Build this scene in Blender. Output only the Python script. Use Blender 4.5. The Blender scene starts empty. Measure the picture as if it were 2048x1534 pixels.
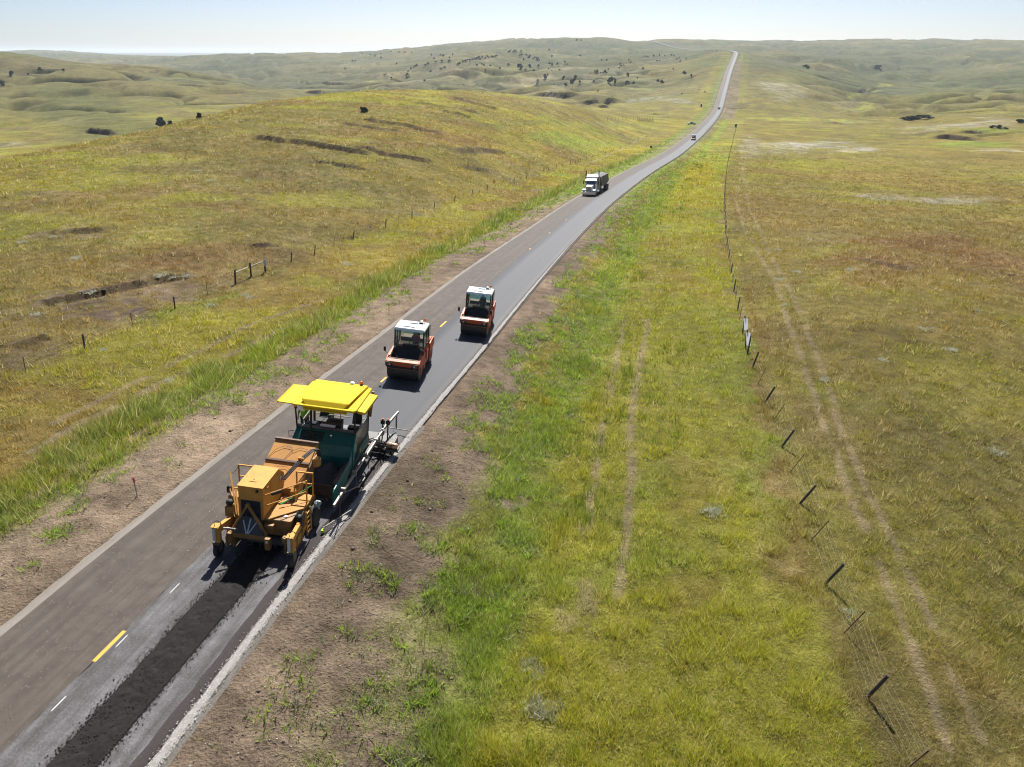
import bpy, math, random
import numpy as np
from mathutils import Vector, Matrix
C = bpy.context.scene.collection
sc = bpy.context.scene
PI = math.pi
rnd = random.Random(7)
rng = np.random.default_rng(11)

# ---------------------------------------------------------------- camera maths
FPX, PIT, HC = 1421.0, math.radians(25.0), 18.0
CP, SP = math.cos(PIT), math.sin(PIT)

def ray(x, y):
    u = (x - 1024) / FPX
    v = (767 - y) / FPX
    return np.array([u, CP + v * SP, -SP + v * CP])

def at_t(x, y, t):
    return ray(x, y) * t + np.array([0, 0, HC])

def at_z(x, y, z):
    r = ray(x, y)
    return r * ((z - HC) / r[2]) + np.array([0, 0, HC])

# ---------------------------------------------------------------- numpy noise
def _hash(ix, iy, seed):
    h = (ix.astype(np.int64) * 374761393 + iy.astype(np.int64) * 668265263 + seed * 1442695041) & 0xFFFFFFFF
    h = ((h ^ (h >> 13)) * 1274126177) & 0xFFFFFFFF
    h = h ^ (h >> 16)
    return (h & 0xFFFFFF).astype(np.float32) / float(0xFFFFFF)

def vnoise(x, y, seed=0):
    x = np.asarray(x, np.float64); y = np.asarray(y, np.float64)
    ix = np.floor(x); iy = np.floor(y)
    fx = x - ix; fy = y - iy
    fx = fx * fx * fx * (fx * (fx * 6 - 15) + 10); fy = fy * fy * fy * (fy * (fy * 6 - 15) + 10)
    a = _hash(ix, iy, seed); b = _hash(ix + 1, iy, seed)
    c = _hash(ix, iy + 1, seed); d = _hash(ix + 1, iy + 1, seed)
    return (a + (b - a) * fx) * (1 - fy) + (c + (d - c) * fx) * fy

def fbm(x, y, seed=0, octv=4, gain=0.5):
    s = 0.0; a = 1.0; t = 0.0
    for k in range(octv):
        # rotate every octave so that the lattice never shows
        ca, sa = math.cos(0.6 + 1.1 * k), math.sin(0.6 + 1.1 * k)
        f = 2.03 ** k
        s = s + a * vnoise((x * ca - y * sa) * f + 17.3 * k, (x * sa + y * ca) * f - 9.1 * k, seed + k * 31)
        t += a; a *= gain
    return s / t          # 0..1, mean .5

def sstep(a, b, x):
    t = np.clip((x - a) / (b - a), 0, 1)
    return t * t * (3 - 2 * t)

def lerp(a, b, t):
    return a + (b - a) * t

# ---------------------------------------------------------------- road centre line (joint between the lanes)
OR0 = np.array([-10.1, 30.7, 0.05])
_ps = math.radians(13.1)
_ex = np.array([math.cos(_ps), -math.sin(_ps), -0.085]); _ex /= np.linalg.norm(_ex)
_ey = np.array([math.sin(_ps), math.cos(_ps), -0.055]); _ey -= _ex * (_ex @ _ey); _ey /= np.linalg.norm(_ey)
_ez = np.cross(_ex, _ey)
_a = math.radians(7.3)
MEX = _ex * math.cos(_a) + _ey * math.sin(_a)          # machine frame: right, back, up
MEY = -_ex * math.sin(_a) + _ey * math.cos(_a)
MEZ = _ez

def mach(o, s, h):
    return OR0 + MEX * o + MEY * s + MEZ * h

def on_plane(x, y, h=0.0):
    r = ray(x, y)
    n = MEZ
    t = (n @ (OR0 - np.array([0, 0, HC])) + h) / (n @ r)
    return r * t + np.array([0, 0, HC])

_J = [on_plane(218, 1290), on_plane(372, 1137), on_plane(620, 900), on_plane(750, 779), on_plane(848, 690),
      at_z(989, 560, -2.0), at_z(1090, 475, -3.9), at_z(1186, 400, -6.5), at_z(1272, 346, -12.0), at_z(1353, 300, -19.0), at_z(1412, 250, -25.0),
      at_z(1435, 219, -26.3), at_t(1445, 186, 700), at_t(1457, 145, 880), at_t(1468, 117, 1080), at_t(1471, 107, 1190),
      at_t(1467, 103.2, 1250), at_t(1457, 101.2, 1295), at_t(1441, 100.2, 1340), at_t(1428, 100.3, 1390), at_t(1405, 101.5, 1600),
      at_t(1380, 99.6, 1950), at_t(1348, 95, 2200), at_t(1330, 90, 2350), at_t(1297, 81.5, 2600), at_t(1270, 84.5, 2900)]
_J = np.array(_J)
d0 = (_J[0] - _J[1]); d0 /= np.linalg.norm(d0)
_J = np.vstack([_J[0] + d0 * 40, _J[0] + d0 * 15, _J])

def catmull(P, n):
    P = np.asarray(P, float); out = []
    L = np.r_[0, np.cumsum(np.sqrt(np.linalg.norm(np.diff(P, axis=0), axis=1)))]
    for i in range(len(P) - 1):
        p0 = P[max(i - 1, 0)]; p1 = P[i]; p2 = P[i + 1]; p3 = P[min(i + 2, len(P) - 1)]
        t0, t1, t2, t3 = L[max(i - 1, 0)], L[i], L[i + 1], L[min(i + 2, len(P) - 1)]
        m1 = (p2 - p0) / (t2 - t0); m2 = (p3 - p1) / (t3 - t1)
        h = t2 - t1
        for k in range(n):
            u = k / n
            out.append((2 * u**3 - 3 * u**2 + 1) * p1 + (u**3 - 2 * u**2 + u) * h * m1 + (-2 * u**3 + 3 * u**2) * p2 + (u**3 - u**2) * h * m2)
    out.append(P[-1])
    return np.array(out)

_D = catmull(_J, 40)
_S = np.r_[0, np.cumsum(np.hypot(*np.diff(_D[:, :2], axis=0).T))]
_i0 = np.argmin(np.hypot(_D[:, 0] - OR0[0], _D[:, 1] - OR0[1]))
_S -= _S[_i0]                                            # s = 0 abreast of the paver's origin
# resample: step grows with distance
_ss = [_S[0] + 0.05]
while _ss[-1] < _S[-1] - 1:
    _ss.append(_ss[-1] + max(0.5, 0.012 * (_ss[-1] + 20)))
RS = np.array(_ss)
RX = np.interp(RS, _S, _D[:, 0]); RY = np.interp(RS, _S, _D[:, 1]); RZ = np.interp(RS, _S, _D[:, 2])
_k = np.ones(5) / 5
RZ = np.convolve(np.pad(RZ, 2, mode='edge'), _k, 'valid')
TX = np.gradient(RX, RS); TY = np.gradient(RY, RS); _l = np.hypot(TX, TY); TX /= _l; TY /= _l
RCS = -0.085 * (1 - sstep(28, 85, RS))                    # super-elevation, dies out past the rollers

def road_coords(x, y):
    """signed offset (right +), station and road height for points; chunked nearest segment"""
    x = np.asarray(x, np.float64).ravel(); y = np.asarray(y, np.float64).ravel()
    o = np.empty_like(x); s = np.empty_like(x); z = np.empty_like(x); cs = np.empty_like(x)
    n = 20000
    for a in range(0, len(x), n):
        xx = x[a:a + n]; yy = y[a:a + n]
        d2 = (xx[:, None].astype(np.float32) - RX[None].astype(np.float32)) ** 2 + (yy[:, None].astype(np.float32) - RY[None].astype(np.float32)) ** 2
        i = d2.argmin(1)
        dx = xx - RX[i]; dy = yy - RY[i]
        ds = dx * TX[i] + dy * TY[i]
        step = np.where(ds > 0, RS[np.minimum(i + 1, len(RS) - 1)] - RS[i], RS[i] - RS[np.maximum(i - 1, 0)])
        ds = np.clip(ds, -step, step)
        s[a:a + n] = RS[i] + ds
        o[a:a + n] = dx * TY[i] - dy * TX[i]
    z = np.interp(s, RS, RZ); cs = np.interp(s, RS, RCS)
    # beyond the ends, distance is not an offset
    e = np.where((s > RS[-1] - 2) | (s < RS[0] + 0.5))[0]
    if len(e):
        k = np.where(s[e] > 0, len(RS) - 1, 0)
        o[e] = np.hypot(x[e] - RX[k], y[e] - RY[k]) * np.where(o[e] < 0, -1, 1)
    return o, s, z, cs

def road_pt(o, s, h=0.0):
    x = np.interp(s, RS, RX); y = np.interp(s, RS, RY); z = np.interp(s, RS, RZ)
    tx = np.interp(s, RS, TX); ty = np.interp(s, RS, TY); cs = np.interp(s, RS, RCS)
    return np.array([x + o * ty, y - o * tx, z + o * cs + h]).T

# ---------------------------------------------------------------- terrain: control points (pixel x, pixel y, depth)
CTL_T = [  # near hill on the left and its crest
 (0, 450, 79), (0, 360, 107), (0, 322, 128), (140, 294, 150), (240, 271, 165), (330, 253, 178), (400, 236, 195), (480, 216, 222), (560, 204, 250),
 (640, 191, 275), (700, 183, 300), (800, 179, 320), (900, 179, 335), (1000, 186, 345), (1060, 198, 350), (1150, 211, 392), (500, 400, 96), (700, 350, 122),
 (730, 224, 215), (500, 300, 140), (900, 300, 158), (1100, 280, 235), (1000, 230, 265), (1200, 252, 350), (1300, 242, 470), (1250, 226, 530), (1250, 203, 740),
 (1120, 194, 790), (300, 350, 112), (250, 500, 70),
 # hidden ground behind that crest
 (0, 340, 165), (330, 275, 235), (560, 232, 330), (900, 212, 450), (700, 215, 400), (1060, 215, 470),
 # valley and the second hill on the left
 (0, 300, 368), (0, 200, 690), (0, 140, 850), (0, 108, 1000), (60, 112, 1010), (113, 127, 1040), (250, 140, 1060), (400, 153, 1130), (500, 166, 1100), (580, 180, 1000),
 (200, 250, 480), (300, 220, 600), (200, 180, 780), (190, 272, 430), (640, 175, 1080), (700, 176, 1060), (620, 165, 1250), (0, 125, 1150), (250, 150, 1200), (500, 178, 1300),
 # far hills, left to middle
 (300, 128, 2300), (330, 116, 2900), (400, 114.5, 2700), (450, 112, 2500), (560, 108.5, 2600), (700, 110, 2500), (806, 99.5, 2600), (600, 150, 1500), (800, 150, 1300), (800, 130, 1800), (450, 135, 1700),
 (700, 130, 1900), (760, 168, 1080), (860, 165, 1000),
 (0, 104, 5000), (50, 100, 5000), (100, 100.5, 5000), (200, 108, 5000), (280, 114, 5200), (420, 118, 4500), (560, 116, 4200), (700, 118, 4000),
 (892, 92.5, 3500), (950, 88, 3500), (1005, 84.8, 3600), (1104, 84.8, 3600), (1022, 103, 1750), (1085, 94, 2000), (1152, 81.5, 2300), (1230, 80, 2450), (1316, 78.3, 2650), (1380, 80.6, 2900),
 (900, 120, 1400), (1000, 150, 1100), (1100, 160, 1000), (1200, 150, 1050), (1150, 120, 1500), (1300, 130, 1250), (1300, 160, 950), (1000, 175, 950), (1200, 186, 820),
 (1400, 130, 1060), (1380, 170, 820), (1100, 105, 1800), (1250, 105, 1750), (1330, 110, 1500), (1400, 116, 1200), (1400, 108, 1330), (1370, 104, 1500), (1390, 104, 1650),
 # right of the road
 (1500, 150, 880), (1520, 120, 1150), (1500, 113, 1230), (1530, 116, 1330), (1600, 140, 1010), (1600, 200, 680), (1700, 170, 1000), (1850, 165, 1250), (1760, 205, 760), (1700, 235, 580), (1530, 240, 520),
 (1700, 300, 340), (1600, 400, 152), (1800, 400, 165), (2000, 400, 175), (2000, 300, 350), (1700, 600, 62.5), (2000, 600, 64.5), (2000, 900, 39.3), (1800, 1200, 27), (2040, 1500, 22),
 (1900, 250, 480), (2040, 230, 540), (1900, 277, 400), (2040, 200, 700), (1900, 200, 760), (2040, 150, 1200), (1900, 130, 1500), (2040, 110, 1900), (1800, 100, 2200),
 (1900, 82, 2800), (2040, 82, 2800), (1700, 82.5, 3000), (1600, 84, 3000), (1500, 84.5, 3000), (1600, 105, 1900), (1500, 101, 2000), (1560, 112, 1500), (1640, 122, 1300), (1450, 84, 3000), (1430, 96, 2200), (1420, 106, 1650),
]
CTL_W = [  # world x, y, z: the surroundings outside the picture and the plains
 (-60, 40, 0.8), (-45, 20, 1.0), (-25, 10, 1.2), (-60, 0, 1), (0, -20, 0.5), (-30, -50, 1), (40, -30, -1), (60, 10, -1.5), (80, -60, -2), (-100, -80, 2), (-140, 60, 2), (-300, 200, -8), (300, 150, -18),
 (-700, 300, -20), (700, 300, -24), (-1500, 1200, 10), (1700, 1200, 20), (0, -600, 0), (-900, -300, 0), (900, -300, -10), (0, -3000, 0), (-3000, -500, 0), (3000, -500, 10), (-4500, 3500, 20), (4500, 3500, 60),
 (-4500, 9500, -16), (-1500, 9500, -16), (1500, 9500, 0), (5500, 9500, 0), (-9000, 18000, 6), (-4000, 19000, 8), (0, 19000, 8), (5000, 19000, 0), (12000, 15000, 0), (0, -15000, 0), (-15000, 0, 0), (15000, 0, 0),
 (-900, 6500, -22), (300, 6500, -20), (2500, 6500, 10),
]
G0 = 60.0
def _tps_setup():
    P = []; g = []
    for x, y, t in CTL_T:
        w = at_t(x, y, t); P.append(w[:2]); g.append(w[2])
    for x, y, z in CTL_W:
        P.append((x, y)); g.append(z)
    for st in list(range(-40, 60, 12)) + list(range(60, 400, 35)) + list(range(400, int(RS[-1]), 90)):
        for o, dz in ((0, 0), (-22, 0.35), (23, -1.0)):
            if st > 1350 and o != 0: continue
            w = road_pt(o * (1 if st < 300 else 1.3), st)
            zz = np.interp(st, RS, RZ)
            P.append(w[:2]); g.append(zz + dz)
    P = np.array(P); g = np.array(g)
    return P, g

def _warp(x, y):
    r = np.hypot(x, y) + 1e-6
    return np.stack([np.arctan2(x, y) * 2.4, np.log(r + 12.0)], -1)

_CPW, _CZ = _tps_setup()
_CQ = _warp(_CPW[:, 0], _CPW[:, 1])
_rr = np.hypot(_CPW[:, 0], _CPW[:, 1])
_CG = _CZ / (_rr + G0)
def _U(d2):
    return 0.5 * d2 * np.log(d2 + 1e-12)
def _solve():
    n = len(_CQ)
    d2 = ((_CQ[:, None] - _CQ[None]) ** 2).sum(-1)
    K = _U(d2) + np.eye(n) * 2e-4
    Pm = np.hstack([np.ones((n, 1)), _CQ])
    A = np.zeros((n + 3, n + 3)); A[:n, :n] = K; A[:n, n:] = Pm; A[n:, :n] = Pm.T
    return np.linalg.solve(A, np.r_[_CG, 0, 0, 0])
_W = _solve()

def _tps(x, y):
    q = _warp(x, y); n = len(_CQ); out = np.empty(len(q))
    for a in range(0, len(q), 8000):
        qq = q[a:a + 8000]
        d2 = ((qq[:, None] - _CQ[None]) ** 2).sum(-1)
        out[a:a + 8000] = _U(d2) @ _W[:n] + _W[n] + qq @ _W[n + 1:]
    return out * (np.hypot(x, y) + G0)

# coarse polar table of the smooth ground, then bilinear look-ups
_TH = np.linspace(-PI, PI, 361)
_LR = np.linspace(math.log(4 + 12.0), math.log(21000.0), 260)
_tt, _ll = np.meshgrid(_TH, _LR, indexing='ij')
_rg = np.exp(_ll) - 12.0
_TAB = (_tps(( _rg * np.sin(_tt)).ravel(), (_rg * np.cos(_tt)).ravel()) / (_rg.ravel() + G0)).reshape(_tt.shape)
# finer table for the part in view
_TH2 = np.linspace(-1.0, 1.0, 401)
_t2, _l2 = np.meshgrid(_TH2, _LR, indexing='ij')
_rg2 = np.exp(_l2) - 12.0
_TAB2 = (_tps((_rg2 * np.sin(_t2)).ravel(), (_rg2 * np.cos(_t2)).ravel()) / (_rg2.ravel() + G0)).reshape(_t2.shape)

def _bil(tab, th0, dth, th, lr):
    a = np.clip((th - th0) / dth, 0, tab.shape[0] - 1.001); b = np.clip((lr - _LR[0]) / (_LR[1] - _LR[0]), 0, tab.shape[1] - 1.001)
    i = a.astype(int); j = b.astype(int); fa = a - i; fb = b - j
    return (tab[i, j] * (1 - fa) + tab[i + 1, j] * fa) * (1 - fb) + (tab[i, j + 1] * (1 - fa) + tab[i + 1, j + 1] * fa) * fb

def smooth_ground(x, y):
    th = np.arctan2(x, y); r = np.hypot(x, y); lr = np.log(r + 12.0)
    g = np.where(np.abs(th) < 0.98, _bil(_TAB2, _TH2[0], _TH2[1] - _TH2[0], th, lr), _bil(_TAB, _TH[0], _TH[1] - _TH[0], th, lr))
    return g * (r + G0)

def gully(x, y):
    a = np.abs(fbm(x / 330.0 + 3, y / 260.0, 8, 4) - 0.5) * 2; b = np.abs(fbm(x / 120.0, y / 150.0 + 7, 9, 3) - 0.5) * 2
    return np.maximum(np.exp(-(a / 0.10) ** 2), .7 * np.exp(-(b / .09) ** 2))

SCARPS = []          # filled below: (polyline world xy, drop, reach, far_sign)

def seg_dist(x, y, pl):
    """distance to a polyline, its side (+ = further from the camera) and the running fraction"""
    best = np.full(len(x), 1e9); side = np.zeros(len(x)); frac = np.zeros(len(x))
    n = len(pl) - 1
    for k in range(n):
        a = pl[k]; b = pl[k + 1]; d = b - a; L2 = d @ d
        t = np.clip(((x - a[0]) * d[0] + (y - a[1]) * d[1]) / L2, 0, 1)
        px = a[0] + t * d[0]; py = a[1] + t * d[1]
        dd = np.hypot(x - px, y - py)
        m = dd < best
        best = np.where(m, dd, best)
        nx, ny = -d[1], d[0]
        if nx * a[0] + ny * a[1] < 0: nx, ny = -nx, -ny
        sg = np.sign((x - px) * nx + (y - py) * ny)
        side = np.where(m, sg, side); frac = np.where(m, (k + t) / n, frac)
    return best, side, frac

def ground(x, y, full=False):
    x = np.asarray(x, np.float64).ravel(); y = np.asarray(y, np.float64).ravel()
    o, s, zr, cs = road_coords(x, y)
    r = np.hypot(x, y)
    base = smooth_ground(x, y)
    ao = np.abs(o)
    # relief: small lumps near, gullies and spurs far away
    rel = (fbm(x / 9.0, y / 9.0, 3, 3) - 0.5) * 0.55 * sstep(9, 24, ao) * sstep(2500, 400, r)
    rel = rel + (fbm(x / 48.0, y / 48.0, 5, 3) - 0.5) * 2.6 * sstep(18, 60, ao) * sstep(60, 260, r)
    rel = rel - (gully(x, y) * 12.0 - 3.0) * sstep(40, 160, ao) * sstep(420, 900, r) * sstep(9000, 4000, r)
    rel = rel + (fbm(x / 210.0, y / 210.0, 8, 4) - 0.5) * 22.0 * sstep(60, 220, ao) * sstep(500, 1000, r) * sstep(9000, 4000, r)
    rel = rel + (fbm(x / 620.0, y / 620.0, 12, 3) - 0.5) * 26 * sstep(200, 700, ao) * sstep(1100, 2400, r) * sstep(12000, 5000, r) * 0.6
    z = base + rel
    th_ = np.arctan2(x, y); rel = rel * (1 - .93 * sstep(-.16, -.28, th_) * sstep(1350, 1050, r) * sstep(330, 450, r))
    # road corridor
    w = np.where(o > 0, sstep(34, 9, o), sstep(26, 7, -o)) * sstep(1.0, 0.6, (s - RS[-1] + 60) / 60.0)
    fill = np.where(o > 0,
                    zr + cs * np.minimum(o, 9) - sstep(4.9, 13, o) * 0.95 + sstep(15, 24, o) * 0.25,
                    zr + cs * np.maximum(o, -6) - sstep(4.3, 9.5, -o) * 0.30 + sstep(11, 22, -o) * 0.30)
    lump = (fbm(x / 1.7, y / 1.7, 21, 3) - 0.5) * 0.16 * sstep(4.6, 6.5, ao) + (fbm(x / .42, y / .42, 22, 3) - 0.5) * 0.11 * sstep(4.35, 5.2, ao) * sstep(120, 60, r)
    z = z * (1 - w) + (fill + lump) * w
    # sunk under the pavement
    under = (1 - sstep(4.0, 4.36, np.where(o > 0, o - 0.06, -o + 0.40))) * sstep(RS[-1] + 1, RS[-1] - 8, s)
    z = z - under * (0.10 + 0.0012 * r)
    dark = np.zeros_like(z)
    for pl, drop, reach, soil in SCARPS:
        rk = reach * (10 if reach < 3 else 30)
        bb = (x > pl[:, 0].min() - rk) & (x < pl[:, 0].max() + rk) & (y > pl[:, 1].min() - rk) & (y < pl[:, 1].max() + rk)
        if not bb.any(): continue
        xs, ys = x[bb], y[bb]
        jx = (fbm(xs / reach / 2.2, ys / reach / 2.2, 41, 3) - 0.5) * reach * 0.9
        d, sd, fr = seg_dist(xs + jx, ys + jx, pl)
        sd = sd * d
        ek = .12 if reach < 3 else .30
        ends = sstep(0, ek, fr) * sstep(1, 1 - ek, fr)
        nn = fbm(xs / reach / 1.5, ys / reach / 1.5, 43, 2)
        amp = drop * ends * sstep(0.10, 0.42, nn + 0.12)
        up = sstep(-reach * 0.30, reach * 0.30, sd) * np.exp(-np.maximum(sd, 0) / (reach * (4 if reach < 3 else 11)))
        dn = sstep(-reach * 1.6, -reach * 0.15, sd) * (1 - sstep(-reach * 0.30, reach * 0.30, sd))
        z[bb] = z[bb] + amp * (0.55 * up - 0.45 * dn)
        dk = sstep(-reach * (1.2 if reach < 3 else .9), -reach * 0.35, sd) * (1 - sstep(reach * 0.30, reach * 0.5, sd)) * ends * sstep(0.15, 0.42, nn + 0.1)  # mask of the bank face that gets the painted shade
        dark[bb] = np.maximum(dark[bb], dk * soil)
    if full:
        return z, o, s, dark
    return z

def hit(px, py):
    """where the sight line of a photo pixel meets the ground"""
    r = ray(px, py)
    t = np.geomspace(14, 20000, 2600)
    p = r[None] * t[:, None] + np.array([0, 0, HC])
    f = p[:, 2] - ground(p[:, 0], p[:, 1])
    k = np.where((f[1:] <= 0) & (f[:-1] > 0))[0]
    if not len(k):
        return p[np.abs(f / t).argmin()]
    i = k[0]; a = f[i] / (f[i] - f[i + 1])
    q = p[i] + (p[i + 1] - p[i]) * a
    q[2] = ground([q[0]], [q[1]])[0]
    return q

def proj(P):
    P = np.asarray(P, float) - np.array([0, 0, HC])
    d = P[..., 1] * CP - P[..., 2] * SP; up = P[..., 1] * SP + P[..., 2] * CP
    return 1024 + FPX * P[..., 0] / d, 767 - FPX * up / d, d
# ---------------------------------------------------------------- batch sight-line hits
def hits(pts):
    pts = np.asarray(pts, float)
    R = np.array([ray(a, b) for a, b in pts])
    t = np.geomspace(14, 20000, 520)
    P = R[:, None] * t[None, :, None] + np.array([0, 0, HC])
    z = ground(P[..., 0].ravel(), P[..., 1].ravel()).reshape(P.shape[:2])
    f = P[..., 2] - z
    neg = (f[:, 1:] <= 0) & (f[:, :-1] > 0)
    i = np.where(neg.any(1), neg.argmax(1), np.abs(f / t).argmin(1).clip(0, len(t) - 2))
    lo = t[i]; hi = t[i + 1]
    for _ in range(9):
        m = (lo + hi) / 2
        q = R * m[:, None] + np.array([0, 0, HC])
        b = q[:, 2] - ground(q[:, 0], q[:, 1]) > 0
        lo = np.where(b, m, lo); hi = np.where(b, hi, m)
    q = R * ((lo + hi) / 2)[:, None] + np.array([0, 0, HC])
    q[:, 2] = ground(q[:, 0], q[:, 1])
    return q

# ---------------------------------------------------------------- eroded banks (traced, then standing in the terrain)
_sc = [  # pixel polyline, drop m, reach m, strength of the shade painted into the dark soil
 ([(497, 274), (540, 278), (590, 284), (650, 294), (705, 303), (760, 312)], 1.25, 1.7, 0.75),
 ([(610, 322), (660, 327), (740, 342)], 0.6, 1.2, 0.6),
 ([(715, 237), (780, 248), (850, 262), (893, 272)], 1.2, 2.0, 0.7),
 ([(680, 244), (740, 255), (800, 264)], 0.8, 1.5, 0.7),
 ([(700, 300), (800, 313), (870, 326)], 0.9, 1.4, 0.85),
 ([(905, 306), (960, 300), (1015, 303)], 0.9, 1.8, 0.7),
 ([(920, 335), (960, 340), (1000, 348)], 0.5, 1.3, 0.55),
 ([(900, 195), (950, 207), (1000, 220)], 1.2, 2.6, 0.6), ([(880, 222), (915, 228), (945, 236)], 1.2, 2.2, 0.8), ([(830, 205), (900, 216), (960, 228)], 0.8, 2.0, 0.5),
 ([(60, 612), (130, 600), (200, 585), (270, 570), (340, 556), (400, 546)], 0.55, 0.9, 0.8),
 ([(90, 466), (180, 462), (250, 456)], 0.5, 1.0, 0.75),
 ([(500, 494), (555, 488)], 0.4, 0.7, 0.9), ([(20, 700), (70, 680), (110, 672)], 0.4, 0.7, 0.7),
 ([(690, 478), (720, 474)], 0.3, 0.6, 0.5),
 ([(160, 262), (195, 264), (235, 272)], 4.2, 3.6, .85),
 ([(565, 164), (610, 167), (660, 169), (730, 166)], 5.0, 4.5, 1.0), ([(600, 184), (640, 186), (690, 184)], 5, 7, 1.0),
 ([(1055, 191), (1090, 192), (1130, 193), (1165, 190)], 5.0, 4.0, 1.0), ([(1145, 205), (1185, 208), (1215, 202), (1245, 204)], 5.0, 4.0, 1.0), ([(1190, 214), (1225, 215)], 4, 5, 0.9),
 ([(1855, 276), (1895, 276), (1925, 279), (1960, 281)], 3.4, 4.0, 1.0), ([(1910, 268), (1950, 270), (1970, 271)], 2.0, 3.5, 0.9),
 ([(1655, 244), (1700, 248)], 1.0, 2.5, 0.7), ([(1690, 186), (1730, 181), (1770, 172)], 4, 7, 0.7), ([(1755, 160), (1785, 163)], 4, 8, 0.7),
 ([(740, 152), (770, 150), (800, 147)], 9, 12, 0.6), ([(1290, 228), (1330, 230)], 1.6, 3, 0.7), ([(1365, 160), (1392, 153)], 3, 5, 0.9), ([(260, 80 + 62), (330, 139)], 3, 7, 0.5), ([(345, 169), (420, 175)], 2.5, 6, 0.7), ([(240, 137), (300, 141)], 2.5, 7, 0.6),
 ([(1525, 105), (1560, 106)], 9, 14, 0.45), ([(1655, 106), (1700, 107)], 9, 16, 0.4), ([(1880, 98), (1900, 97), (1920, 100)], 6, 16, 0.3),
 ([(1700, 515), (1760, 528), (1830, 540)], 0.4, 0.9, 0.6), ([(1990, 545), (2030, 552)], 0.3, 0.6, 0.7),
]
_flat = [p for pl, *_ in _sc for p in pl]
_hp = hits(_flat)
_i = 0; _new = []
for pl, d_, r_, so in _sc:
    _new.append((_hp[_i:_i + len(pl), :2].copy(), d_, r_, so)); _i += len(pl)
SCARPS.extend(_new)

# ---------------------------------------------------------------- ground cover: plant and soil colours, plus shade painted on the bank soil
def c3(r, g, b): return np.array([r, g, b])
OCHRE, YELGR, OLIVE, REDBR, STRAW = c3(.268, .195, .043), c3(.318, .315, .028), c3(.175, .175, .045), c3(.215, .120, .045), c3(.40, .33, .17)
LUSH, DEEP, SAGE, SOIL, SOIL_SHADE, ALKALI = c3(.225, .305, .040), c3(.130, .165, .032), c3(.26, .27, .17), c3(.190, .140, .102), c3(.028, .019, .015), c3(.40, .38, .31)  # near-black soil tone also paints in the shade of the cut banks
FARG, PALEG, LIME, GOLD = c3(.118, .126, .052), c3(.25, .28, .10), c3(.36, .38, .06), c3(.34, .275, .022)

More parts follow.
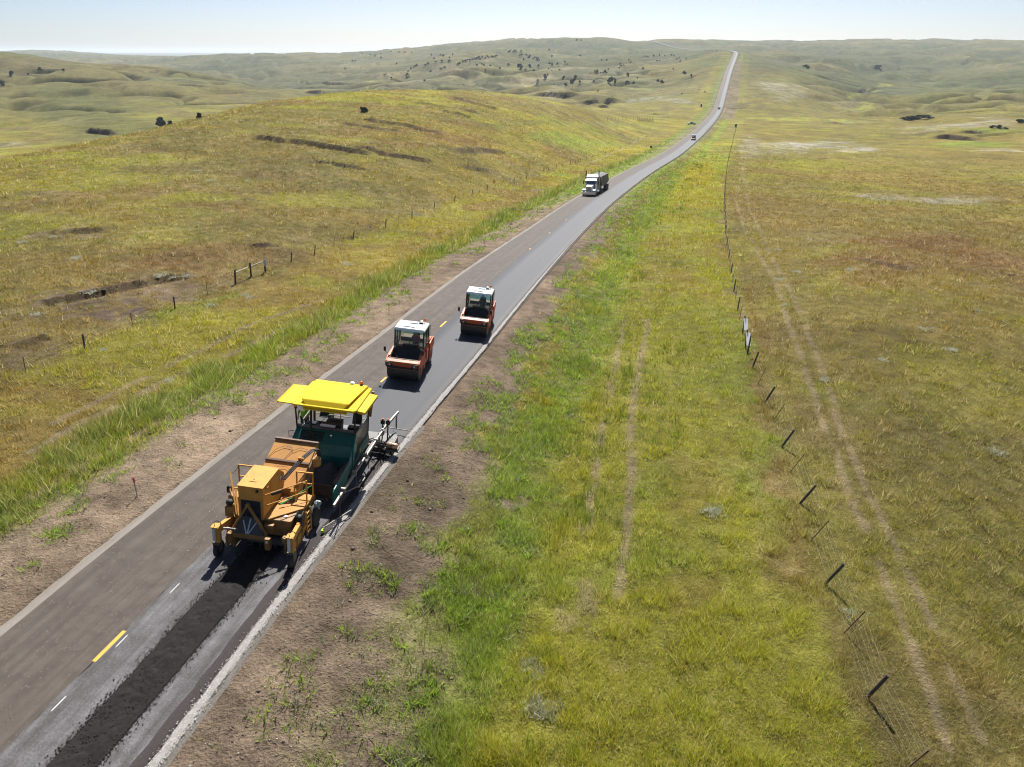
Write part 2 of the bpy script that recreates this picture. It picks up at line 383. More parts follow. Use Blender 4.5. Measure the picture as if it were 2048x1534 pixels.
_pt = [  # pixel centre, pixel radii, colour, strength
 (1550, 460, 60, 60, OCHRE, .6), (1850, 490, 180, 35, REDBR, .85), (1990, 520, 90, 25, REDBR, .8), (1650, 470, 120, 14, STRAW, .35), (1900, 640, 150, 50, OCHRE, .7), (1750, 560, 90, 30, REDBR, .4),
 (1640, 290, 80, 10, ALKALI, .85), (1720, 298, 50, 7, ALKALI, .8), (1560, 296, 60, 12, ALKALI, .5), (1500, 290, 25, 20, ALKALI, .6), (1900, 402, 150, 12, ALKALI, .75), (1770, 392, 60, 6, ALKALI, .6), (1560, 180, 50, 18, ALKALI, .4), (1540, 170, 30, 10, ALKALI, .4),
 (1950, 250, 90, 7, ALKALI, .5), (1990, 240, 50, 6, ALKALI, .5), (2000, 300, 50, 4, ALKALI, .6), (1850, 255, 60, 5, ALKALI, .35), (1690, 205, 40, 7, ALKALI, .2),
 (1600, 235, 110, 4, LIME, .75), (1560, 240, 60, 3, LIME, .7), (1700, 245, 60, 3, PALEG, .8), (1700, 196, 16, 6, LIME, .7), (1735, 215, 22, 9, LIME, .7), (1745, 182, 24, 4, LIME, .7), (1770, 170, 14, 4, LIME, .6), (1940, 285, 90, 7, LUSH, .6), (1990, 262, 70, 5, LUSH, .6), (1715, 190, 25, 3, PALEG, .7),
 (1060, 177, 14, 2.5, LIME, .9), (1290, 178, 40, 3, PALEG, .6), (1350, 195, 30, 5, PALEG, .5), (1300, 200, 80, 4, ALKALI, .45), (1100, 200, 60, 4, ALKALI, .3), (1350, 200, 40, 4, ALKALI, .5), (740, 178, 12, 2.5, LIME, .8), (1250, 255, 30, 4, LIME, .5), (1230, 248, 40, 3, PALEG, .5), (990, 180, 90, 3, ALKALI, .3),
 (1120, 275, 60, 12, LUSH, .5), (1060, 245, 60, 8, OLIVE, .6), (1180, 290, 70, 10, LUSH, .4), (900, 275, 100, 14, REDBR, .65), (700, 262, 60, 8, REDBR, .4), (830, 262, 60, 10, REDBR, .5),
 (230, 425, 130, 30, OCHRE, .5), (450, 510, 150, 30, REDBR, .6), (330, 530, 60, 16, REDBR, .5), (80, 520, 120, 30, OCHRE, .6), (600, 430, 150, 25, OCHRE, .5), (420, 395, 90, 10, YELGR, .8), (650, 400, 120, 16, YELGR, .6), (300, 360, 110, 14, YELGR, .5), (100, 385, 60, 6, SOIL, .6), (260, 292, 50, 6, STRAW, .5), (560, 250, 60, 6, YELGR, .5), (650, 250, 40, 4, STRAW, .5), (720, 318, 70, 10, YELGR, .5),
 (210, 605, 130, 42, SOIL, .95), (330, 580, 80, 22, SOIL, .8), (60, 700, 80, 40, SOIL, .6), (130, 470, 90, 10, SOIL, .7), (40, 640, 40, 20, SOIL, .4), (30, 730, 40, 20, SOIL, .5),
 (860, 450, 90, 16, GOLD, .7), (960, 395, 60, 10, GOLD, .75), (760, 520, 110, 26, GOLD, .6), (1240, 300, 40, 6, GOLD, .7), (1090, 365, 50, 8, GOLD, .6), (880, 480, 120, 20, GOLD, .4), (620, 560, 60, 18, YELGR, .7),
 (1075, 380, 24, 4, SOIL, .9), (1300, 292, 20, 2.5, SOIL_SHADE, .5), (1115, 383, 20, 5, SOIL, .6),
 (1480, 210, 22, 7, SOIL_SHADE, .35), (1475, 217, 20, 2.5, SOIL_SHADE, .8), (1450, 180, 5, 32, SOIL, .8), (1461, 140, 4, 22, SOIL, .8),
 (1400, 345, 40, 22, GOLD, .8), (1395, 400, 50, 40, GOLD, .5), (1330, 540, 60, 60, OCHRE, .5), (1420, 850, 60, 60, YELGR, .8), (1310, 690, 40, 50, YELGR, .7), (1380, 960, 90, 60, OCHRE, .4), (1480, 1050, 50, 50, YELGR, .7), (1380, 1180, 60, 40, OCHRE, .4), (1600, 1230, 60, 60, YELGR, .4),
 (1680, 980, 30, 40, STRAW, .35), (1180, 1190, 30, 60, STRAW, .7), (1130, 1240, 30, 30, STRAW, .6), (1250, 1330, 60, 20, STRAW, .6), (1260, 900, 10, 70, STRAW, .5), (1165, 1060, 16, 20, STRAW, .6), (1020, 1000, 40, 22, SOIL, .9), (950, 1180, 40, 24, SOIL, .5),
 (850, 1400, 90, 50, SOIL_SHADE, .25), (940, 1010, 40, 60, DEEP, .5),
 (30, 290, 40, 6, ALKALI, .35), (260, 185, 40, 5, PALEG, .3), (270, 200, 40, 4, LIME, .2), (130, 240, 60, 8, STRAW, .25), (440, 190, 60, 8, OCHRE, .3), (480, 150 + 58, 70, 4, SOIL_SHADE, .35), (500, 200, 60, 4, SOIL_SHADE, .4),
 (1120, 150, 160, 20, STRAW, .35), (960, 160, 160, 14, STRAW, .45), (1020, 135, 60, 12, OLIVE, .4), (1330, 140, 60, 14, OCHRE, .3), (1380, 125, 50, 16, OLIVE, .3), (800, 165, 120, 6, STRAW, .45),
 (1600, 150, 60, 14, OLIVE, .4), (1900, 190, 120, 20, OLIVE, .3), (1800, 330, 200, 30, OCHRE, .3), (1600, 330, 90, 12, YELGR, .5), (1850, 440, 120, 16, OLIVE, .4),
 (1950, 950, 120, 90, OLIVE, .3), (1900, 1350, 110, 80, OCHRE, .3), (1990, 1150, 60, 80, OLIVE, .4),
]
HILLC = c3(.160, .140, .045)
_pt = [(150, 175, 230, 45, HILLC, .9), (380, 185, 180, 22, HILLC, .85), (200, 240, 230, 45, c3(.125, .130, .042), .75), (60, 125, 90, 12, c3(.15, .125, .05), .6), (1850, 160, 260, 40, c3(.095, .11, .045), .5), (1700, 120, 260, 16, c3(.085, .10, .05), .5), (1150, 130, 200, 16, c3(.10, .105, .045), .45), (600, 135, 200, 14, c3(.095, .105, .05), .4), (1200, 95, 150, 8, c3(.085, .10, .048), .5)] + _pt
_q = []
for px, py, rx, ry, c, st in _pt:
    _q += [(px, py), (px + rx, py), (px - rx, py), (px, py - ry), (px, py + ry)]
_hq = hits(_q).reshape(-1, 5, 3)
PATCH = []
for k, (px, py, rx, ry, c, st) in enumerate(_pt):
    h = _hq[k]; a = (h[1] - h[2])[:2] / 2; b = (h[3] - h[4])[:2] / 2
    lb = np.hypot(*b); la = np.hypot(*a)
    if lb > 30 * la: b *= 30 * la / lb
    PATCH.append((h[0, :2], np.linalg.inv(np.array([a, b]).T), max(la, 0.3), max(la, np.hypot(*b)), c, st))

_tr = [  # worn tracks: pixel polyline, half width m, colour, strength
 ([(1500, 270), (1470, 400), (1490, 460), (1545, 550), (1575, 640), (1605, 730), (1640, 830), (1680, 940), (1720, 1040), (1760, 1130), (1810, 1250), (1860, 1390), (1900, 1500)], .17, STRAW, .62),
 ([(1483, 300), (1500, 420), (1560, 545), (1608, 640), (1650, 760), (1690, 880), (1735, 980), (1790, 1090), (1840, 1190), (1895, 1320), (1960, 1480)], .17, STRAW, .62),
 ([(1300, 640), (1272, 760), (1263, 850), (1262, 960), (1255, 1050), (1240, 1200)], .2, STRAW, .62), ([(1250, 640), (1222, 760), (1205, 860), (1190, 960), (1175, 1060)], .19, STRAW, .58),
 ([(560, 720), (420, 790), (300, 855), (160, 935), (60, 1000)], .26, STRAW, .8), ([(600, 640), (480, 700), (350, 752), (200, 830), (60, 905)], .24, STRAW, .8), ([(640, 600), (500, 650), (380, 712), (240, 780), (100, 850)], .22, STRAW, .7),
 ([(1200, 395), (1280, 350), (1380, 262)], .4, STRAW, .0), ([(1430, 253), (1450, 256), (1468, 258)], .9, STRAW, .9), ([(1436, 211), (1410, 212), (1395, 212)], 1.2, STRAW, .9), ([(1447, 212), (1470, 216), (1480, 217)], 1.2, STRAW, .9), ([(1408, 250), (1395, 251), (1370, 250)], 1.1, STRAW, .6),
 ([(1330, 255), (1360, 250), (1395, 225)], .5, STRAW, .4), ([(1170, 330), (1240, 300), (1290, 270)], .4, STRAW, .5),
]
_ht = hits([p for t in _tr for p in t[0]]); TRACKS = []; _i = 0
for pl, w, c, st in _tr:
    TRACKS.append((_ht[_i:_i + len(pl), :2], w, c, st)); _i += len(pl)

def mixc(col, c, m):
    return col + (c - col) * m[:, None]

def cover(x, y, o, s, dark):
    """plant colour, bare-soil share, grass height (m), grass density (0..1)"""
    r = np.hypot(x, y)
    n0 = fbm(x / 160, y / 160, 61, 4); n1 = fbm(x / 31, y / 31, 62, 4); n2 = fbm(x / 9, y / 9, 63, 4); n3 = fbm(x / 2.3, y / 2.3, 64, 4); n4 = fbm(x / 11 + 5, y / 11, 65, 4)
    col = np.tile(OCHRE, (len(x), 1)) * 0.5 + OLIVE * 0.5
    col = mixc(col, YELGR, sstep(.46, .66, n1) * .75)
    col = mixc(col, REDBR, sstep(.55, .70, n4) * .55)
    col = mixc(col, OCHRE, sstep(.52, .68, n2) * .6)
    col = mixc(col, STRAW, sstep(.60, .78, n3) * .45)
    col = mixc(col, GOLD, sstep(.50, .64, fbm(x / 22 + 40, y / 14, 67, 4)) * .38)
    col = mixc(col, DEEP, sstep(.56, .75, 1 - n3) * .35)
    far = sstep(250, 1200, r)
    fc = mixc(np.tile(FARG, (len(x), 1)), OCHRE * .72, sstep(.45, .65, n0) * .5)
    fc = mixc(fc, STRAW * .66, sstep(.54, .72, n1) * .40); fc = mixc(fc, OLIVE * .72, sstep(.52, .7, fbm(x / 75, y / 75, 69, 4)) * .6); fc = mixc(fc, PALEG, sstep(.62, .75, n4) * .3)
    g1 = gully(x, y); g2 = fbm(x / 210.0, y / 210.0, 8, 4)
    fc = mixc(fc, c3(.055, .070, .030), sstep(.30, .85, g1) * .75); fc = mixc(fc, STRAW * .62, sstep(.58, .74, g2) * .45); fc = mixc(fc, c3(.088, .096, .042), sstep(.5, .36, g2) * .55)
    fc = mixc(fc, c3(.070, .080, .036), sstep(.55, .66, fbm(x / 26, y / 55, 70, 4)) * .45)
    col = col + (fc - col) * far[:, None]
    h = 0.16 + 0.14 * n2; den = 0.55 + 0.5 * n3; bare = np.zeros_like(x)
    # pasture right of the fence
    pas = sstep(22.8, 24.2, o) * (1 - far)
    col = mixc(col, OLIVE * .55 + OCHRE * .45, pas * .5)
    col = mixc(col, YELGR * .9, pas * sstep(.50, .64, n2) * .5); col = mixc(col, REDBR, pas * sstep(.50, .62, n1) * .45)
    ow = o + (n3 - .5) * 3.2 + (n2 - .5) * 2.0
    near = sstep(1500, 1100, s)
    # right verge: bare soil, lush strip, yellow-green ditch
    fs_ = 1 - .8 * sstep(180, 420, s)
    strip = fs_ * sstep(8.2, 10.5, ow) * (1 - sstep(22.3, 23.3, ow + (n3 - .5) * 1.5)) * (o > 0) * near
    yg = mixc(np.tile(YELGR, (len(x), 1)), OCHRE, sstep(.48, .66, n2) * .55); yg = mixc(yg, LUSH, sstep(.48, .66, n4) * .6); yg = mixc(yg, LIME * .9, sstep(.5, .68, fbm(x / 6 + 9, y / 6, 68, 4)) * .5); yg = mixc(yg, GOLD, sstep(.56, .72, n1) * .35)
    col = mixc(col, yg, strip)
    lush = sstep(8.0, 9.5, ow) * (1 - sstep(10.6, 13.0, ow)) * (o > 0) * near
    col = mixc(col, LUSH, lush * .75); col = mixc(col, DEEP, lush * sstep(.54, .68, n3) * .5); col = mixc(col, YELGR, lush * sstep(.5, .64, n2) * .5)
    h = np.where(o > 0, lerp(h, .19 + .15 * n3, np.maximum(strip, lush)), h); den = lerp(den, 1.0, strip)
    soilR = (1 - sstep(8.3, 9.9, ow - (n4 - .5) * 2.5 - 2.2 * sstep(-9, -18, s) + 2.4 * sstep(-2, 16, s))) * (o > 0) * near
    # left verge
    band = sstep(10.2, 12.5, -ow) * (1 - sstep(20, 23, -ow)) * (o < 0) * near * (1 - .6 * sstep(150, 260, s))
    bc = mixc(np.tile(OCHRE, (len(x), 1)), YELGR, sstep(.42, .6, n2) * .8); bc = mixc(bc, GOLD, sstep(.54, .7, n1) * .5); bc = mixc(bc, LUSH, sstep(.62, .75, n4) * .5)
    col = mixc(col, bc, band)
    tall = sstep(7.9, 8.8, -ow * .35 - o * .65) * (1 - sstep(10.4, 12.2, -ow)) * (o < 0) * near
    col = mixc(col, LUSH * .85, tall * .8); col = mixc(col, DEEP, tall * sstep(.5, .64, n3) * .5)
    h = lerp(h, .48 + .35 * n3, tall); den = lerp(den, 1.15, tall)
    soilL = (1 - sstep(7.2, 8.9, -ow * .4 - o * .6)) * (o <= 0) * near
    fv = sstep(70, 130, s)                               # further on the verges are greener
    col = mixc(col, lerp(LUSH * 1.1, FARG * 1.25 + LUSH * .2, sstep(150, 420, s)[:, None]), np.maximum(soilL, soilR) * near)
    bare = np.maximum(bare, np.maximum(soilL, soilR) * lerp(.97, .35, fv) * (1 - .30 * sstep(.54, .68, n3) * (o > 0) * sstep(6, 9, o)))
    deep = (s > 560) & (s < 1180) & (o > 4) & (o < 15)
    bare = np.where(deep, .75, bare)
    for ctr, inv, la, lr_, c, st in PATCH:
        dx = x - ctr[0]; dy = y - ctr[1]
        bb = (np.abs(dx) < lr_ * 2.2) & (np.abs(dy) < lr_ * 2.2)
        if not bb.any(): continue
        u = inv[0, 0] * dx[bb] + inv[0, 1] * dy[bb]; v = inv[1, 0] * dx[bb] + inv[1, 1] * dy[bb]
        wob = (fbm(x[bb] / la * 1.4, y[bb] / la * 1.4, 77, 4) - .5) * 1.7
        m = st * (1 - sstep(.45, 1.15, np.hypot(u, v) + wob))
        if c is ALKALI or c is STRAW or c is LIME or c is PALEG or c is SOIL:
            fs = max(la * .13, .4); m = m * (.25 + .75 * sstep(.40, .60, fbm(x[bb] / fs, y[bb] / fs / 2.2, 78, 4)))
        if c is SOIL or c is SOIL_SHADE:
            bare[bb] = np.maximum(bare[bb], m)
            if c is SOIL_SHADE: dark[bb] = np.maximum(dark[bb], m)
        else:
            col[bb] = mixc(col[bb], c, m)
    for pl, w, c, st in TRACKS:
        bb = (x > pl[:, 0].min() - 4) & (x < pl[:, 0].max() + 4) & (y > pl[:, 1].min() - 4) & (y < pl[:, 1].max() + 4)
        if not bb.any(): continue
        d, _, _ = seg_dist(x[bb] + (n3[bb] - .5) * .35, y[bb] + (n2[bb] - .5) * .5, pl)
        m = st * (1 - sstep(w * .6, w * 1.7, d)) * sstep(.30, .50, fbm(x[bb] / 1.6, y[bb] / 1.6, 79, 4) + .04)
        col[bb] = mixc(col[bb], c, m); den[bb] *= 1 - .75 * m; h[bb] *= 1 - .5 * m
        bare[bb] = np.maximum(bare[bb], m * .5)
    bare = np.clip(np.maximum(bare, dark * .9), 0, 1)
    soil = np.tile(SOIL, (len(x), 1)) * (0.66 + 0.6 * n3)[:, None]
    soil = mixc(soil, SOIL * .5, sstep(.56, .7, n2) * .6)
    soil = mixc(soil, c3(.25, .185, .13), (o < 0) * soilL * .6)
    soil = mixc(soil, SOIL_SHADE, np.clip(dark, 0, 1))  # dark soil colour doubles as painted shade on the banks
    soil = soil * lerp(1, .8, far)[:, None]
    return col, soil, bare, h, np.clip(den, 0, 1.3)

# ---------------------------------------------------------------- node helpers
def mat(name):
    m = bpy.data.materials.new(name); m.use_nodes = True
    nt = m.node_tree; b = nt.nodes.get('Principled BSDF')
    return m, nt, b
def N(nt, typ, **kw):
    n = nt.nodes.new(typ)
    for k, v in kw.items():
        if k in n.inputs.keys() and not hasattr(n, k): n.inputs[k].default_value = v
        else: setattr(n, k, v)
    return n
def noise(nt, scale, detail=4, vec=None, rough=.55):
    n = N(nt, 'ShaderNodeTexNoise'); n.inputs['Scale'].default_value = scale; n.inputs['Detail'].default_value = detail; n.inputs['Roughness'].default_value = rough
    if vec is not None: nt.links.new(vec, n.inputs['Vector'])
    return n.outputs['Fac']
def maprange(nt, v, a, b, c, d):
    n = N(nt, 'ShaderNodeMapRange'); nt.links.new(v, n.inputs['Value'])
    for k, q in zip(('From Min', 'From Max', 'To Min', 'To Max'), (a, b, c, d)): n.inputs[k].default_value = q
    return n.outputs['Result']
def math_(nt, op, a, b=None):
    n = N(nt, 'ShaderNodeMath', operation=op)
    for i, v in enumerate((a, b)):
        if v is None: continue
        if isinstance(v, (int, float)): n.inputs[i].default_value = v
        else: nt.links.new(v, n.inputs[i])
    return n.outputs[0]
def mixcol(nt, fac, a, b, blend='MIX'):
    n = N(nt, 'ShaderNodeMix', data_type='RGBA', blend_type=blend)
    for i, v in ((0, fac), (6, a), (7, b)):
        if isinstance(v, (int, float)): n.inputs[i].default_value = v
        elif isinstance(v, (tuple, list)): n.inputs[i].default_value = (*v[:3], 1)
        else: nt.links.new(v, n.inputs[i])
    return n.outputs[2]
def bump(nt, b, h, strength=.5, dist=.1):
    n = N(nt, 'ShaderNodeBump'); n.inputs['Strength'].default_value = strength; n.inputs['Distance'].default_value = dist
    nt.links.new(h, n.inputs['Height']); nt.links.new(n.outputs[0], b.inputs['Normal'])

def np_mesh(name, verts, faces, nper, colors=None, uv=None, smooth=False):
    """verts (n,3), faces (m,nper) -> mesh through foreach_set"""
    me = bpy.data.meshes.new(name)
    verts = np.ascontiguousarray(verts, np.float32); faces = np.ascontiguousarray(faces, np.int32)
    me.vertices.add(len(verts)); me.vertices.foreach_set('co', verts.ravel())
    me.loops.add(faces.size); me.loops.foreach_set('vertex_index', faces.ravel())
    me.polygons.add(len(faces)); me.polygons.foreach_set('loop_start', np.arange(0, faces.size, nper, dtype=np.int32))
    if smooth: me.polygons.foreach_set('use_smooth', np.ones(len(faces), bool))
    me.update(calc_edges=True)
    if colors is not None:
        a = me.color_attributes.new('Col', 'FLOAT_COLOR', 'POINT')
        a.data.foreach_set('color', np.hstack([colors, np.ones((len(colors), 1))]).astype(np.float32).ravel())
    if uv is not None:
        a = me.attributes.new('road', 'FLOAT_VECTOR', 'POINT')
        a.data.foreach_set('vector', np.ascontiguousarray(np.hstack([uv, np.zeros((len(uv), 1))]), np.float32).ravel())
    return me

def add_obj(name, me, m=None, parent=None):
    o = bpy.data.objects.new(name, me); C.objects.link(o)
    if m is not None: me.materials.append(m)
    if parent is not None: o.parent = parent
    return o

def tag(o, label=None, cat=None, group=None, kind=None):
    if label: o['label'] = label
    if cat: o['category'] = cat
    if group: o['group'] = group
    if kind: o['kind'] = kind
    return o

# ---------------------------------------------------------------- the terrain sheet
m_ground, nt, b = mat('grassland')
at = N(nt, 'ShaderNodeAttribute', attribute_name='Col'); geo = N(nt, 'ShaderNodeNewGeometry')
P_ = geo.outputs['Position']
f1 = noise(nt, 0.9, 6, P_, .65); f2 = noise(nt, 9.0, 4, P_, .7); f3 = noise(nt, .11, 6, P_, .7)
v = math_(nt, 'MULTIPLY', maprange(nt, f1, .25, .75, .52, 1.48), maprange(nt, f2, .25, .75, .60, 1.40))
v = math_(nt, 'MULTIPLY', v, maprange(nt, f3, .3, .7, .66, 1.34))
f4 = noise(nt, .035, 7, P_, .75); v = math_(nt, 'MULTIPLY', v, maprange(nt, f4, .32, .68, .74, 1.26))
sc_ = N(nt, 'ShaderNodeVectorMath', operation='SCALE'); nt.links.new(at.outputs['Color'], sc_.inputs[0]); nt.links.new(v, sc_.inputs['Scale'])
nt.links.new(sc_.outputs[0], b.inputs['Base Color'])
b.inputs['Roughness'].default_value = 1.0; b.inputs['Specular IOR Level'].default_value = .1
bump(nt, b, math_(nt, 'ADD', math_(nt, 'MULTIPLY', f1, 2.0), f2), 1.0, .20)

th = np.r_[np.linspace(-PI, -.80, 90, endpoint=False), np.linspace(-.80, .80, 900, endpoint=False), np.linspace(.80, PI, 90, endpoint=False)]
rr = np.r_[1.0, 4.0, np.geomspace(8, 14, 24, endpoint=False), np.r_[np.geomspace(14, 300, 620, endpoint=False), np.geomspace(300, 1300, 460, endpoint=False)], np.geomspace(1300, 21000, 190)]
T_, R_ = np.meshgrid(th, rr, indexing='ij')
gx = (R_ * np.sin(T_)).ravel(); gy = (R_ * np.cos(T_)).ravel()
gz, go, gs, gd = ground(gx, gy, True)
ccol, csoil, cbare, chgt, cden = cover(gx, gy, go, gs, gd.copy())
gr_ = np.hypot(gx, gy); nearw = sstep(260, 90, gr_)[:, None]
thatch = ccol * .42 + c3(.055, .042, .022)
gcol = (ccol * .70 * (1 - nearw) + thatch * nearw) * (1 - cbare[:, None]) + csoil * cbare[:, None]  # distant turf colour lowered to stand for self-shadowing of blades not built there
nT, nR = T_.shape
i_, j_ = np.meshgrid(np.arange(nT), np.arange(nR - 1), indexing='ij')
i2 = (i_ + 1) % nT
quads = np.stack([i_ * nR + j_, i_ * nR + j_ + 1, i2 * nR + j_ + 1, i2 * nR + j_], -1).reshape(-1, 4)
# centre cap
gv = np.vstack([np.stack([gx, gy, gz], 1), [[0, 0, float(np.mean(gz.reshape(nT, nR)[:, 0]))]]])
gcol = np.vstack([gcol, [gcol[0]]])
cap = np.array([[i * nR, ((i + 1) % nT) * nR, nT * nR] for i in range(nT)])
me = np_mesh('ground', gv, quads, 4, np.clip(gcol, .01, .8), smooth=True)
g_ob = add_obj('ground', me, m_ground); tag(g_ob, 'rolling prairie of yellow, olive and brown grass with bare soil patches', 'ground', kind='structure')
GROUND_MAX = float(gz.max())

# ---------------------------------------------------------------- grass, weeds and clods
m_blade, nt, b = mat('grass_blades')
at = N(nt, 'ShaderNodeAttribute', attribute_name='Col')
nt.links.new(at.outputs['Color'], b.inputs['Base Color']); b.inputs['Roughness'].default_value = .7; b.inputs['Specular IOR Level'].default_value = .25
tr = N(nt, 'ShaderNodeBsdfTranslucent'); nt.links.new(at.outputs['Color'], tr.inputs['Color'])
mx = N(nt, 'ShaderNodeMixShader'); mx.inputs[0].default_value = .42
nt.links.new(b.outputs[0], mx.inputs[1]); nt.links.new(tr.outputs[0], mx.inputs[2])
nt.links.new(mx.outputs[0], nt.nodes['Material Output'].inputs['Surface'])

def blades(x, y, z, h, w, col, nb, spread, lean):
    """nb single-triangle blades round each root; returns verts, tris, colours"""
    n = len(x); k = n * nb
    X = np.repeat(x, nb); Y = np.repeat(y, nb); Z = np.repeat(z, nb); Hh = np.repeat(h, nb) * rng.uniform(.45, 1.15, k); Wd = np.repeat(w, nb) * rng.uniform(.7, 1.3, k)
    a = rng.uniform(0, 2 * PI, k); rad = np.sqrt(rng.uniform(0, 1, k)) * np.repeat(spread, nb)
    X = X + np.cos(a) * rad; Y = Y + np.sin(a) * rad
    ln = np.repeat(lean, nb) * rng.uniform(.25, 1.3, k) * Hh; a2 = a + rng.normal(0, .9, k)
    b2 = rng.uniform(0, 2 * PI, k)
    dx = np.cos(b2) * Wd * .5; dy = np.sin(b2) * Wd * .5
    V = np.empty((k, 3, 3), np.float32)
    V[:, 0] = np.stack([X - dx, Y - dy, Z - .03], 1); V[:, 1] = np.stack([X + dx, Y + dy, Z - .03], 1)
    V[:, 2] = np.stack([X + np.cos(a2) * ln, Y + np.sin(a2) * ln, Z + Hh], 1)
    cc = np.repeat(col, nb, 0) * rng.uniform(.58, 1.45, (k, 1)) * (1 + rng.normal(0, .07, (k, 3)))
    return V.reshape(-1, 3), np.repeat(np.clip(cc, .004, .7), 3, 0)

def scatter(n, r0, r1, fall, half=.74):
    """points with density ~ r^-fall per area inside the viewed sector"""
    u = rng.uniform(0, 1, n); e = 2 - fall
    r = (r0 ** e + u * (r1 ** e - r0 ** e)) ** (1 / e)
    a = rng.uniform(-half, half, n)
    return r * np.sin(a), r * np.cos(a)

gv_, gc_ = [], []
x, y = scatter(420000, 12.0, 420.0, 1.72, .98)
z, o, s, dk = ground(x, y, True)
col, soil, bare, h, den = cover(x, y, o, s, dk)
keep = (rng.uniform(0, 1.15, len(x)) < den * (1 - bare) ** 1.5 * sstep(420, 200, np.hypot(x, y)) * (.55 + .6 * sstep(.36, .56, fbm(x / 1.1, y / 1.1, 94, 3)))) & (np.where(o > 0, o > 4.7, o < -4.2))
x, y, z, o, col, h = x[keep], y[keep], z[keep], o[keep], col[keep], h[keep]
r = np.hypot(x, y)
dry = (rng.uniform(0, 1, len(x)) < np.where((o > 9) & (o < 23), .07, .14))[:, None]
col = np.where(dry, col * .35 + STRAW * .75, col * rng.uniform(.72, 1.25, (len(x), 1)))
bunch = fbm(x / .9, y / .9, 93, 3)
h = h * (.55 + .95 * sstep(.42, .68, bunch)) * (1 + .5 * dry[:, 0])
V, cc = blades(x, y, z, h * (1 + .25 * sstep(60, 200, r)), np.maximum(.016, r * .00075), col * 1.30, 6, .10 + r * .0020, np.full(len(x), .75))
gv_.append(V); gc_.append(cc)
V = np.vstack(gv_); cc = np.vstack(gc_)
me = np_mesh('grass', V, np.arange(len(V)).reshape(-1, 3), 3, cc)
tag(add_obj('grass', me, m_blade), 'short prairie grass, yellow-green in the ditches and brown on the slopes', 'grass', kind='stuff')

# weeds: leafy clumps on the bare verges, taller bunches in the lush strip
x, y = scatter(190000, 12.0, 260.0, 1.7)
z, o, s, dk = ground(x, y, True)
n4 = fbm(x / 3.1, y / 3.1, 91, 3) * .55 + fbm(x / .8, y / .8, 98, 2) * .45; n5 = fbm(x / 9, y / 9, 92, 3)
pr = np.where(o > 0, sstep(4.9, 6.5, o) * (1 - sstep(10, 13, o)) * lerp(.16, .62, sstep(5.5, 9.5, o + .10 * np.minimum(s, 25))) * sstep(.45, .57, n4) * 2.2 * lerp(.35, 1.0, sstep(-14, -4, s)), sstep(4.4, 5.5, -o) * (1 - sstep(8.3, 9.3, -o)) * .55 * sstep(.49, .60, n4))
pr = np.where(o > 0, pr + sstep(40, 90, s) * .2 * (o < 9) * (o > 4.9), pr + .25 * sstep(60, 120, s) * (o > -8.5) * (o < -4.6))
keep = rng.uniform(0, 1, len(x)) < pr
x, y, z, o = x[keep], y[keep], z[keep], o[keep]; r = np.hypot(x, y); k = len(x)
wc = np.where(rng.uniform(0, 1, (k, 1)) < .25, SAGE * 1.0, LUSH * 1.25) * rng.uniform(.75, 1.3, (k, 1))
V, cc = blades(x, y, z, rng.uniform(.10, .34, k) * (1 + .9 * (rng.uniform(0, 1, k) > .93)), np.maximum(.035, r * .0010), wc, 11, rng.uniform(.06, .24, k) + r * .001, np.full(k, 1.0))
me = np_mesh('weeds', V, np.arange(len(V)).reshape(-1, 3), 3, cc)
tag(add_obj('weeds', me, m_blade), 'leafy green weeds sprouting on the bare soil beside the road', 'weeds', kind='stuff')

# tall grass: the dark band left of the road and bunches on the right
x, y = scatter(150000, 14.0, 300.0, 1.5)
z, o, s, dk = ground(x, y, True)
n4 = fbm(x / 2.6, y / 2.6, 95, 3); n5 = fbm(x / 7, y / 7, 96, 3)
pl_ = sstep(7.6, 9.0, -o + (n4 - .5) * 2.5) * (1 - sstep(9.4, 12.2, -o + (n4 - .5) * 4)) * sstep(170, 70, s) * (.18 + .42 * sstep(.38, .58, n5))
pr_ = sstep(8.4, 10.0, o) * (1 - sstep(13, 20, o)) * sstep(.56, .68, n4) * .55
keep = rng.uniform(0, 1, len(x)) < np.maximum(pl_, pr_)
x, y, z, o, n5 = x[keep], y[keep], z[keep], o[keep], n5[keep]; r = np.hypot(x, y); k = len(x)
wc = lerp(LUSH * .72, YELGR * .95, sstep(.40, .60, n5)[:, None]) * rng.uniform(.7, 1.2, (k, 1))
V, cc = blades(x, y, z, rng.uniform(.32, .80, k) * np.where(o > 0, 1.0, .9), np.maximum(.018, r * .0008), wc, 7, .12 + r * .0015, np.full(k, .28))
me = np_mesh('tall_grass', V, np.arange(len(V)).reshape(-1, 3), 3, cc)
tag(add_obj('tall_grass', me, m_blade), 'tall dark green grass left uncut along the road verge', 'grass', kind='stuff')

# clods and small stones on the bare soil
m_clod, nt, b = mat('soil_clods_surface')
at = N(nt, 'ShaderNodeAttribute', attribute_name='Col'); nt.links.new(at.outputs['Color'], b.inputs['Base Color']); b.inputs['Roughness'].default_value = .95
x, y = scatter(60000, 12.0, 320.0, 1.5)
z, o, s, dk = ground(x, y, True)
_, _, bare, _, _ = cover(x, y, o, s, dk.copy())
keep = (rng.uniform(0, 1, len(x)) < bare * .5 + (dk > .4) * .4) & (np.hypot(x, y) < 170) & (np.where(o > 0, o > 4.9, o < -4.4))
x, y, z, dk = x[keep], y[keep], z[keep], dk[keep]; k = len(x); r = np.hypot(x, y)
octv = np.array([(1, 0, 0), (-.9, .2, 0), (0, 1, .1), (.1, -1, 0), (0, 0, .8), (0, 0, -.6)], np.float32)
octf = np.array([(0, 2, 4), (2, 1, 4), (1, 3, 4), (3, 0, 4), (2, 0, 5), (1, 2, 5), (3, 1, 5), (0, 3, 5)])
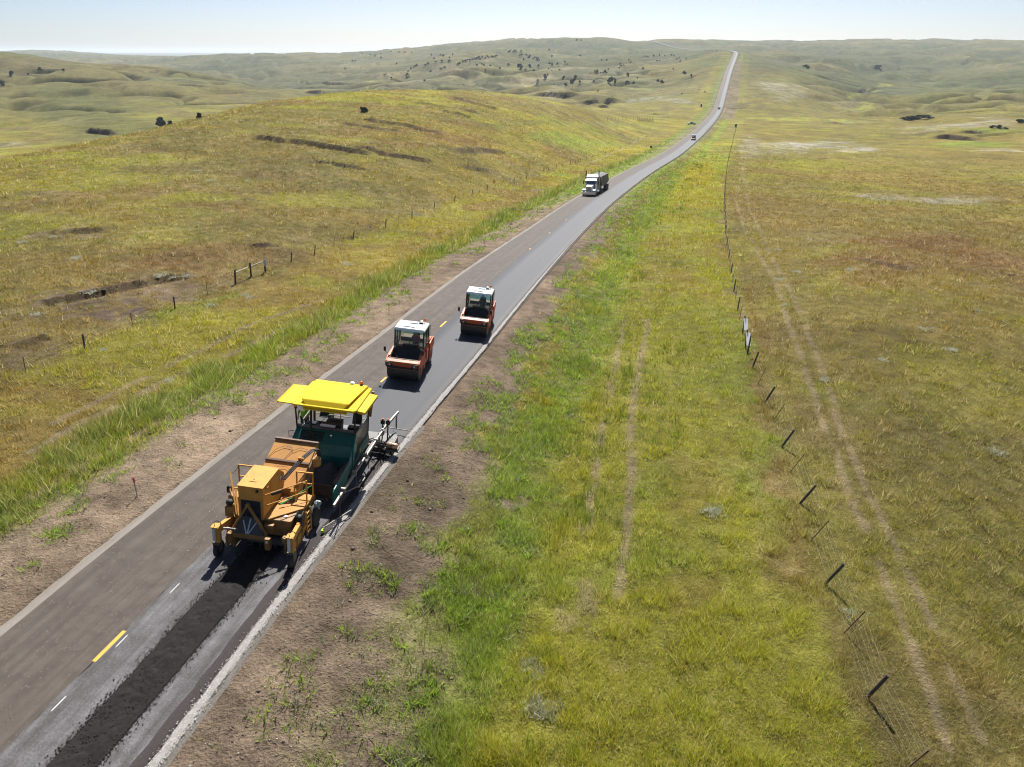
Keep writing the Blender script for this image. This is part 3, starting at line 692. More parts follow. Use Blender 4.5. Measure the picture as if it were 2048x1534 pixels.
sz = rng.uniform(.014, .05, k) * (1 + (rng.uniform(0, 1, k) > .96) * 1.4) * (1 + 1.6 * (dk > .4)) * np.clip(r / 70, 1, 1.8)
Vv = octv[None] * sz[:, None, None] * rng.uniform(.6, 1.3, (k, 6, 1)) * np.array([1, 1, .8])
aa = rng.uniform(0, 2 * PI, k); ca, sa = np.cos(aa)[:, None], np.sin(aa)[:, None]
Vv = np.stack([Vv[..., 0] * ca - Vv[..., 1] * sa + x[:, None], Vv[..., 0] * sa + Vv[..., 1] * ca + y[:, None], Vv[..., 2] + z[:, None] + sz[:, None] * .2], -1)
cl = np.where(rng.uniform(0, 1, (k, 1)) < .10, c3(.42, .38, .32), SOIL * .85) * rng.uniform(.6, 1.15, (k, 1)); cl = np.where((dk > .4)[:, None], SOIL_SHADE * 1.3, cl)  # clods on the banks take the same shade-darkened soil tone
me = np_mesh('soil_clods', Vv.reshape(-1, 3), (octf[None] + (np.arange(k) * 6)[:, None, None]).reshape(-1, 3), 3, np.repeat(cl, 6, 0))
tag(add_obj('soil_clods', me, m_clod), 'brown clods and pale pebbles lying on the bare soil', 'soil clods', kind='stuff')
HAZE, DENOISE = 0.7e-4, True
SKY_STR, SUN_STR, EXPO = .054, 5.0, 1.0

# ---------------------------------------------------------------- procedural materials
def paint(name, col, rough=.4, dirt=.25, dirtcol=(.16, .12, .085), scale=2.5, metal=0.0, spec=.5, bmp=0.0, bscale=30):
    m, nt, b = mat(name)
    tc = N(nt, 'ShaderNodeTexCoord'); ob = tc.outputs['Object']
    n1 = noise(nt, scale, 6, ob, .65); n2 = noise(nt, scale * 7, 4, ob, .7)
    f = math_(nt, 'MULTIPLY', maprange(nt, n1, .42, .72, 0, 1), maprange(nt, n2, .3, .7, .45, 1))
    f = math_(nt, 'MULTIPLY', f, dirt)
    nt.links.new(mixcol(nt, f, col, dirtcol), b.inputs['Base Color'])
    nt.links.new(maprange(nt, n2, .3, .7, max(.05, rough - .1), min(1, rough + .15)), b.inputs['Roughness'])
    b.inputs['Metallic'].default_value = metal; b.inputs['Specular IOR Level'].default_value = spec
    if bmp: bump(nt, b, noise(nt, bscale, 4, ob, .7), bmp, .03)
    return m

def flat(name, col, rough=.5, metal=0.0, emit=None):
    m, nt, b = mat(name)
    tc = N(nt, 'ShaderNodeTexCoord')
    n2 = noise(nt, 14, 4, tc.outputs['Object'], .7)
    nt.links.new(mixcol(nt, maprange(nt, n2, .3, .7, 0, .35), col, tuple(c * .6 for c in col)), b.inputs['Base Color'])
    b.inputs['Roughness'].default_value = rough; b.inputs['Metallic'].default_value = metal
    return m

def glass(name, tint, refl=.16, op=.25):
    m, nt, b = mat(name)
    t = N(nt, 'ShaderNodeBsdfTransparent'); t.inputs['Color'].default_value = (*tint, 1)
    g = N(nt, 'ShaderNodeBsdfGlossy'); g.inputs['Roughness'].default_value = .03
    mx = N(nt, 'ShaderNodeMixShader'); lw = N(nt, 'ShaderNodeLayerWeight', Blend=.3)
    nt.links.new(maprange(nt, lw.outputs['Fresnel'], 0, 1, refl * .5, .75), mx.inputs[0])
    nt.links.new(t.outputs[0], mx.inputs[1]); nt.links.new(g.outputs[0], mx.inputs[2])
    m2 = N(nt, 'ShaderNodeMixShader'); m2.inputs[0].default_value = op
    b.inputs['Base Color'].default_value = (*[c * .25 for c in tint], 1); b.inputs['Roughness'].default_value = .3
    nt.links.new(mx.outputs[0], m2.inputs[1]); nt.links.new(b.outputs[0], m2.inputs[2])
    nt.links.new(m2.outputs[0], nt.nodes['Material Output'].inputs['Surface'])
    return m

M = {}
M['yellow'] = paint('machine_yellow', (.54, .265, .052), .6, .5, (.22, .125, .055), 2.2, spec=.2)
M['yellow_dusty'] = paint('dusty_yellow_steel', (.47, .23, .062), .7, .75, (.23, .13, .07), 1.6, spec=.2)
M['yellow_dark'] = paint('grimy_yellow', (.30, .15, .034), .6, .9, (.045, .03, .022), 3)
M['canopy'] = paint('canopy_yellow', (.64, .44, .012), .65, .12, (.5, .33, .03), 1.2, spec=.12)
M['canopy2'] = paint('canopy_wing_yellow', (.64, .42, .022), .65, .12, (.5, .33, .03), 1.2, spec=.12)
M['teal'] = paint('teal_paint', (.0, .135, .125), .35, .22, (.06, .07, .06), 2.5)
M['black'] = flat('black_rubber', (.018, .017, .017), .7)
M['dark'] = paint('dark_steel', (.05, .046, .042), .55, .5, (.11, .08, .06), 4)
M['rust'] = paint('rusty_steel', (.13, .075, .045), .7, .7, (.05, .035, .03), 4)
M['alu'] = paint('aluminium', (.27, .25, .215), .5, .6, (.10, .08, .065), 6, .2)
M['grey'] = flat('light_grey_panel', (.45, .46, .48), .5)
M['white'] = paint('white_paint', (.82, .82, .80), .35, .12, (.5, .45, .4), 3)
M['chrome'] = paint('chrome', (.75, .77, .80), .18, .1, (.4, .38, .35), 3, .9)
M['steelblue'] = flat('hydraulic_cylinder_grey', (.50, .55, .60), .4)
M['orange'] = paint('roller_orange', (.56, .098, .013), .5, .28, (.16, .07, .04), 3)
M['roof'] = paint('white_roof', (.85, .86, .86), .35, .06)
M['roofpanel'] = flat('grey_roof_panel', (.22, .25, .29), .45)
M['drum'] = paint('drum_steel', (.075, .068, .062), .38, .6, (.03, .027, .025), 3, .5)
M['glass'] = glass('cab_glass', (.74, .90, .90), .08, .04)
M['screen'] = glass('windscreen_glass', (.35, .45, .52), .35, .5)
M['olive_glass'] = glass('side_window_glass', (.20, .21, .11), .3, .8)
M['amber'] = flat('amber_lens', (.75, .16, .01), .2)
M['red'] = flat('red_lens', (.55, .03, .02), .3)
M['lens'] = flat('headlamp_lens', (.55, .62, .72), .15)
M['lime'] = flat('hi_vis_lime', (.36, .62, .02), .8)
M['truck'] = paint('silver_white_cab', (.58, .60, .63), .35, .2, (.35, .33, .3), 3)
M['green'] = flat('bright_green_plastic', (.05, .45, .12), .5)
M['wood'] = paint('weathered_post', (.055, .048, .042), .9, .5, (.11, .095, .08), 8)
M['wood_pale'] = paint('pale_timber', (.42, .36, .28), .85, .4, (.2, .17, .13), 8)
M['tpost'] = paint('rusty_post', (.085, .04, .032), .8, .5, (.05, .04, .035), 8)
M['copper'] = paint('copper_tank', (.62, .36, .22), .35, .3, (.3, .2, .14), 5, .4)
M['tan'] = paint('dusty_tan_trailer', (.17, .14, .095), .6, .5, (.2, .15, .1), 2)
M['brownin'] = paint('brown_bin_steel', (.16, .085, .04), .7, .5, (.08, .05, .03), 3)
M['tarp'] = paint('grey_tarp', (.085, .088, .092), .8, .3, (.2, .19, .18), 3)
M['asphalt_heap'] = paint('loose_asphalt', (.040, .035, .036), .85, .6, (.11, .095, .095), 26, bmp=.9, bscale=38)
M['denim'] = flat('dark_trousers', (.03, .035, .06), .9)
M['skin'] = flat('skin', (.42, .25, .17), .6)
M['seat'] = flat('black_seat', (.022, .022, .024), .75)
M['pink'] = flat('pink_paint', (.62, .06, .10), .7)
M['gold'] = flat('gold_plate', (.75, .42, .03), .6)

# ---------------------------------------------------------------- mesh builder
class MB:
    def __init__(s): s.v = []; s.f = []
    def add(s, vs, fs):
        k = len(s.v); s.v += [tuple(map(float, p)) for p in vs]; s.f += [[k + i for i in f] for f in fs]; return s
    def hexa(s, p):
        return s.add(p, [(3, 2, 1, 0), (4, 5, 6, 7), (0, 1, 5, 4), (1, 2, 6, 5), (2, 3, 7, 6), (3, 0, 4, 7)])
    def box(s, x0, x1, y0, y1, z0, z1):
        return s.hexa([(x0, y0, z0), (x1, y0, z0), (x1, y1, z0), (x0, y1, z0), (x0, y0, z1), (x1, y0, z1), (x1, y1, z1), (x0, y1, z1)])
    def prism(s, poly, ax, a, b):
        """poly extruded along axis ax ('x': poly is (y,z); 'y': (x,z); 'z': (x,y)) from a to b"""
        n = len(poly)
        mk = {'x': lambda p, t: (t, p[0], p[1]), 'y': lambda p, t: (p[0], t, p[1]), 'z': lambda p, t: (p[0], p[1], t)}[ax]
        vs = [mk(p, a) for p in poly] + [mk(p, b) for p in poly]
        return s.add(vs, [tuple(range(n))[::-1], tuple(range(n, 2 * n))] + [(i, (i + 1) % n, n + (i + 1) % n, n + i) for i in range(n)])
    def tube(s, pts, r, n=8):
        pts = [Vector(p) for p in pts]; rs = r if isinstance(r, (list, tuple)) else [r] * len(pts)
        rings = []; up = Vector((0, 0, 1))
        for i, p in enumerate(pts):
            d = (pts[min(i + 1, len(pts) - 1)] - pts[max(i - 1, 0)]).normalized()
            u = d.cross(up if abs(d.z) < .93 else Vector((1, 0, 0))).normalized(); w = u.cross(d)
            rings.append([p + (u * math.cos(2 * PI * k / n) + w * math.sin(2 * PI * k / n)) * rs[i] for k in range(n)])
        vs = [q for r_ in rings for q in r_]; fs = []
        for i in range(len(pts) - 1):
            for k in range(n):
                fs.append((i * n + k, i * n + (k + 1) % n, (i + 1) * n + (k + 1) % n, (i + 1) * n + k))
        fs += [tuple(range(n))[::-1], tuple(range((len(pts) - 1) * n, len(pts) * n))]
        return s.add(vs, fs)
    def bar(s, p, q, w, h=None, up=(0, 0, 1)):
        p, q = Vector(p), Vector(q); d = (q - p).normalized(); up = Vector(up)
        if abs(d.dot(up)) > .98: up = Vector((1, 0, 0))
        u = d.cross(up).normalized() * (w / 2); v = u.normalized().cross(d) * ((h or w) / 2)
        return s.hexa([p - u - v, p + u - v, q + u - v, q - u - v, p - u + v, p + u + v, q + u + v, q - u + v])
    def cyl(s, p, q, r, n=16, r2=None): return s.tube([p, q], [r, r if r2 is None else r2], n)
    def lathe(s, prof, p, ax, n=24):
        """prof: (radius, distance along axis)"""
        p = Vector(p); ax = Vector(ax).normalized(); u = ax.cross(Vector((0, 0, 1)) if abs(ax.z) < .9 else Vector((1, 0, 0))).normalized(); w = ax.cross(u)
        vs = [p + ax * h + (u * math.cos(2 * PI * k / n) + w * math.sin(2 * PI * k / n)) * r for r, h in prof for k in range(n)]
        fs = [(i * n + k, i * n + (k + 1) % n, (i + 1) * n + (k + 1) % n, (i + 1) * n + k) for i in range(len(prof) - 1) for k in range(n)]
        fs += [tuple(range(n))[::-1], tuple(range((len(prof) - 1) * n, len(prof) * n))]
        return s.add(vs, fs)
    def ball(s, c, r, sq=(1, 1, 1), n=12, jit=0.0):
        vs = [(c[0], c[1], c[2] - r * sq[2])]; m = n // 2
        for i in range(1, m):
            a = -PI / 2 + PI * i / m
            for k in range(n):
                j = 1 + rnd.uniform(-jit, jit)
                vs.append((c[0] + r * sq[0] * j * math.cos(a) * math.cos(2 * PI * k / n), c[1] + r * sq[1] * j * math.cos(a) * math.sin(2 * PI * k / n), c[2] + r * sq[2] * j * math.sin(a)))
        vs.append((c[0], c[1], c[2] + r * sq[2])); T = len(vs) - 1
        fs = [(0, 1 + (k + 1) % n, 1 + k) for k in range(n)]
        fs += [(1 + i * n + k, 1 + i * n + (k + 1) % n, 1 + (i + 1) * n + (k + 1) % n, 1 + (i + 1) * n + k) for i in range(m - 2) for k in range(n)]
        fs += [(1 + (m - 2) * n + k, 1 + (m - 2) * n + (k + 1) % n, T) for k in range(n)]
        return s.add(vs, fs)
    def build(s, name, m, parent=None, smooth=False, bev=0.0, off=(0, 0, 0)):
        me = bpy.data.meshes.new(name)
        me.from_pydata([(a - off[0], b - off[1], c - off[2]) for a, b, c in s.v], [], s.f); me.update()
        import bmesh
        bm = bmesh.new(); bm.from_mesh(me); bmesh.ops.recalc_face_normals(bm, faces=bm.faces)
        if bev:
            ed = [e for e in bm.edges if e.is_manifold and e.calc_face_angle(0) > .5]
            bmesh.ops.bevel(bm, geom=ed, offset=bev, segments=2, affect='EDGES', profile=.6, clamp_overlap=True)
        bm.to_mesh(me); bm.free()
        o = bpy.data.objects.new(name, me); C.objects.link(o); me.materials.append(M[m] if isinstance(m, str) else m)
        if smooth:
            me.polygons.foreach_set('use_smooth', [True] * len(me.polygons))
            try: me.set_sharp_from_angle(angle=.7)
            except Exception: pass
        if parent is not None: o.parent = parent
        return o

def frame_empty(name, org, ex, ey, ez):
    o = bpy.data.objects.new(name, None); C.objects.link(o); o.empty_display_size = .3
    m = Matrix.Identity(4)
    for i in range(3):
        m[i][0], m[i][1], m[i][2], m[i][3] = ex[i], ey[i], ez[i], org[i]
    o.matrix_world = m
    return o

def axes_at(x, y, heading):
    """upright axes: local +y points along heading (clockwise from +Y)"""
    return (np.array([math.cos(heading), -math.sin(heading), 0]), np.array([math.sin(heading), math.cos(heading), 0]), np.array([0, 0, 1.]))

def children(o): return [c for c in bpy.data.objects if c.parent == o]
def copy_tree(o, parent=None):
    c = o.copy(); C.objects.link(c)
    if parent is not None: c.parent = parent
    for ch in children(o): copy_tree(ch, c)
    return c

# ---------------------------------------------------------------- people: skinned bodies
def skin_mesh(name, pts, edges, rad, m, parent, sub=1):
    me = bpy.data.meshes.new(name); me.from_pydata(pts, edges, []); me.update()
    o = bpy.data.objects.new(name, me); C.objects.link(o)
    md = o.modifiers.new('s', 'SKIN'); md.use_smooth_shade = True
    for i, r in enumerate(rad):
        me.skin_vertices[0].data[i].radius = (r, r) if not isinstance(r, tuple) else r
    me.skin_vertices[0].data[0].use_root = True
    if sub: ms = o.modifiers.new('u', 'SUBSURF'); ms.levels = sub; ms.render_levels = sub
    dg = bpy.context.evaluated_depsgraph_get(); dg.update()
    nm = bpy.data.meshes.new_from_object(o.evaluated_get(dg)); nm.name = name
    o.modifiers.clear(); o.data = nm; bpy.data.meshes.remove(me)
    nm.materials.clear(); nm.materials.append(M[m])
    if parent is not None: o.parent = parent
    return o

def make_person(loc, axes, J, label, shirt, trousers, hat, group=None):
    """J: joints in the local frame (x right, y back, z up); the person faces -y"""
    root = frame_empty('person', loc, *axes); tag(root, label, 'person', group)
    ks = ['pelvis', 'waist', 'chest', 'neck', 'chin', 'crown', 'shL', 'elL', 'wrL', 'shR', 'elR', 'wrR', 'hipL', 'knL', 'anL', 'toL', 'hipR', 'knR', 'anR', 'toR']
    idx = {k: i for i, k in enumerate(ks)}
    pts = [J[k] for k in ks]
    rad = [.12, .115, .13, .055, .075, .085, .06, .042, .030, .06, .042, .030, .085, .058, .042, .032, .085, .058, .042, .032]
    ed = [('pelvis', 'waist'), ('waist', 'chest'), ('chest', 'neck'), ('neck', 'chin'), ('chin', 'crown'), ('chest', 'shL'), ('shL', 'elL'), ('elL', 'wrL'), ('chest', 'shR'), ('shR', 'elR'), ('elR', 'wrR'),
          ('pelvis', 'hipL'), ('hipL', 'knL'), ('knL', 'anL'), ('anL', 'toL'), ('pelvis', 'hipR'), ('hipR', 'knR'), ('knR', 'anR'), ('anR', 'toR')]
    ed = [(idx[a], idx[b]) for a, b in ed]
    for sd in 'LR':                                   # palm, four curled fingers, thumb
        w = Vector(J['wr' + sd]); e = Vector(J['el' + sd]); d = (w - e).normalized(); side = d.cross(Vector((0, 0, 1)))
        side = side.normalized() if side.length > .1 else Vector((1, 0, 0)); dn = side.cross(d)
        p = len(pts); pts.append(tuple(w + d * .07)); rad.append(.026); ed.append((idx['wr' + sd], p))
        for k, l in enumerate((.062, .074, .070, .054)):
            a = w + d * .10 + side * (.024 * (k - 1.5)); b = a + d * l * .55 - dn * .008; c_ = b + d * l * .3 - dn * l * .42
            q = len(pts); pts += [tuple(a), tuple(b), tuple(c_)]; rad += [.010, .009, .008]; ed += [(p, q), (q, q + 1), (q + 1, q + 2)]
        t = len(pts); a = w + d * .045 + side * (.036 if sd == 'L' else -.036); pts += [tuple(a), tuple(a + d * .045 + side * (.018 if sd == 'L' else -.018) - dn * .012)]; rad += [.013, .010]; ed += [(p, t), (t, t + 1)]
    body = skin_mesh('body', pts, ed, rad, 'skin', root)
    hd = Vector(J['chin']) * .5 + Vector(J['crown']) * .5
    f = MB(); f.ball(hd + Vector((0, -.098, -.012)), .016, (1, 1.3, 1.2), 8); f.build('nose', 'skin', body)
    for s_ in (-1, 1):
        MB().ball(hd + Vector((.032 * s_, -.083, .018)), .010, (1.2, .6, .8), 8).build('eye', 'black', body)
        MB().ball(hd + Vector((.09 * s_, .0, .0)), .03, (.35, .7, 1.1), 8).build('ear', 'skin', body)
    MB().ball(hd + Vector((0, -.083, -.05)), .022, (1.1, .4, .35), 8).build('mouth', 'rust', body)
    ex = lambda r, k: tuple(a + k for a in (r, r)) if not isinstance(r, tuple) else r
    def cloth(name, keys, edges, rr, m):
        ii = {k: i for i, k in enumerate(keys)}
        return skin_mesh(name, [J[k] for k in keys], [(ii[a], ii[b]) for a, b in edges], rr, m, root)
    half = lambda a, b, t: tuple(Vector(J[a]) * (1 - t) + Vector(J[b]) * t)
    J['slL'] = half('elL', 'wrL', .15); J['slR'] = half('elR', 'wrR', .15); J['col'] = half('chest', 'neck', .6)
    cloth('shirt', ['waist', 'chest', 'col', 'shL', 'elL', 'slL', 'shR', 'elR', 'slR', 'pelvis'], [('waist', 'chest'), ('chest', 'col'), ('chest', 'shL'), ('shL', 'elL'), ('elL', 'slL'), ('chest', 'shR'), ('shR', 'elR'), ('elR', 'slR'), ('waist', 'pelvis')],
          [(.175, .135), (.19, .15), (.075, .075), .088, .062, .056, .088, .062, .056, (.165, .13)], shirt)
    cloth('trousers', ['pelvis', 'hipL', 'knL', 'anL', 'hipR', 'knR', 'anR'], [('pelvis', 'hipL'), ('hipL', 'knL'), ('knL', 'anL'), ('pelvis', 'hipR'), ('hipR', 'knR'), ('knR', 'anR')],
          [(.155, .125), .105, .076, .062, .105, .076, .062], trousers)
    for sd in 'LR':
        b_ = MB(); a = Vector(J['an' + sd]); t = Vector(J['to' + sd]); b_.tube([a + Vector((0, .06, -.05)), a + Vector((0, 0, -.04)), t + Vector((0, 0, .0)), t + (t - a).normalized() * .04], [.045, .052, .045, .03], 10); b_.build('boot', 'black', root, True)
    h = MB(); c = Vector(J['crown']); h.lathe([(.118, -.045), (.115, .0), (.095, .05), (.05, .085), (.01, .095)], c, (0, 0, 1), 16); h.lathe([(.15, -.05), (.15, -.042)], c + Vector((0, -.02, 0)), (0, 0, 1), 16)
    h.build('hard_hat', hat, root, True)
    return root

STAND = dict(pelvis=(0, 0, .95), waist=(0, -.01, 1.10), chest=(0, 0, 1.33), neck=(0, -.01, 1.52), chin=(0, -.04, 1.60), crown=(0, -.02, 1.73), shL=(-.19, 0, 1.43), elL=(-.25, -.06, 1.16), wrL=(-.2, -.28, 1.05), shR=(.19, 0, 1.43), elR=(.25, -.06, 1.16), wrR=(.2, -.28, 1.05),
             hipL=(-.10, 0, .90), knL=(-.11, -.02, .49), anL=(-.12, .02, .09), toL=(-.13, -.15, .05), hipR=(.10, 0, .90), knR=(.11, -.02, .49), anR=(.12, .02, .09), toR=(.13, -.15, .05))
SIT = dict(pelvis=(0, 0, .10), waist=(0, .02, .26), chest=(0, .03, .50), neck=(0, .0, .69), chin=(0, -.03, .77), crown=(0, -.01, .90), shL=(-.19, .02, .60), elL=(-.25, -.1, .35), wrL=(-.16, -.34, .36), shR=(.19, .02, .60), elR=(.26, -.04, .34), wrR=(.24, -.27, .30),
           hipL=(-.10, -.04, .10), knL=(-.13, -.43, .12), anL=(-.13, -.48, -.30), toL=(-.13, -.66, -.34), hipR=(.10, -.04, .10), knR=(.13, -.43, .12), anR=(.13, -.48, -.30), toR=(.13, -.66, -.34))
# ---------------------------------------------------------------- pavement
def ribbon(name, m, o_of, s0, s1, hfun, kind='structure', label=None, sub=1, wob=0.0, thick=0.0):
    """o_of: list of offsets (floats or functions of s); hfun(o,s) height above the road plane"""
    st = RS[(RS > s0) & (RS < s1)]; st = np.r_[s0, st, s1]
    if sub > 1: st = np.interp(np.arange(0, len(st) - 1 + 1e-6, 1 / sub), np.arange(len(st)), st)
    O = np.stack([np.full(len(st), f) if np.isscalar(f) else f(st) for f in o_of], 1)
    if wob:
        for e, sd in ((0, 5), (-1, 9)):
            O[:, e] += (fbm(st * 2.6, np.full(len(st), sd * 3.3 + 1), sd, 4) - .5) * wob * np.clip(1 + st / 400, 1, 6) * 2
    S_ = np.repeat(st[:, None], O.shape[1], 1)
    P = road_pt(O.ravel(), S_.ravel(), 0.0); P[:, 2] += hfun(O.ravel(), S_.ravel())
    n = O.shape[1]; a = np.arange(len(st) - 1)[:, None] * n + np.arange(n - 1)[None]
    F = np.stack([a, a + 1, a + n + 1, a + n], -1).reshape(-1, 4)
    ob = add_obj(name, np_mesh(name, P, F, 4, uv=np.stack([O.ravel(), S_.ravel()], 1), smooth=True), m)
    tag(ob, label, None, None, kind); return ob

def road_mat(name, base, streak, speck=.0, speckcol=(.45, .42, .38), rough=.9, spec=.3, fine=40, bmp=.5, stretch=(3.0, .10), amp=.8, mott=0.0, mottcol=(.1, .1, .1)):
    m, nt, b = mat(name)
    at = N(nt, 'ShaderNodeAttribute', attribute_name='road')
    mp = N(nt, 'ShaderNodeMapping'); mp.inputs['Scale'].default_value = (stretch[0], stretch[1], 1); nt.links.new(at.outputs['Vector'], mp.inputs['Vector'])
    n1 = noise(nt, 1.0, 5, mp.outputs[0], .6); n2 = noise(nt, fine, 5, at.outputs['Vector'], .75); n3 = noise(nt, 1.3, 6, at.outputs['Vector'], .65)
    col = mixcol(nt, maprange(nt, n1, .35, .68, 0, amp), base, streak)
    if mott: col = mixcol(nt, math_(nt, 'MULTIPLY', maprange(nt, n3, .38, .62, 0, 1), mott), col, mottcol)
    v = N(nt, 'ShaderNodeVectorMath', operation='SCALE'); nt.links.new(col, v.inputs[0]); nt.links.new(maprange(nt, n2, .28, .72, .5, 1.5), v.inputs['Scale'])
    col = v.outputs[0]
    if speck:
        vo = N(nt, 'ShaderNodeTexVoronoi'); vo.inputs['Scale'].default_value = 9; nt.links.new(at.outputs['Vector'], vo.inputs['Vector'])
        col = mixcol(nt, math_(nt, 'MULTIPLY', maprange(nt, vo.outputs['Distance'], .10, .16, speck, 0), maprange(nt, n3, .45, .6, 0, 1)), col, speckcol)
    nt.links.new(col, b.inputs['Base Color']); b.inputs['Roughness'].default_value = rough; b.inputs['Specular IOR Level'].default_value = spec
    bump(nt, b, n2, bmp, .02)
    return m

m_old = road_mat('milled_old_asphalt', (.062, .050, .041), (.110, .092, .077), .7, rough=.85, spec=.35, stretch=(2.6, .06), mott=.65, mottcol=(.048, .036, .028))
m_tack = road_mat('tack_coated_asphalt', (.068, .065, .067), (.160, .156, .163), .2, rough=.85, spec=.25, fine=16, stretch=(3.2, .22), mott=.55, mottcol=(.045, .039, .037))
m_new = road_mat('fresh_asphalt', (.045, .048, .055), (.056, .059, .067), .0, rough=.74, spec=.35, fine=70, bmp=.3, stretch=(2.0, .03), amp=.7)
m_selv = road_mat('loose_mat_edge', (.050, .048, .048), (.036, .035, .035), .0, rough=.7, spec=.4, fine=30, bmp=.8)
m_grav = road_mat('pale_gravel', (.30, .285, .27), (.19, .178, .165), .0, rough=.95, spec=.2, fine=30, bmp=1.0, stretch=(6, 5))
m_gravd = road_mat('coarse_gravel', (.15, .138, .122), (.09, .08, .07), .5, rough=.95, spec=.2, fine=18, bmp=.9, stretch=(2, .5))
m_dust = road_mat('dusty_gravel_edge', (.22, .20, .175), (.15, .13, .11), .0, rough=.95, spec=.2, fine=26, bmp=.6, stretch=(2, .3))
m_wet = road_mat('wet_prime', (.042, .035, .034), (.028, .023, .023), .0, rough=.85, spec=.2, fine=16, bmp=.6, stretch=(3, .3))
m_wind = road_mat('loose_hot_mix', (.010, .0085, .0085), (.018, .015, .015), .35, (.16, .14, .13), rough=.9, spec=.2, fine=9, bmp=1.0, stretch=(2, 1), mott=.4, mottcol=(.016, .013, .014))

SEND = RS[-1] - 1.0; S0 = RS[0] + .1
_mo, _ms, _, _ = road_coords([mach(1.8, 1.55, 0)[0]], [mach(1.8, 1.55, 0)[1]]); SPAV = float(_ms[0])
_mo, _ms, _, _ = road_coords([mach(.9, -8.4, 0)[0]], [mach(.9, -8.4, 0)[1]]); SELEV = float(_ms[0])
far_h = lambda o, s: 0.0003 * np.maximum(s, 0)
base_d = lambda o, s: -.05 + far_h(o, s)
ribbon('road_base', m_gravd, [-3.75, -3.0, 0, 3, 4.2], S0, SEND, base_d)
ribbon('gravel_edge', m_dust, [-3.72, -3.30], S0, SEND, lambda o, s: -.012 + far_h(o, s), wob=.10)
ribbon('old_lane', m_old, [-3.36, -2.5, -1.6, -.8, .02], S0, SEND, lambda o, s: .0 + far_h(o, s))
ribbon('tack_coat', m_tack, [.03, 1, 2, 3, 3.72], S0, SPAV + .4, lambda o, s: .004 + far_h(o, s), wob=.05)
ribbon('wet_edge', m_wet, [3.45, 4.0], S0, SPAV + .5, lambda o, s: .006 + far_h(o, s), wob=.06)
hump = lambda o, s: .02 + .05 * np.sin(np.clip((o - 3.85) / .36, 0, 1) * PI) + (fbm(s * 3, o * 3, 5, 3) - .5) * .05
_sw = lambda s: np.interp(s, [-60, 10, 60, 300], [1, .95, .45, .4])
ribbon('pale_gravel_strip', m_grav, [3.88, lambda s: 3.88 + .08 * _sw(s), lambda s: 3.88 + .16 * _sw(s), lambda s: 3.88 + .24 * _sw(s), lambda s: 3.88 + .32 * _sw(s)], S0, 330, lambda o, s: hump(o, s) + far_h(o, s), wob=.06)
ribbon('coarse_gravel_strip', m_gravd, [4.12, 4.24, 4.36, 4.46], S0, SPAV + 3, lambda o, s: .012 - sstep(4.36, 4.5, o) * .10 + (fbm(s * 3, o * 3, 6, 3) - .5) * .05 + far_h(o, s), wob=.10)
ribbon('fresh_mat', m_new, [.0, .02, 1, 2, 3, 3.44], SPAV, SEND, lambda o, s: np.where(o < .01, .0, .055) + far_h(o, s))
ribbon('loose_mat_edge', m_selv, [3.44, 3.6, 3.78, 3.90], SPAV, 420, lambda o, s: np.interp(o, [3.44, 3.6, 3.78, 3.9], [.056, .075, .06, 0]) + (fbm(s * 2, o * 3, 7, 3) - .5) * .02 + far_h(o, s))
# windrow of loose asphalt waiting for the elevator
def wind_h(o, s):
    u = np.clip((o - 1.42) / 1.25, 0, 1)
    return .006 + np.sin(u * PI) ** .8 * (.13 + (fbm(s * .7, o * .7, 15, 3) - .5) * .08) + (fbm(s * 4, o * 4, 16, 3) - .5) * .14 * np.sin(u * PI)
wd = ribbon('asphalt_windrow', m_wind, list(np.linspace(1.42, 2.67, 26)), S0, SELEV + 1.2, wind_h, kind='stuff', sub=9, wob=.035)
tag(wd, 'long dark ridge of loose asphalt lying along the tacked lane', 'asphalt windrow')

# loose stones on the pale strip, crumbs of mix beside the windrow
def pebbles(name, o, s, h, size, cols, label, cat, flat_=.8):
    k = len(o); c = road_pt(o, s); c[:, 2] += h
    v = octv[None] * size[:, None, None] * rng.uniform(.6, 1.3, (k, 6, 1)) * np.array([1, 1, flat_])
    a = rng.uniform(0, 2 * PI, k); ca, sa = np.cos(a)[:, None], np.sin(a)[:, None]
    v = np.stack([v[..., 0] * ca - v[..., 1] * sa + c[:, 0:1], v[..., 0] * sa + v[..., 1] * ca + c[:, 1:2], v[..., 2] + c[:, 2:3]], -1)
    ob = add_obj(name, np_mesh(name, v.reshape(-1, 3), (octf[None] + (np.arange(k) * 6)[:, None, None]).reshape(-1, 3), 3, np.repeat(cols, 6, 0)), m_clod); tag(ob, label, cat, kind='stuff')
k = 16000; s_ = -26 + 90 * rng.uniform(0, 1, k) ** 1.5; w_ = np.interp(s_, [-26, 10, 60], [.17, .16, .08])
pebbles('gravel_stones', 4.03 - .17 + w_ + rng.normal(0, 1, k) * w_ * .62, s_, .05, rng.uniform(.012, .034, k), np.where(rng.uniform(0, 1, (k, 1)) < .7, c3(.46, .43, .41), c3(.20, .18, .165)) * rng.uniform(.7, 1.2, (k, 1)), 'pale gravel stones strewn along the outer pavement edge', 'gravel')
k = 5200; s_ = rng.uniform(-26, SELEV + .5, k); sd_ = rng.integers(0, 2, k); o_ = np.where(sd_ == 0, 1.44, 2.65) + np.where(sd_ == 0, -1, 1) * (rng.exponential(.07, k) - .06)
pebbles('asphalt_crumbs', o_, s_, .03, rng.uniform(.010, .034, k), np.tile(c3(.016, .013, .013), (k, 1)) * rng.uniform(.7, 1.8, (k, 1)), 'dark crumbs of asphalt spilled beside the windrow', 'asphalt crumbs')
k = 1500; s_ = rng.uniform(-26, SELEV + .5, k); u_ = rng.uniform(.1, .9, k)
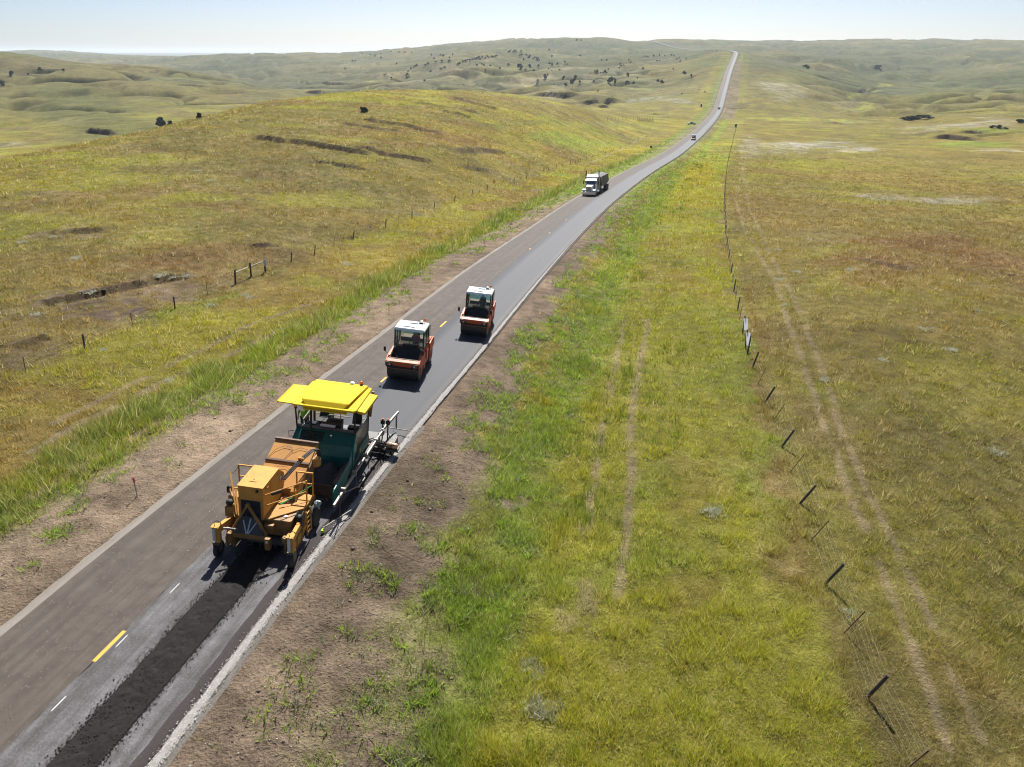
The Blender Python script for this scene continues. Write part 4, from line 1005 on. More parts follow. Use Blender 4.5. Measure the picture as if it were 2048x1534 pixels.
pebbles('windrow_lumps', 1.42 + 1.25 * u_, s_, .02 + np.sin(u_ * PI) ** .8 * .12, rng.uniform(.010, .030, k), np.tile(c3(.014, .012, .012), (k, 1)) * rng.uniform(.6, 2.0, (k, 1)), 'coarse lumps on top of the dark asphalt windrow', 'asphalt lumps')

m_ymark, m_wmark = paint('yellow_marking', (.58, .31, .025), .7, .3), paint('white_marking', (.5, .5, .48), .7, .3)
def marking(a, b, w, m, h=.008):
    A, B = on_plane(*a), on_plane(*b)
    if a[1] < 640: A, B = hits([a])[0], hits([b])[0]
    ro, rs, _, _ = road_coords([A[0], B[0]], [A[1], B[1]])
    oc = float(ro.mean()); lo, hi = sorted(rs)
    if hi - lo < .9 and w > .1: hi = lo + .9
    ob = ribbon('lane_marking', m, [oc - w / 2, oc + w / 2], lo, hi, lambda o, s: h + far_h(o, s))
for a, b in (((187, 1323), (250, 1262)), ((761, 764.5), (771.5, 756)), ((881, 654), (892, 643))):
    marking(a, b, .13, m_ymark)
for s_ in (31.2, 54.0, 66.2, 78.4):
    ribbon('lane_marking', m_ymark, [-.16, -.05], s_, s_ + .7, lambda o, s: .008 + far_h(o, s))
for a, b in (((102, 1422), (133, 1393)), ((232, 1294), (255, 1270)), ((340, 1186), (359, 1167))):
    marking(a, b, .032, m_wmark)
# ---------------------------------------------------------------- windrow elevator (yellow), in machine coordinates o, s, h
def machine_root(name, o, s):
    return frame_empty(name, mach(o, s, 0), MEX, MEY, MEZ)
OFF = (1.1, -7.0, 0)
T = machine_root('windrow_elevator', OFF[0], OFF[1])
tag(T, 'dusty yellow windrow elevator picking up asphalt ahead of the teal paver', 'road machine')
def P(mb, name, m, parent=None, smooth=False, bev=.012): return mb.build(name, m, parent or T, smooth, bev, OFF)

hs = P(MB().prism([(-8.05, 1.36), (-8.05, 2.76), (-6.55, 2.78), (-6.02, 2.35), (-5.95, 1.95), (-6.35, 1.36)], 'x', .22, 1.20), 'engine_housing', 'yellow', bev=.025)
P(MB().prism([(-8.09, 2.755), (-8.09, 2.79), (-6.52, 2.81), (-6.52, 2.775)], 'x', .20, 1.22), 'top_cover', 'yellow', hs, bev=.006)
g = MB().box(.32, 1.08, -8.062, -8.03, 1.46, 2.16)
for k in range(9): g.hexa([(.34, -8.10, 1.50 + k * .072), (1.06, -8.10, 1.50 + k * .072), (1.06, -8.06, 1.535 + k * .072), (.34, -8.06, 1.535 + k * .072), (.34, -8.095, 1.512 + k * .072), (1.06, -8.095, 1.512 + k * .072), (1.06, -8.055, 1.547 + k * .072), (.34, -8.055, 1.547 + k * .072)])
P(g, 'grille', 'black', hs, bev=0)
P(MB().box(1.2, 1.203, -7.36, -7.345, 1.42, 2.72).box(1.2, 1.203, -7.98, -6.5, 1.72, 1.735), 'panel_seam', 'black', hs, bev=0)
P(MB().box(.52, .82, -7.72, -7.55, 2.80, 2.815).box(.63, .68, -7.58, -7.55, 2.815, 2.84), 'hatch', 'yellow', hs, bev=.004)
P(MB().cyl((.98, -8.06, 2.62), (.98, -8.12, 2.62), .055, 14), 'lamp', 'black', hs)
P(MB().cyl((1.21, -7.75, 2.62), (1.27, -7.75, 2.62), .05, 12).box(1.2, 1.25, -7.72, -7.6, 2.58, 2.63), 'latch', 'yellow_dusty', hs)
P(MB().box(1.2, 1.206, -6.42, -6.32, 2.18, 2.34), 'sticker', 'white', hs, bev=0)
P(MB().box(1.2, 1.207, -6.46, -6.43, 2.12, 2.26), 'door_latch', 'black', hs, bev=0)
P(MB().box(.22, .30, -8.07, -8.05, 1.36, 2.24), 'corner_trim', 'yellow_dusty', hs, bev=.004); P(MB().box(1.10, 1.19, -8.07, -8.05, 1.36, 2.24), 'corner_trim', 'yellow_dusty', hs, bev=.004)

ch = P(MB().prism([(-6.25, 1.02), (-6.25, 1.72), (-5.95, 1.84), (-5.02, 2.22), (-3.98, 2.64), (-3.86, 2.58), (-3.92, 2.28), (-4.5, 1.72)], 'x', .02, 1.86), 'conveyor_hood', 'yellow_dusty', bev=.02)
P(MB().hexa([(-.01, -4.02, 2.64), (1.90, -4.02, 2.64), (1.90, -3.86, 2.60), (-.01, -3.86, 2.60), (-.01, -4.02, 2.73), (1.90, -4.02, 2.73), (1.90, -3.85, 2.70), (-.01, -3.85, 2.70)]), 'end_flange', 'rust', ch)
P(MB().hexa([(0, -5.08, 2.19), (1.88, -5.08, 2.19), (1.88, -4.98, 2.23), (0, -4.98, 2.23), (0, -5.10, 2.27), (1.88, -5.10, 2.27), (1.88, -5.0, 2.31), (0, -5.0, 2.31)]), 'middle_flange', 'rust', ch)
P(MB().prism([(-6.0, 1.2), (-5.1, 2.12), (-4.35, 2.42), (-4.05, 2.5), (-3.95, 2.25), (-4.5, 1.8), (-5.4, 1.15)], 'x', 1.865, 1.93), 'side_plate', 'brownin', ch)
P(MB().box(1.90, 2.12, -4.75, -4.30, 1.95, 2.34).box(1.93, 2.10, -4.42, -4.18, 1.80, 2.12), 'drive_motor', 'yellow_dusty', ch, bev=.03)
for k, (dx, dz) in enumerate(((0, 0), (.07, .02), (.13, -.01))):
    P(MB().tube([(1.22 + dx, -6.35, 2.18 + dz), (1.42 + dx, -5.9, 2.42 + dz), (1.66 + dx, -5.25, 2.66 + dz), (1.84 + dx, -4.72, 2.76 + dz), (1.97 + dx, -4.46, 2.68 + dz), (2.02 + dx, -4.40, 2.45), (2.02 + dx * .6, -4.42, 2.2)], .030, 8), 'hose', 'black', ch, True, 0)
P(MB().box(1.55, 1.80, -5.42, -5.36, 2.62, 2.72), 'hose_clamp', 'yellow', ch)
for a in (.25, .95):
    P(MB().tube([(a - .2, -4.95, 2.27), (a, -4.55, 2.47), (a + .3, -4.32, 2.56), (a + .62, -4.36, 2.54), (a + .72, -4.5, 2.47)], .008, 5), 'cable', 'black', ch, True, 0)
P(MB().tube([(.4, -5.6, 2.05), (.7, -5.35, 2.16), (1.0, -5.32, 2.16), (1.3, -5.5, 2.08)], .008, 5), 'cable', 'black', ch, True, 0)

P(MB().box(-.02, 2.22, -7.95, -5.9, .66, 1.36).box(.0, .16, -8.5, -5.2, .70, .95).box(2.05, 2.2, -8.5, -5.2, .70, .95).prism([(-6.25, .3), (-6.25, 1.0), (-4.5, 1.7), (-4.35, 1.45), (-5.6, .3)], 'x', .12, 1.76), 'chassis', 'yellow_dark', bev=.02)
P(MB().prism([(1.21, -8.02), (1.36, -8.05), (2.42, -7.0), (2.44, -6.05), (1.21, -6.05)], 'z', 1.37, 1.43), 'deck', 'yellow_dusty')
P(MB().hexa([(1.62, -6.55, 1.43), (1.86, -6.55, 1.43), (1.86, -6.28, 1.43), (1.62, -6.28, 1.43), (1.64, -6.53, 1.78), (1.84, -6.53, 1.78), (1.84, -6.38, 1.86), (1.64, -6.38, 1.86)]), 'control_box', 'yellow')
P(MB().tube([(1.3, -6.9, 1.5), (1.5, -6.75, 1.62), (1.75, -6.72, 1.55), (1.95, -6.6, 1.47)], .035, 8), 'deck_hose', 'black', None, True, 0)

rl = MB(); R_ = .022
rl.tube([(1.25, -8.0, 2.46), (2.37, -6.66, 2.46)], R_).tube([(1.25, -8.0, 1.98), (2.37, -6.66, 1.98)], R_).bar((2.37, -6.66, 1.4), (2.37, -6.66, 2.49), .05)
rl.bar((1.74, -6.06, 1.4), (1.74, -6.06, 2.48), .05).bar((2.40, -6.04, 1.4), (2.40, -6.04, 2.48), .05).bar((1.74, -6.06, 2.46), (2.42, -6.04, 2.46), .05).bar((1.74, -6.06, 1.95), (2.40, -6.04, 1.95), .04)
P(rl, 'railing', 'yellow', None, False, 0)
P(MB().tube([(2.40, -6.04, 2.40), (2.40, -6.25, 2.16), (2.38, -6.45, 2.06), (2.37, -6.66, 2.16)], .009, 5), 'chain', 'dark', None, True, 0)
ll = MB().bar((-.65, -6.13, 1.3), (-.65, -6.13, 2.47), .05).bar((-.02, -6.12, 1.3), (-.02, -6.12, 2.47), .05).bar((-.67, -6.13, 2.46), (0, -6.12, 2.46), .05).bar((-.65, -6.13, 1.95), (-.02, -6.12, 1.95), .04)
P(ll, 'railing', 'yellow', None, False, 0)
P(MB().bar((-.72, -6.72, 2.45), (.07, -7.95, 1.36), .07).bar((-.62, -7.05, 1.95), (.02, -8.02, 1.30), .05).bar((-.30, -7.2, 2.0), (.16, -7.98, 1.34), .07).bar((-.42, -7.2, 2.02), (.2, -7.0, 2.05), .04), 'folded_railing', 'yellow', None, False, 0)
P(MB().tube([(-.65, -6.13, 2.42), (-.70, -6.3, 2.28), (-.74, -6.5, 2.26), (-.72, -6.70, 2.42)], .012, 6), 'chain', 'black', None, True, 0)
P(MB().box(-.70, -.58, -7.15, -6.95, 1.75, 2.0), 'side_lamp', 'black')
P(MB().bar((1.42, -7.78, 2.40), (1.68, -7.47, 2.40), .10, .12), 'railing_light_bar', 'black', None, False, .01)

P(MB().box(1.72, 2.16, -7.88, -7.38, .80, 1.30), 'fuel_tank', 'yellow', bev=.04)
P(MB().cyl((1.90, -7.66, 1.30), (1.90, -7.66, 1.39), .075, 16), 'tank_cap', 'chrome', None, True, 0)
P(MB().box(1.24, 1.60, -8.20, -7.62, .84, 1.24), 'toolbox', 'yellow_dark', bev=.02)
rr_ = P(MB().lathe([(.30, 0), (.31, .03), (.17, .05), (.17, .20), (.31, .22), (.30, .25)], (2.26, -7.45, 1.20), (1, .15, 0), 24), 'hose_reel', 'black', None, True, 0)
ld = MB()
for s_ in (-7.25, -6.82): ld.bar((2.60, s_, .32), (2.56, s_, 1.42), .045)
for k in range(5): ld.bar((2.595 - k * .008, -7.25, .40 + k * .22), (2.595 - k * .008, -6.82, .40 + k * .22), .035)
P(ld, 'ladder', 'yellow', None, False, 0)

for sx, sn in ((2.58, 1), (-.30, -1)):
    c = P(MB().box(sx - .07, sx + .12 * sn + (.07 if sn < 0 else .0), -8.98, -8.78, .70, 1.40) if sn > 0 else MB().box(sx - .05, sx + .14, -8.98, -8.78, .70, 1.40), 'caster_column', 'yellow', bev=.01)
    P(MB().box(sx - .15, sx + .16, -9.06, -8.74, 1.40, 1.44), 'top_plate', 'yellow', c)
    P(MB().cyl((sx - .03, -9.03, .84), (sx - .03, -9.03, 1.40), .062, 14), 'jack_cylinder', 'steelblue', c, True, 0)
    P(MB().tube([(sx - .02, -8.96, 1.43), (sx - .04, -8.95, 1.58), (sx + .06, -8.9, 1.66), (sx + .15, -8.84, 1.56), (sx + .14, -8.8, 1.44)], .016, 6), 'lifting_hose', 'black', c, True, 0)
    P(MB().box(sx - .14, sx + .12, -9.0, -8.72, .62, .72).box(sx - .14, sx - .11, -8.98, -8.70, .28, .66).box(sx + .09, sx + .12, -8.98, -8.70, .28, .66), 'fork', 'dark', c)
    w_ = P(MB().lathe([(.20, -.09), (.30, -.085), (.325, -.05), (.325, .05), (.30, .085), (.20, .09)], (sx - .01, -8.80, .325), (1, 0, 0), 28), 'caster_wheel', 'black', None, True, 0)
    P(MB().lathe([(.19, -.075), (.12, -.08), (.05, -.10), (.05, .10), (.12, .08), (.19, .075)], (sx - .01, -8.80, .325), (1, 0, 0), 20), 'rim', 'yellow_dark', w_, True, 0)
    P(MB().hexa([(sx - .08, -8.85, 1.05), (sx + .08, -8.85, 1.05), (sx + .08 - .2 * (sn > 0) + .15 * (sn < 0), -7.3, .92), (sx - .08 - .2 * (sn > 0) + .15 * (sn < 0), -7.3, .92), (sx - .08, -8.85, 1.36), (sx + .08, -8.85, 1.36), (sx + .08 - .2 * (sn > 0) + .15 * (sn < 0), -7.3, 1.12), (sx - .08 - .2 * (sn > 0) + .15 * (sn < 0), -7.3, 1.12)]), 'caster_arm', 'yellow')
P(MB().tube([(-.12, -8.72, 1.22), (.32, -8.50, 1.10)], .035, 10).tube([(-.12, -8.72, 1.22), (.1, -8.62, 1.17)], .05, 10), 'tie_cylinder', 'alu', None, True, 0)
P(MB().box(-.52, -.05, -7.75, -7.2, 1.05, 1.52).box(-.58, -.1, -7.3, -6.9, 1.5, 1.72), 'side_box', 'yellow_dark', bev=.03)
P(MB().ball((-.36, -7.62, 1.66), .15, (1, 1, .8), 14), 'air_filter', 'black', None, True, 0)

for sx in (2.46, -.22):
    w_ = P(MB().lathe([(.27, -.15), (.42, -.145), (.455, -.10), (.455, .10), (.42, .145), (.27, .15)], (sx, -6.08, .455), (1, 0, 0), 32), 'drive_wheel', 'black', None, True, 0)
    P(MB().lathe([(.26, -.12), (.2, -.09), (.07, -.11), (.07, .11), (.2, .09), (.26, .12)], (sx, -6.08, .455), (1, 0, 0), 24), 'rim', 'yellow_dark', w_, True, 0)
for sx, sn in ((2.40, 1), (-.16, -1)):
    sp = P(MB().prism([(-8.42, .16), (-8.5, .62), (-8.1, 1.12), (-6.95, 1.18), (-6.85, .5), (-7.5, .14)], 'x', sx - .03, sx + .03), 'side_panel', 'yellow', bev=.01)
    q = MB(); xo = sx + .045 * sn
    for a, b_ in (((-8.28, .24), (-8.32, .66)), ((-7.95, .22), (-7.9, 1.05)), ((-7.45, .22), (-7.3, 1.08)), ((-8.3, .68), (-7.0, .74)), ((-8.25, .24), (-7.45, .2))): q.bar((xo, *a), (xo, *b_), .06, .03)
    P(q, 'panel_ribs', 'yellow_dark', sp, False, 0)

P(MB().bar((.62, -8.14, 2.02), (.02, -8.36, .92), .075).bar((.62, -8.14, 2.02), (1.40, -8.36, .88), .085).cyl((.62, -8.22, 2.02), (.62, -8.10, 2.02), .075, 14), 'tow_frame', 'yellow_dark', None, False, 0)
P(MB().hexa([(.16, -8.50, .92), (1.34, -8.50, .92), (1.34, -8.44, .92), (.16, -8.44, .92), (.32, -8.12, 1.46), (1.10, -8.12, 1.46), (1.10, -8.06, 1.46), (.32, -8.06, 1.46)]), 'front_apron', 'dark')
def ap(x, t, d=.012):                                     # a point on the apron face
    return (x, -8.50 + .38 * t - d, .92 + .54 * t)
P(MB().bar(ap(.70, .05), ap(.72, .92), .05, .006, (0, -.8, .6)).bar(ap(.66, .05), ap(.44, .80), .045, .006, (0, -.8, .6)).bar(ap(.74, .05), ap(.97, .74), .045, .006, (0, -.8, .6)), 'sprayed_arrow', 'steelblue', None, False, 0)
P(MB().box(.0, 1.5, -8.48, -8.36, .70, .90).box(1.42, 1.62, -8.62, -8.42, .40, .90).box(-.06, .10, -8.6, -8.42, .45, .92).prism([(-8.4, .15), (-8.4, .70), (-7.0, .7), (-7.0, .15)], 'x', .05, .12).prism([(-8.4, .15), (-8.4, .70), (-7.0, .7), (-7.0, .15)], 'x', 2.1, 2.17), 'front_frame', 'yellow_dark')
P(MB().box(1.47, 1.55, -8.626, -8.62, .72, .82), 'sticker', 'white', None, False, 0)
pk = MB().cyl((.14, -8.0, .42), (2.08, -8.0, .42), .16, 16)
for k in range(26):
    a = k * 2.4; pk.bar((.2 + k * .072, -8.0 + .12 * math.cos(a), .42 + .12 * math.sin(a)), (.2 + k * .072, -8.0 + .28 * math.cos(a), .42 + .28 * math.sin(a)), .05, .02)
P(pk, 'pickup_rotor', 'dark', None, False, 0)

# things that hang on or lean against it
rg = MB()
for k in range(22): rg.ball((2.56 + rnd.uniform(-.08, .08), -6.0 + rnd.uniform(-.12, .12), .98 + rnd.uniform(-.20, .12)), rnd.uniform(.035, .075), (1, .9, rnd.uniform(.7, 1.3)), 8, .3)
m_rag = paint('pale_cloth', (.38, .42, .43), .95, .85, (.16, .19, .17), 9)
o_ = rg.build('rag_bundle', m_rag, None, True); o_.matrix_world = frame_empty('tmp', mach(0, 0, 0), MEX, MEY, MEZ).matrix_world
tag(o_, 'white and grey rag bundle hanging above the yellow machine\'s rear wheel', 'rags')
o_ = MB().tube([(1.62, -7.0, 1.60), (2.39, -6.1, 1.93)], .014, 6).tube([(1.62, -7.0, 1.6), (1.48, -7.16, 1.54)], .03, 8).build('shovel_handle', 'green', None, True)
o_.matrix_world = bpy.data.objects['tmp'].matrix_world; tag(o_, 'thin bright green pole leaning on the yellow railing', 'pole')
# ---------------------------------------------------------------- asphalt paver (teal, yellow canopy)
OFF = (1.5, -1.2, 0)
T = machine_root('asphalt_paver', OFF[0], OFF[1])
tag(T, 'teal asphalt paver under a wide bright yellow canopy', 'paver')

cn = P(MB().prism([(.20, -2.45), (2.96, -2.45), (3.06, -2.33), (3.06, .20), (2.98, .30), (.22, .30), (.13, .22), (.13, -2.35)], 'z', 3.55, 3.66), 'canopy', 'canopy', bev=.045)
P(MB().hexa([(.78, -2.47, 3.56), (2.46, -2.47, 3.56), (2.92, .27, 3.60), (.27, .27, 3.60), (.47, -2.14, 3.84), (2.68, -2.14, 3.84), (2.86, .22, 3.79), (.32, .22, 3.79)]), 'raised_roof', 'canopy', cn, bev=.05)
rb = MB()
for k in range(8):
    x0 = .66 + k * .255; x1 = .50 + k * .305
    rb.bar((x0, -2.06, 3.838), (x1, .16, 3.793), .024, .014)
P(rb, 'roof_ribs', 'canopy', cn, False, 0)
P(MB().hexa([(.5, -2.47, 3.45), (2.68, -2.47, 3.45), (2.5, -2.16, 3.62), (.68, -2.16, 3.62), (.5, -2.48, 3.50), (2.68, -2.48, 3.50), (2.62, -2.14, 3.70), (.56, -2.14, 3.70)]), 'front_visor', 'canopy', cn, bev=.03)
P(MB().hexa([(-.62, -2.18, 3.50), (.12, -2.20, 3.50), (.12, -.14, 3.50), (-.62, -.16, 3.50), (-.62, -2.18, 3.55), (.12, -2.20, 3.55), (.12, -.14, 3.55), (-.62, -.16, 3.55)]).box(-.64, -.60, -2.18, -.16, 3.46, 3.58), 'side_awning', 'canopy2', cn, bev=.012)
P(MB().hexa([(3.07, -2.20, 3.46), (3.42, -2.18, 3.40), (3.46, -.2, 3.40), (3.07, -.18, 3.46), (3.07, -2.20, 3.58), (3.42, -2.18, 3.53), (3.46, -.2, 3.53), (3.07, -.18, 3.58)]), 'side_awning', 'canopy2', cn, bev=.015)
for (bx, by, bz) in ((2.55, .2, 3.78), (.30, -2.36, 3.42)):
    b_ = P(MB().cyl((bx, by, bz), (bx, by, bz + .06), .07, 14), 'beacon_base', 'black', cn, True, 0)
    P(MB().ball((bx, by, bz + .11), .085, (1, 1, 1), 14), 'beacon', 'amber', b_, True, 0)
P(MB().lathe([(.12, 0), (.12, .05), (.07, .10)], (2.1, .2, 3.78), (0, 0, 1), 16), 'antenna', 'white', cn, True, 0)
P(MB().hexa([(.44, -2.50, 3.42), (.74, -2.50, 3.36), (.76, -2.44, 3.40), (.46, -2.44, 3.46), (.40, -2.47, 3.62), (.62, -2.49, 3.58), (.64, -2.43, 3.60), (.42, -2.41, 3.64)]), 'visor_corner', 'white', cn)
P(MB().lathe([(.10, 0), (.14, .03), (.10, .07)], (2.42, -2.28, 3.42), (0, 0, 1), 14), 'work_lamp', 'black', cn, True, 0)
for a, b_ in (((.05, -1.62, 2.05), (.22, -2.22, 3.56)), ((2.82, -1.6, 2.05), (2.92, -2.2, 3.56)), ((.25, .15, 1.4), (.25, .2, 3.56)), ((2.92, .12, 1.4), (2.92, .2, 3.56))):
    P(MB().bar(a, b_, .07), 'canopy_post', 'black', None, False, .01)
P(MB().bar((3.0, .14, 2.2), (3.12, .22, 3.5), .08, .14), 'folding_arm', 'yellow_dark', None, False, .01)
P(MB().cyl((.90, -2.16, 1.75), (1.02, -2.40, 3.52), .055, 14).cyl((.89, -2.12, 1.70), (.90, -2.16, 1.82), .11, 14), 'exhaust_pipe', 'black', None, True, 0)

bd = P(MB().prism([(-1.56, 2.10), (-2.30, 1.74), (-2.45, 1.25), (-2.45, .70), (.30, .70), (.30, 1.42), (-1.15, 1.42), (-1.30, 2.10)], 'x', .02, 2.88), 'engine_hood', 'teal', bev=.03)
g = MB()
for k in range(6):
    t = k / 5; s_ = -1.74 - .42 * t; h_ = 2.02 - .205 * t * 1.02
    g.hexa([(.30 + .02 * k, s_ - .03, h_ - .02), (1.42 - .0 * k, s_ - .03, h_ - .02), (1.42, s_ + .015, h_ + .004), (.30 + .02 * k, s_ + .015, h_ + .004), (.30 + .02 * k, s_ - .035, h_ + .004), (1.42, s_ - .035, h_ + .004), (1.42, s_ + .01, h_ + .022), (.30 + .02 * k, s_ + .01, h_ + .022)])
P(g, 'hood_grille', 'black', bd, False, 0)
P(MB().prism([(-1.62, 2.085), (-1.62, 2.125), (-1.40, 2.14), (-1.30, 2.10)], 'x', .0, 2.90), 'hood_rim', 'dark', bd)
P(MB().box(1.72, 1.80, -1.95, -1.86, 1.93, 2.02), 'hood_latch', 'chrome', bd)
P(MB().tube([(2.2, -2.24, 1.82), (2.22, -2.33, 1.84), (2.5, -2.33, 1.82), (2.52, -2.24, 1.80)], .018, 6).tube([(2.52, -2.24, 1.8), (2.55, -2.36, 1.5), (2.55, -2.45, 1.2)], .018, 6), 'grab_handle', 'teal', bd, True, 0)
P(MB().tube([(.02, -1.9, 1.72), (-.22, -1.95, 1.72), (-.24, -1.95, 1.98), (-.02, -1.85, 1.98)], .018, 6), 'grab_handle', 'black', bd, True, 0)
# right flank
fl = P(MB().prism([(-2.48, .78), (-2.36, 1.72), (-2.02, 2.20), (-1.92, 2.20), (-1.78, 1.26), (.10, 1.26), (.22, .95), (.22, .72)], 'x', 2.89, 2.97), 'side_panel', 'teal', bev=.012)
g = MB()
for k in range(7):
    a0 = -2.26 + k * .105
    g.prism([(a0, .92 + k * .03), (a0 + .05, .92 + k * .03), (a0 + .16, 1.30 + k * .028), (a0 + .11, 1.30 + k * .028)], 'x', 2.972, 2.98)
P(g, 'louvres', 'black', fl, False, 0)
P(MB().box(2.972, 2.978, -1.35, -1.22, 1.02, 1.16), 'warning_sticker', 'gold', fl, False, 0)
cw = P(MB().prism([(-1.95, 2.26), (-1.76, 1.30), (.06, 1.34), (.12, 2.24)], 'x', 2.90, 2.935), 'station_window', 'olive_glass', bev=0)
P(MB().bar((2.93, -1.97, 2.28), (2.93, -1.77, 1.28), .05).bar((2.93, -1.77, 1.28), (2.93, .08, 1.32), .09, .05).bar((2.93, .08, 1.3), (2.93, .14, 2.26), .05).bar((2.93, -1.97, 2.28), (2.93, .14, 2.26), .03), 'window_frame', 'dark', cw, False, 0)
q = MB()
for k in range(6): q.box(2.962, 2.968, -1.5 + k * .13, -1.41 + k * .13, 1.25, 1.31)
P(q, 'panel_lettering', 'grey', cw, False, 0)
# hopper
hp = P(MB().box(.25, 2.62, -4.40, -2.46, .36, .44).hexa([(2.15, -4.38, .42), (2.30, -4.38, .42), (2.30, -2.46, .42), (2.15, -2.46, .42), (2.54, -3.80, 1.02), (2.58, -3.80, 1.02), (2.66, -2.46, 1.02), (2.62, -2.46, 1.02)]).hexa([(.55, -4.38, .42), (.70, -4.38, .42), (.70, -2.46, .42), (.55, -2.46, .42), (.22, -3.80, 1.02), (.26, -3.80, 1.02), (.20, -2.46, 1.02), (.16, -2.46, 1.02)]), 'hopper', 'dark', bev=.008)
P(MB().hexa([(.2, -4.44, .30), (2.68, -4.44, .30), (2.68, -4.38, .30), (.2, -4.38, .30), (.2, -4.44, .98), (2.68, -4.44, .94), (2.68, -4.38, .94), (.2, -4.38, .98)]).box(.4, 2.5, -4.62, -4.44, .28, .42), 'front_apron', 'rust', hp)
P(MB().cyl((.5, -4.66, .36), (2.4, -4.66, .36), .09, 14), 'push_roller', 'dark', hp, True, 0)
for xo, sn in ((2.90, 1), (.0, -1)):
    w_ = P(MB().prism([(-5.0, .46), (-5.03, 1.02), (-4.9, 1.10), (-2.88, 1.33), (-2.42, 1.78), (-2.42, .82), (-3.05, .66), (-3.2, .5)], 'x', xo - .03, xo + .03), 'hopper_wing', 'teal', bev=.012)
    P(MB().hexa([(xo - .30 * sn, -4.3, .98), (xo - .04 * sn, -4.5, .98), (xo - .04 * sn, -2.5, 1.0), (xo - .26 * sn, -2.5, 1.0), (xo - .30 * sn, -4.3, 1.01), (xo - .04 * sn, -4.5, 1.04), (xo - .04 * sn, -2.5, 1.22), (xo - .26 * sn, -2.5, 1.03)]), 'wing_lip', 'rust', w_)
    if sn > 0:                                             # worn pale lettering strokes on the flank
        q = MB(); 
        for k, (a, b2) in enumerate(((0, 1), (1, .35), (.35, .35), (.35, 1), (0, 0), (.0, .6))):
            s_ = -4.05 + k * .13; q.bar((xo + .033, s_, .80 + .02 * k), (xo + .033, s_ + .05, 1.02 + .02 * k), .022, .004, (1, 0, 0)); q.bar((xo + .033, s_ + .05, 1.02 + .02 * k), (xo + .033, s_ + .10, .86 + .12 * a + .02 * k), .022, .004, (1, 0, 0))
        P(q, 'worn_lettering', paint('worn_letter', (.05, .27, .25), .5, .5, (.0, .17, .155), 14), w_, False, 0)
# running gear
for xo in (.12, 2.42):
    tk = P(MB().prism([(-2.25, .18), (-2.05, .04), (.55, .04), (.78, .2), (.78, .45), (.55, .68), (-2.05, .68), (-2.25, .5)], 'x', xo, xo + .32), 'crawler_track', 'black', bev=.02)
    q = MB()
    for k in range(18): q.box(xo - .02, xo + .34, -2.0 + k * .15, -1.92 + k * .15, .015, .045)
    P(q, 'track_pads', 'dark', tk, False, 0)
for x0 in (3.02, -.22): P(MB().prism([(-2.7, .62), (-2.7, .80), (.9, .62), (.9, .42)], 'x', x0, x0 + .10), 'tow_arm', 'dark')
# operator's station
P(MB().box(.15, 2.86, -1.2, .28, 1.42, 1.50), 'station_floor', 'dark')
for xo in (.55, 2.2):
    st_ = P(MB().box(xo, xo + .48, -.55, -.08, 1.85, 1.97).hexa([(xo, -.12, 1.95), (xo + .48, -.12, 1.95), (xo + .48, -.02, 1.95), (xo, -.02, 1.95), (xo + .03, .02, 2.2 + .3 * (xo > 1)), (xo + .45, .02, 2.2 + .3 * (xo > 1)), (xo + .45, .10, 2.2 + .3 * (xo > 1)), (xo + .03, .10, 2.2 + .3 * (xo > 1))]), 'seat', 'seat', bev=.04)
    P(MB().box(xo + .1, xo + .38, -.45, -.15, 1.5, 1.85), 'seat_base', 'dark', st_)
cs_ = P(MB().hexa([(1.28, -1.12, 1.5), (1.98, -1.12, 1.5), (1.98, -.82, 1.5), (1.28, -.82, 1.5), (1.26, -1.2, 2.22), (2.0, -1.2, 2.22), (2.0, -.78, 2.36), (1.26, -.78, 2.36)]), 'control_console', 'dark', bev=.02)
P(MB().box(1.34, 1.92, -1.0, -.84, 2.34, 2.375), 'console_screen', 'black', cs_)
P(MB().tube([(1.05, -1.0, 1.5), (1.02, -.9, 2.2), (1.25, -.7, 2.45)], .02, 8).lathe([(.17, 0), (.19, .02), (.17, .04)], (1.02, -.8, 2.3), (0, .5, 1), 20), 'steering_wheel', 'grey', None, True, 0)
q = MB()
for a, b_ in (((.15, .26, 1.5), (.15, .26, 2.35)), ((1.5, .28, 1.5), (1.5, .28, 2.35)), ((2.82, .26, 1.5), (2.82, .26, 2.35)), ((.15, .26, 2.35), (2.82, .26, 2.35)), ((.15, .26, 1.95), (2.82, .26, 1.95)), ((.15, -1.1, 2.25), (.15, .26, 2.35)), ((.15, -1.1, 1.5), (.15, -1.1, 2.25))): q.tube([a, b_], .02, 6)
P(q, 'station_railing', 'alu', None, True, 0)
P(MB().box(.3, .85, -1.25, -.95, 1.5, 2.12), 'storage_box', 'black', bev=.02); P(MB().box(2.3, 2.75, -1.2, -.9, 1.5, 2.16), 'storage_box', 'black', bev=.02)
P(MB().box(1.05, 1.75, -1.38, -1.22, 2.12, 2.2), 'paper_sheet', 'white', None, False, .005); P(MB().box(.5, .78, -1.2, -.95, 2.12, 2.15), 'paper_sheet', 'white', None, False, .005)
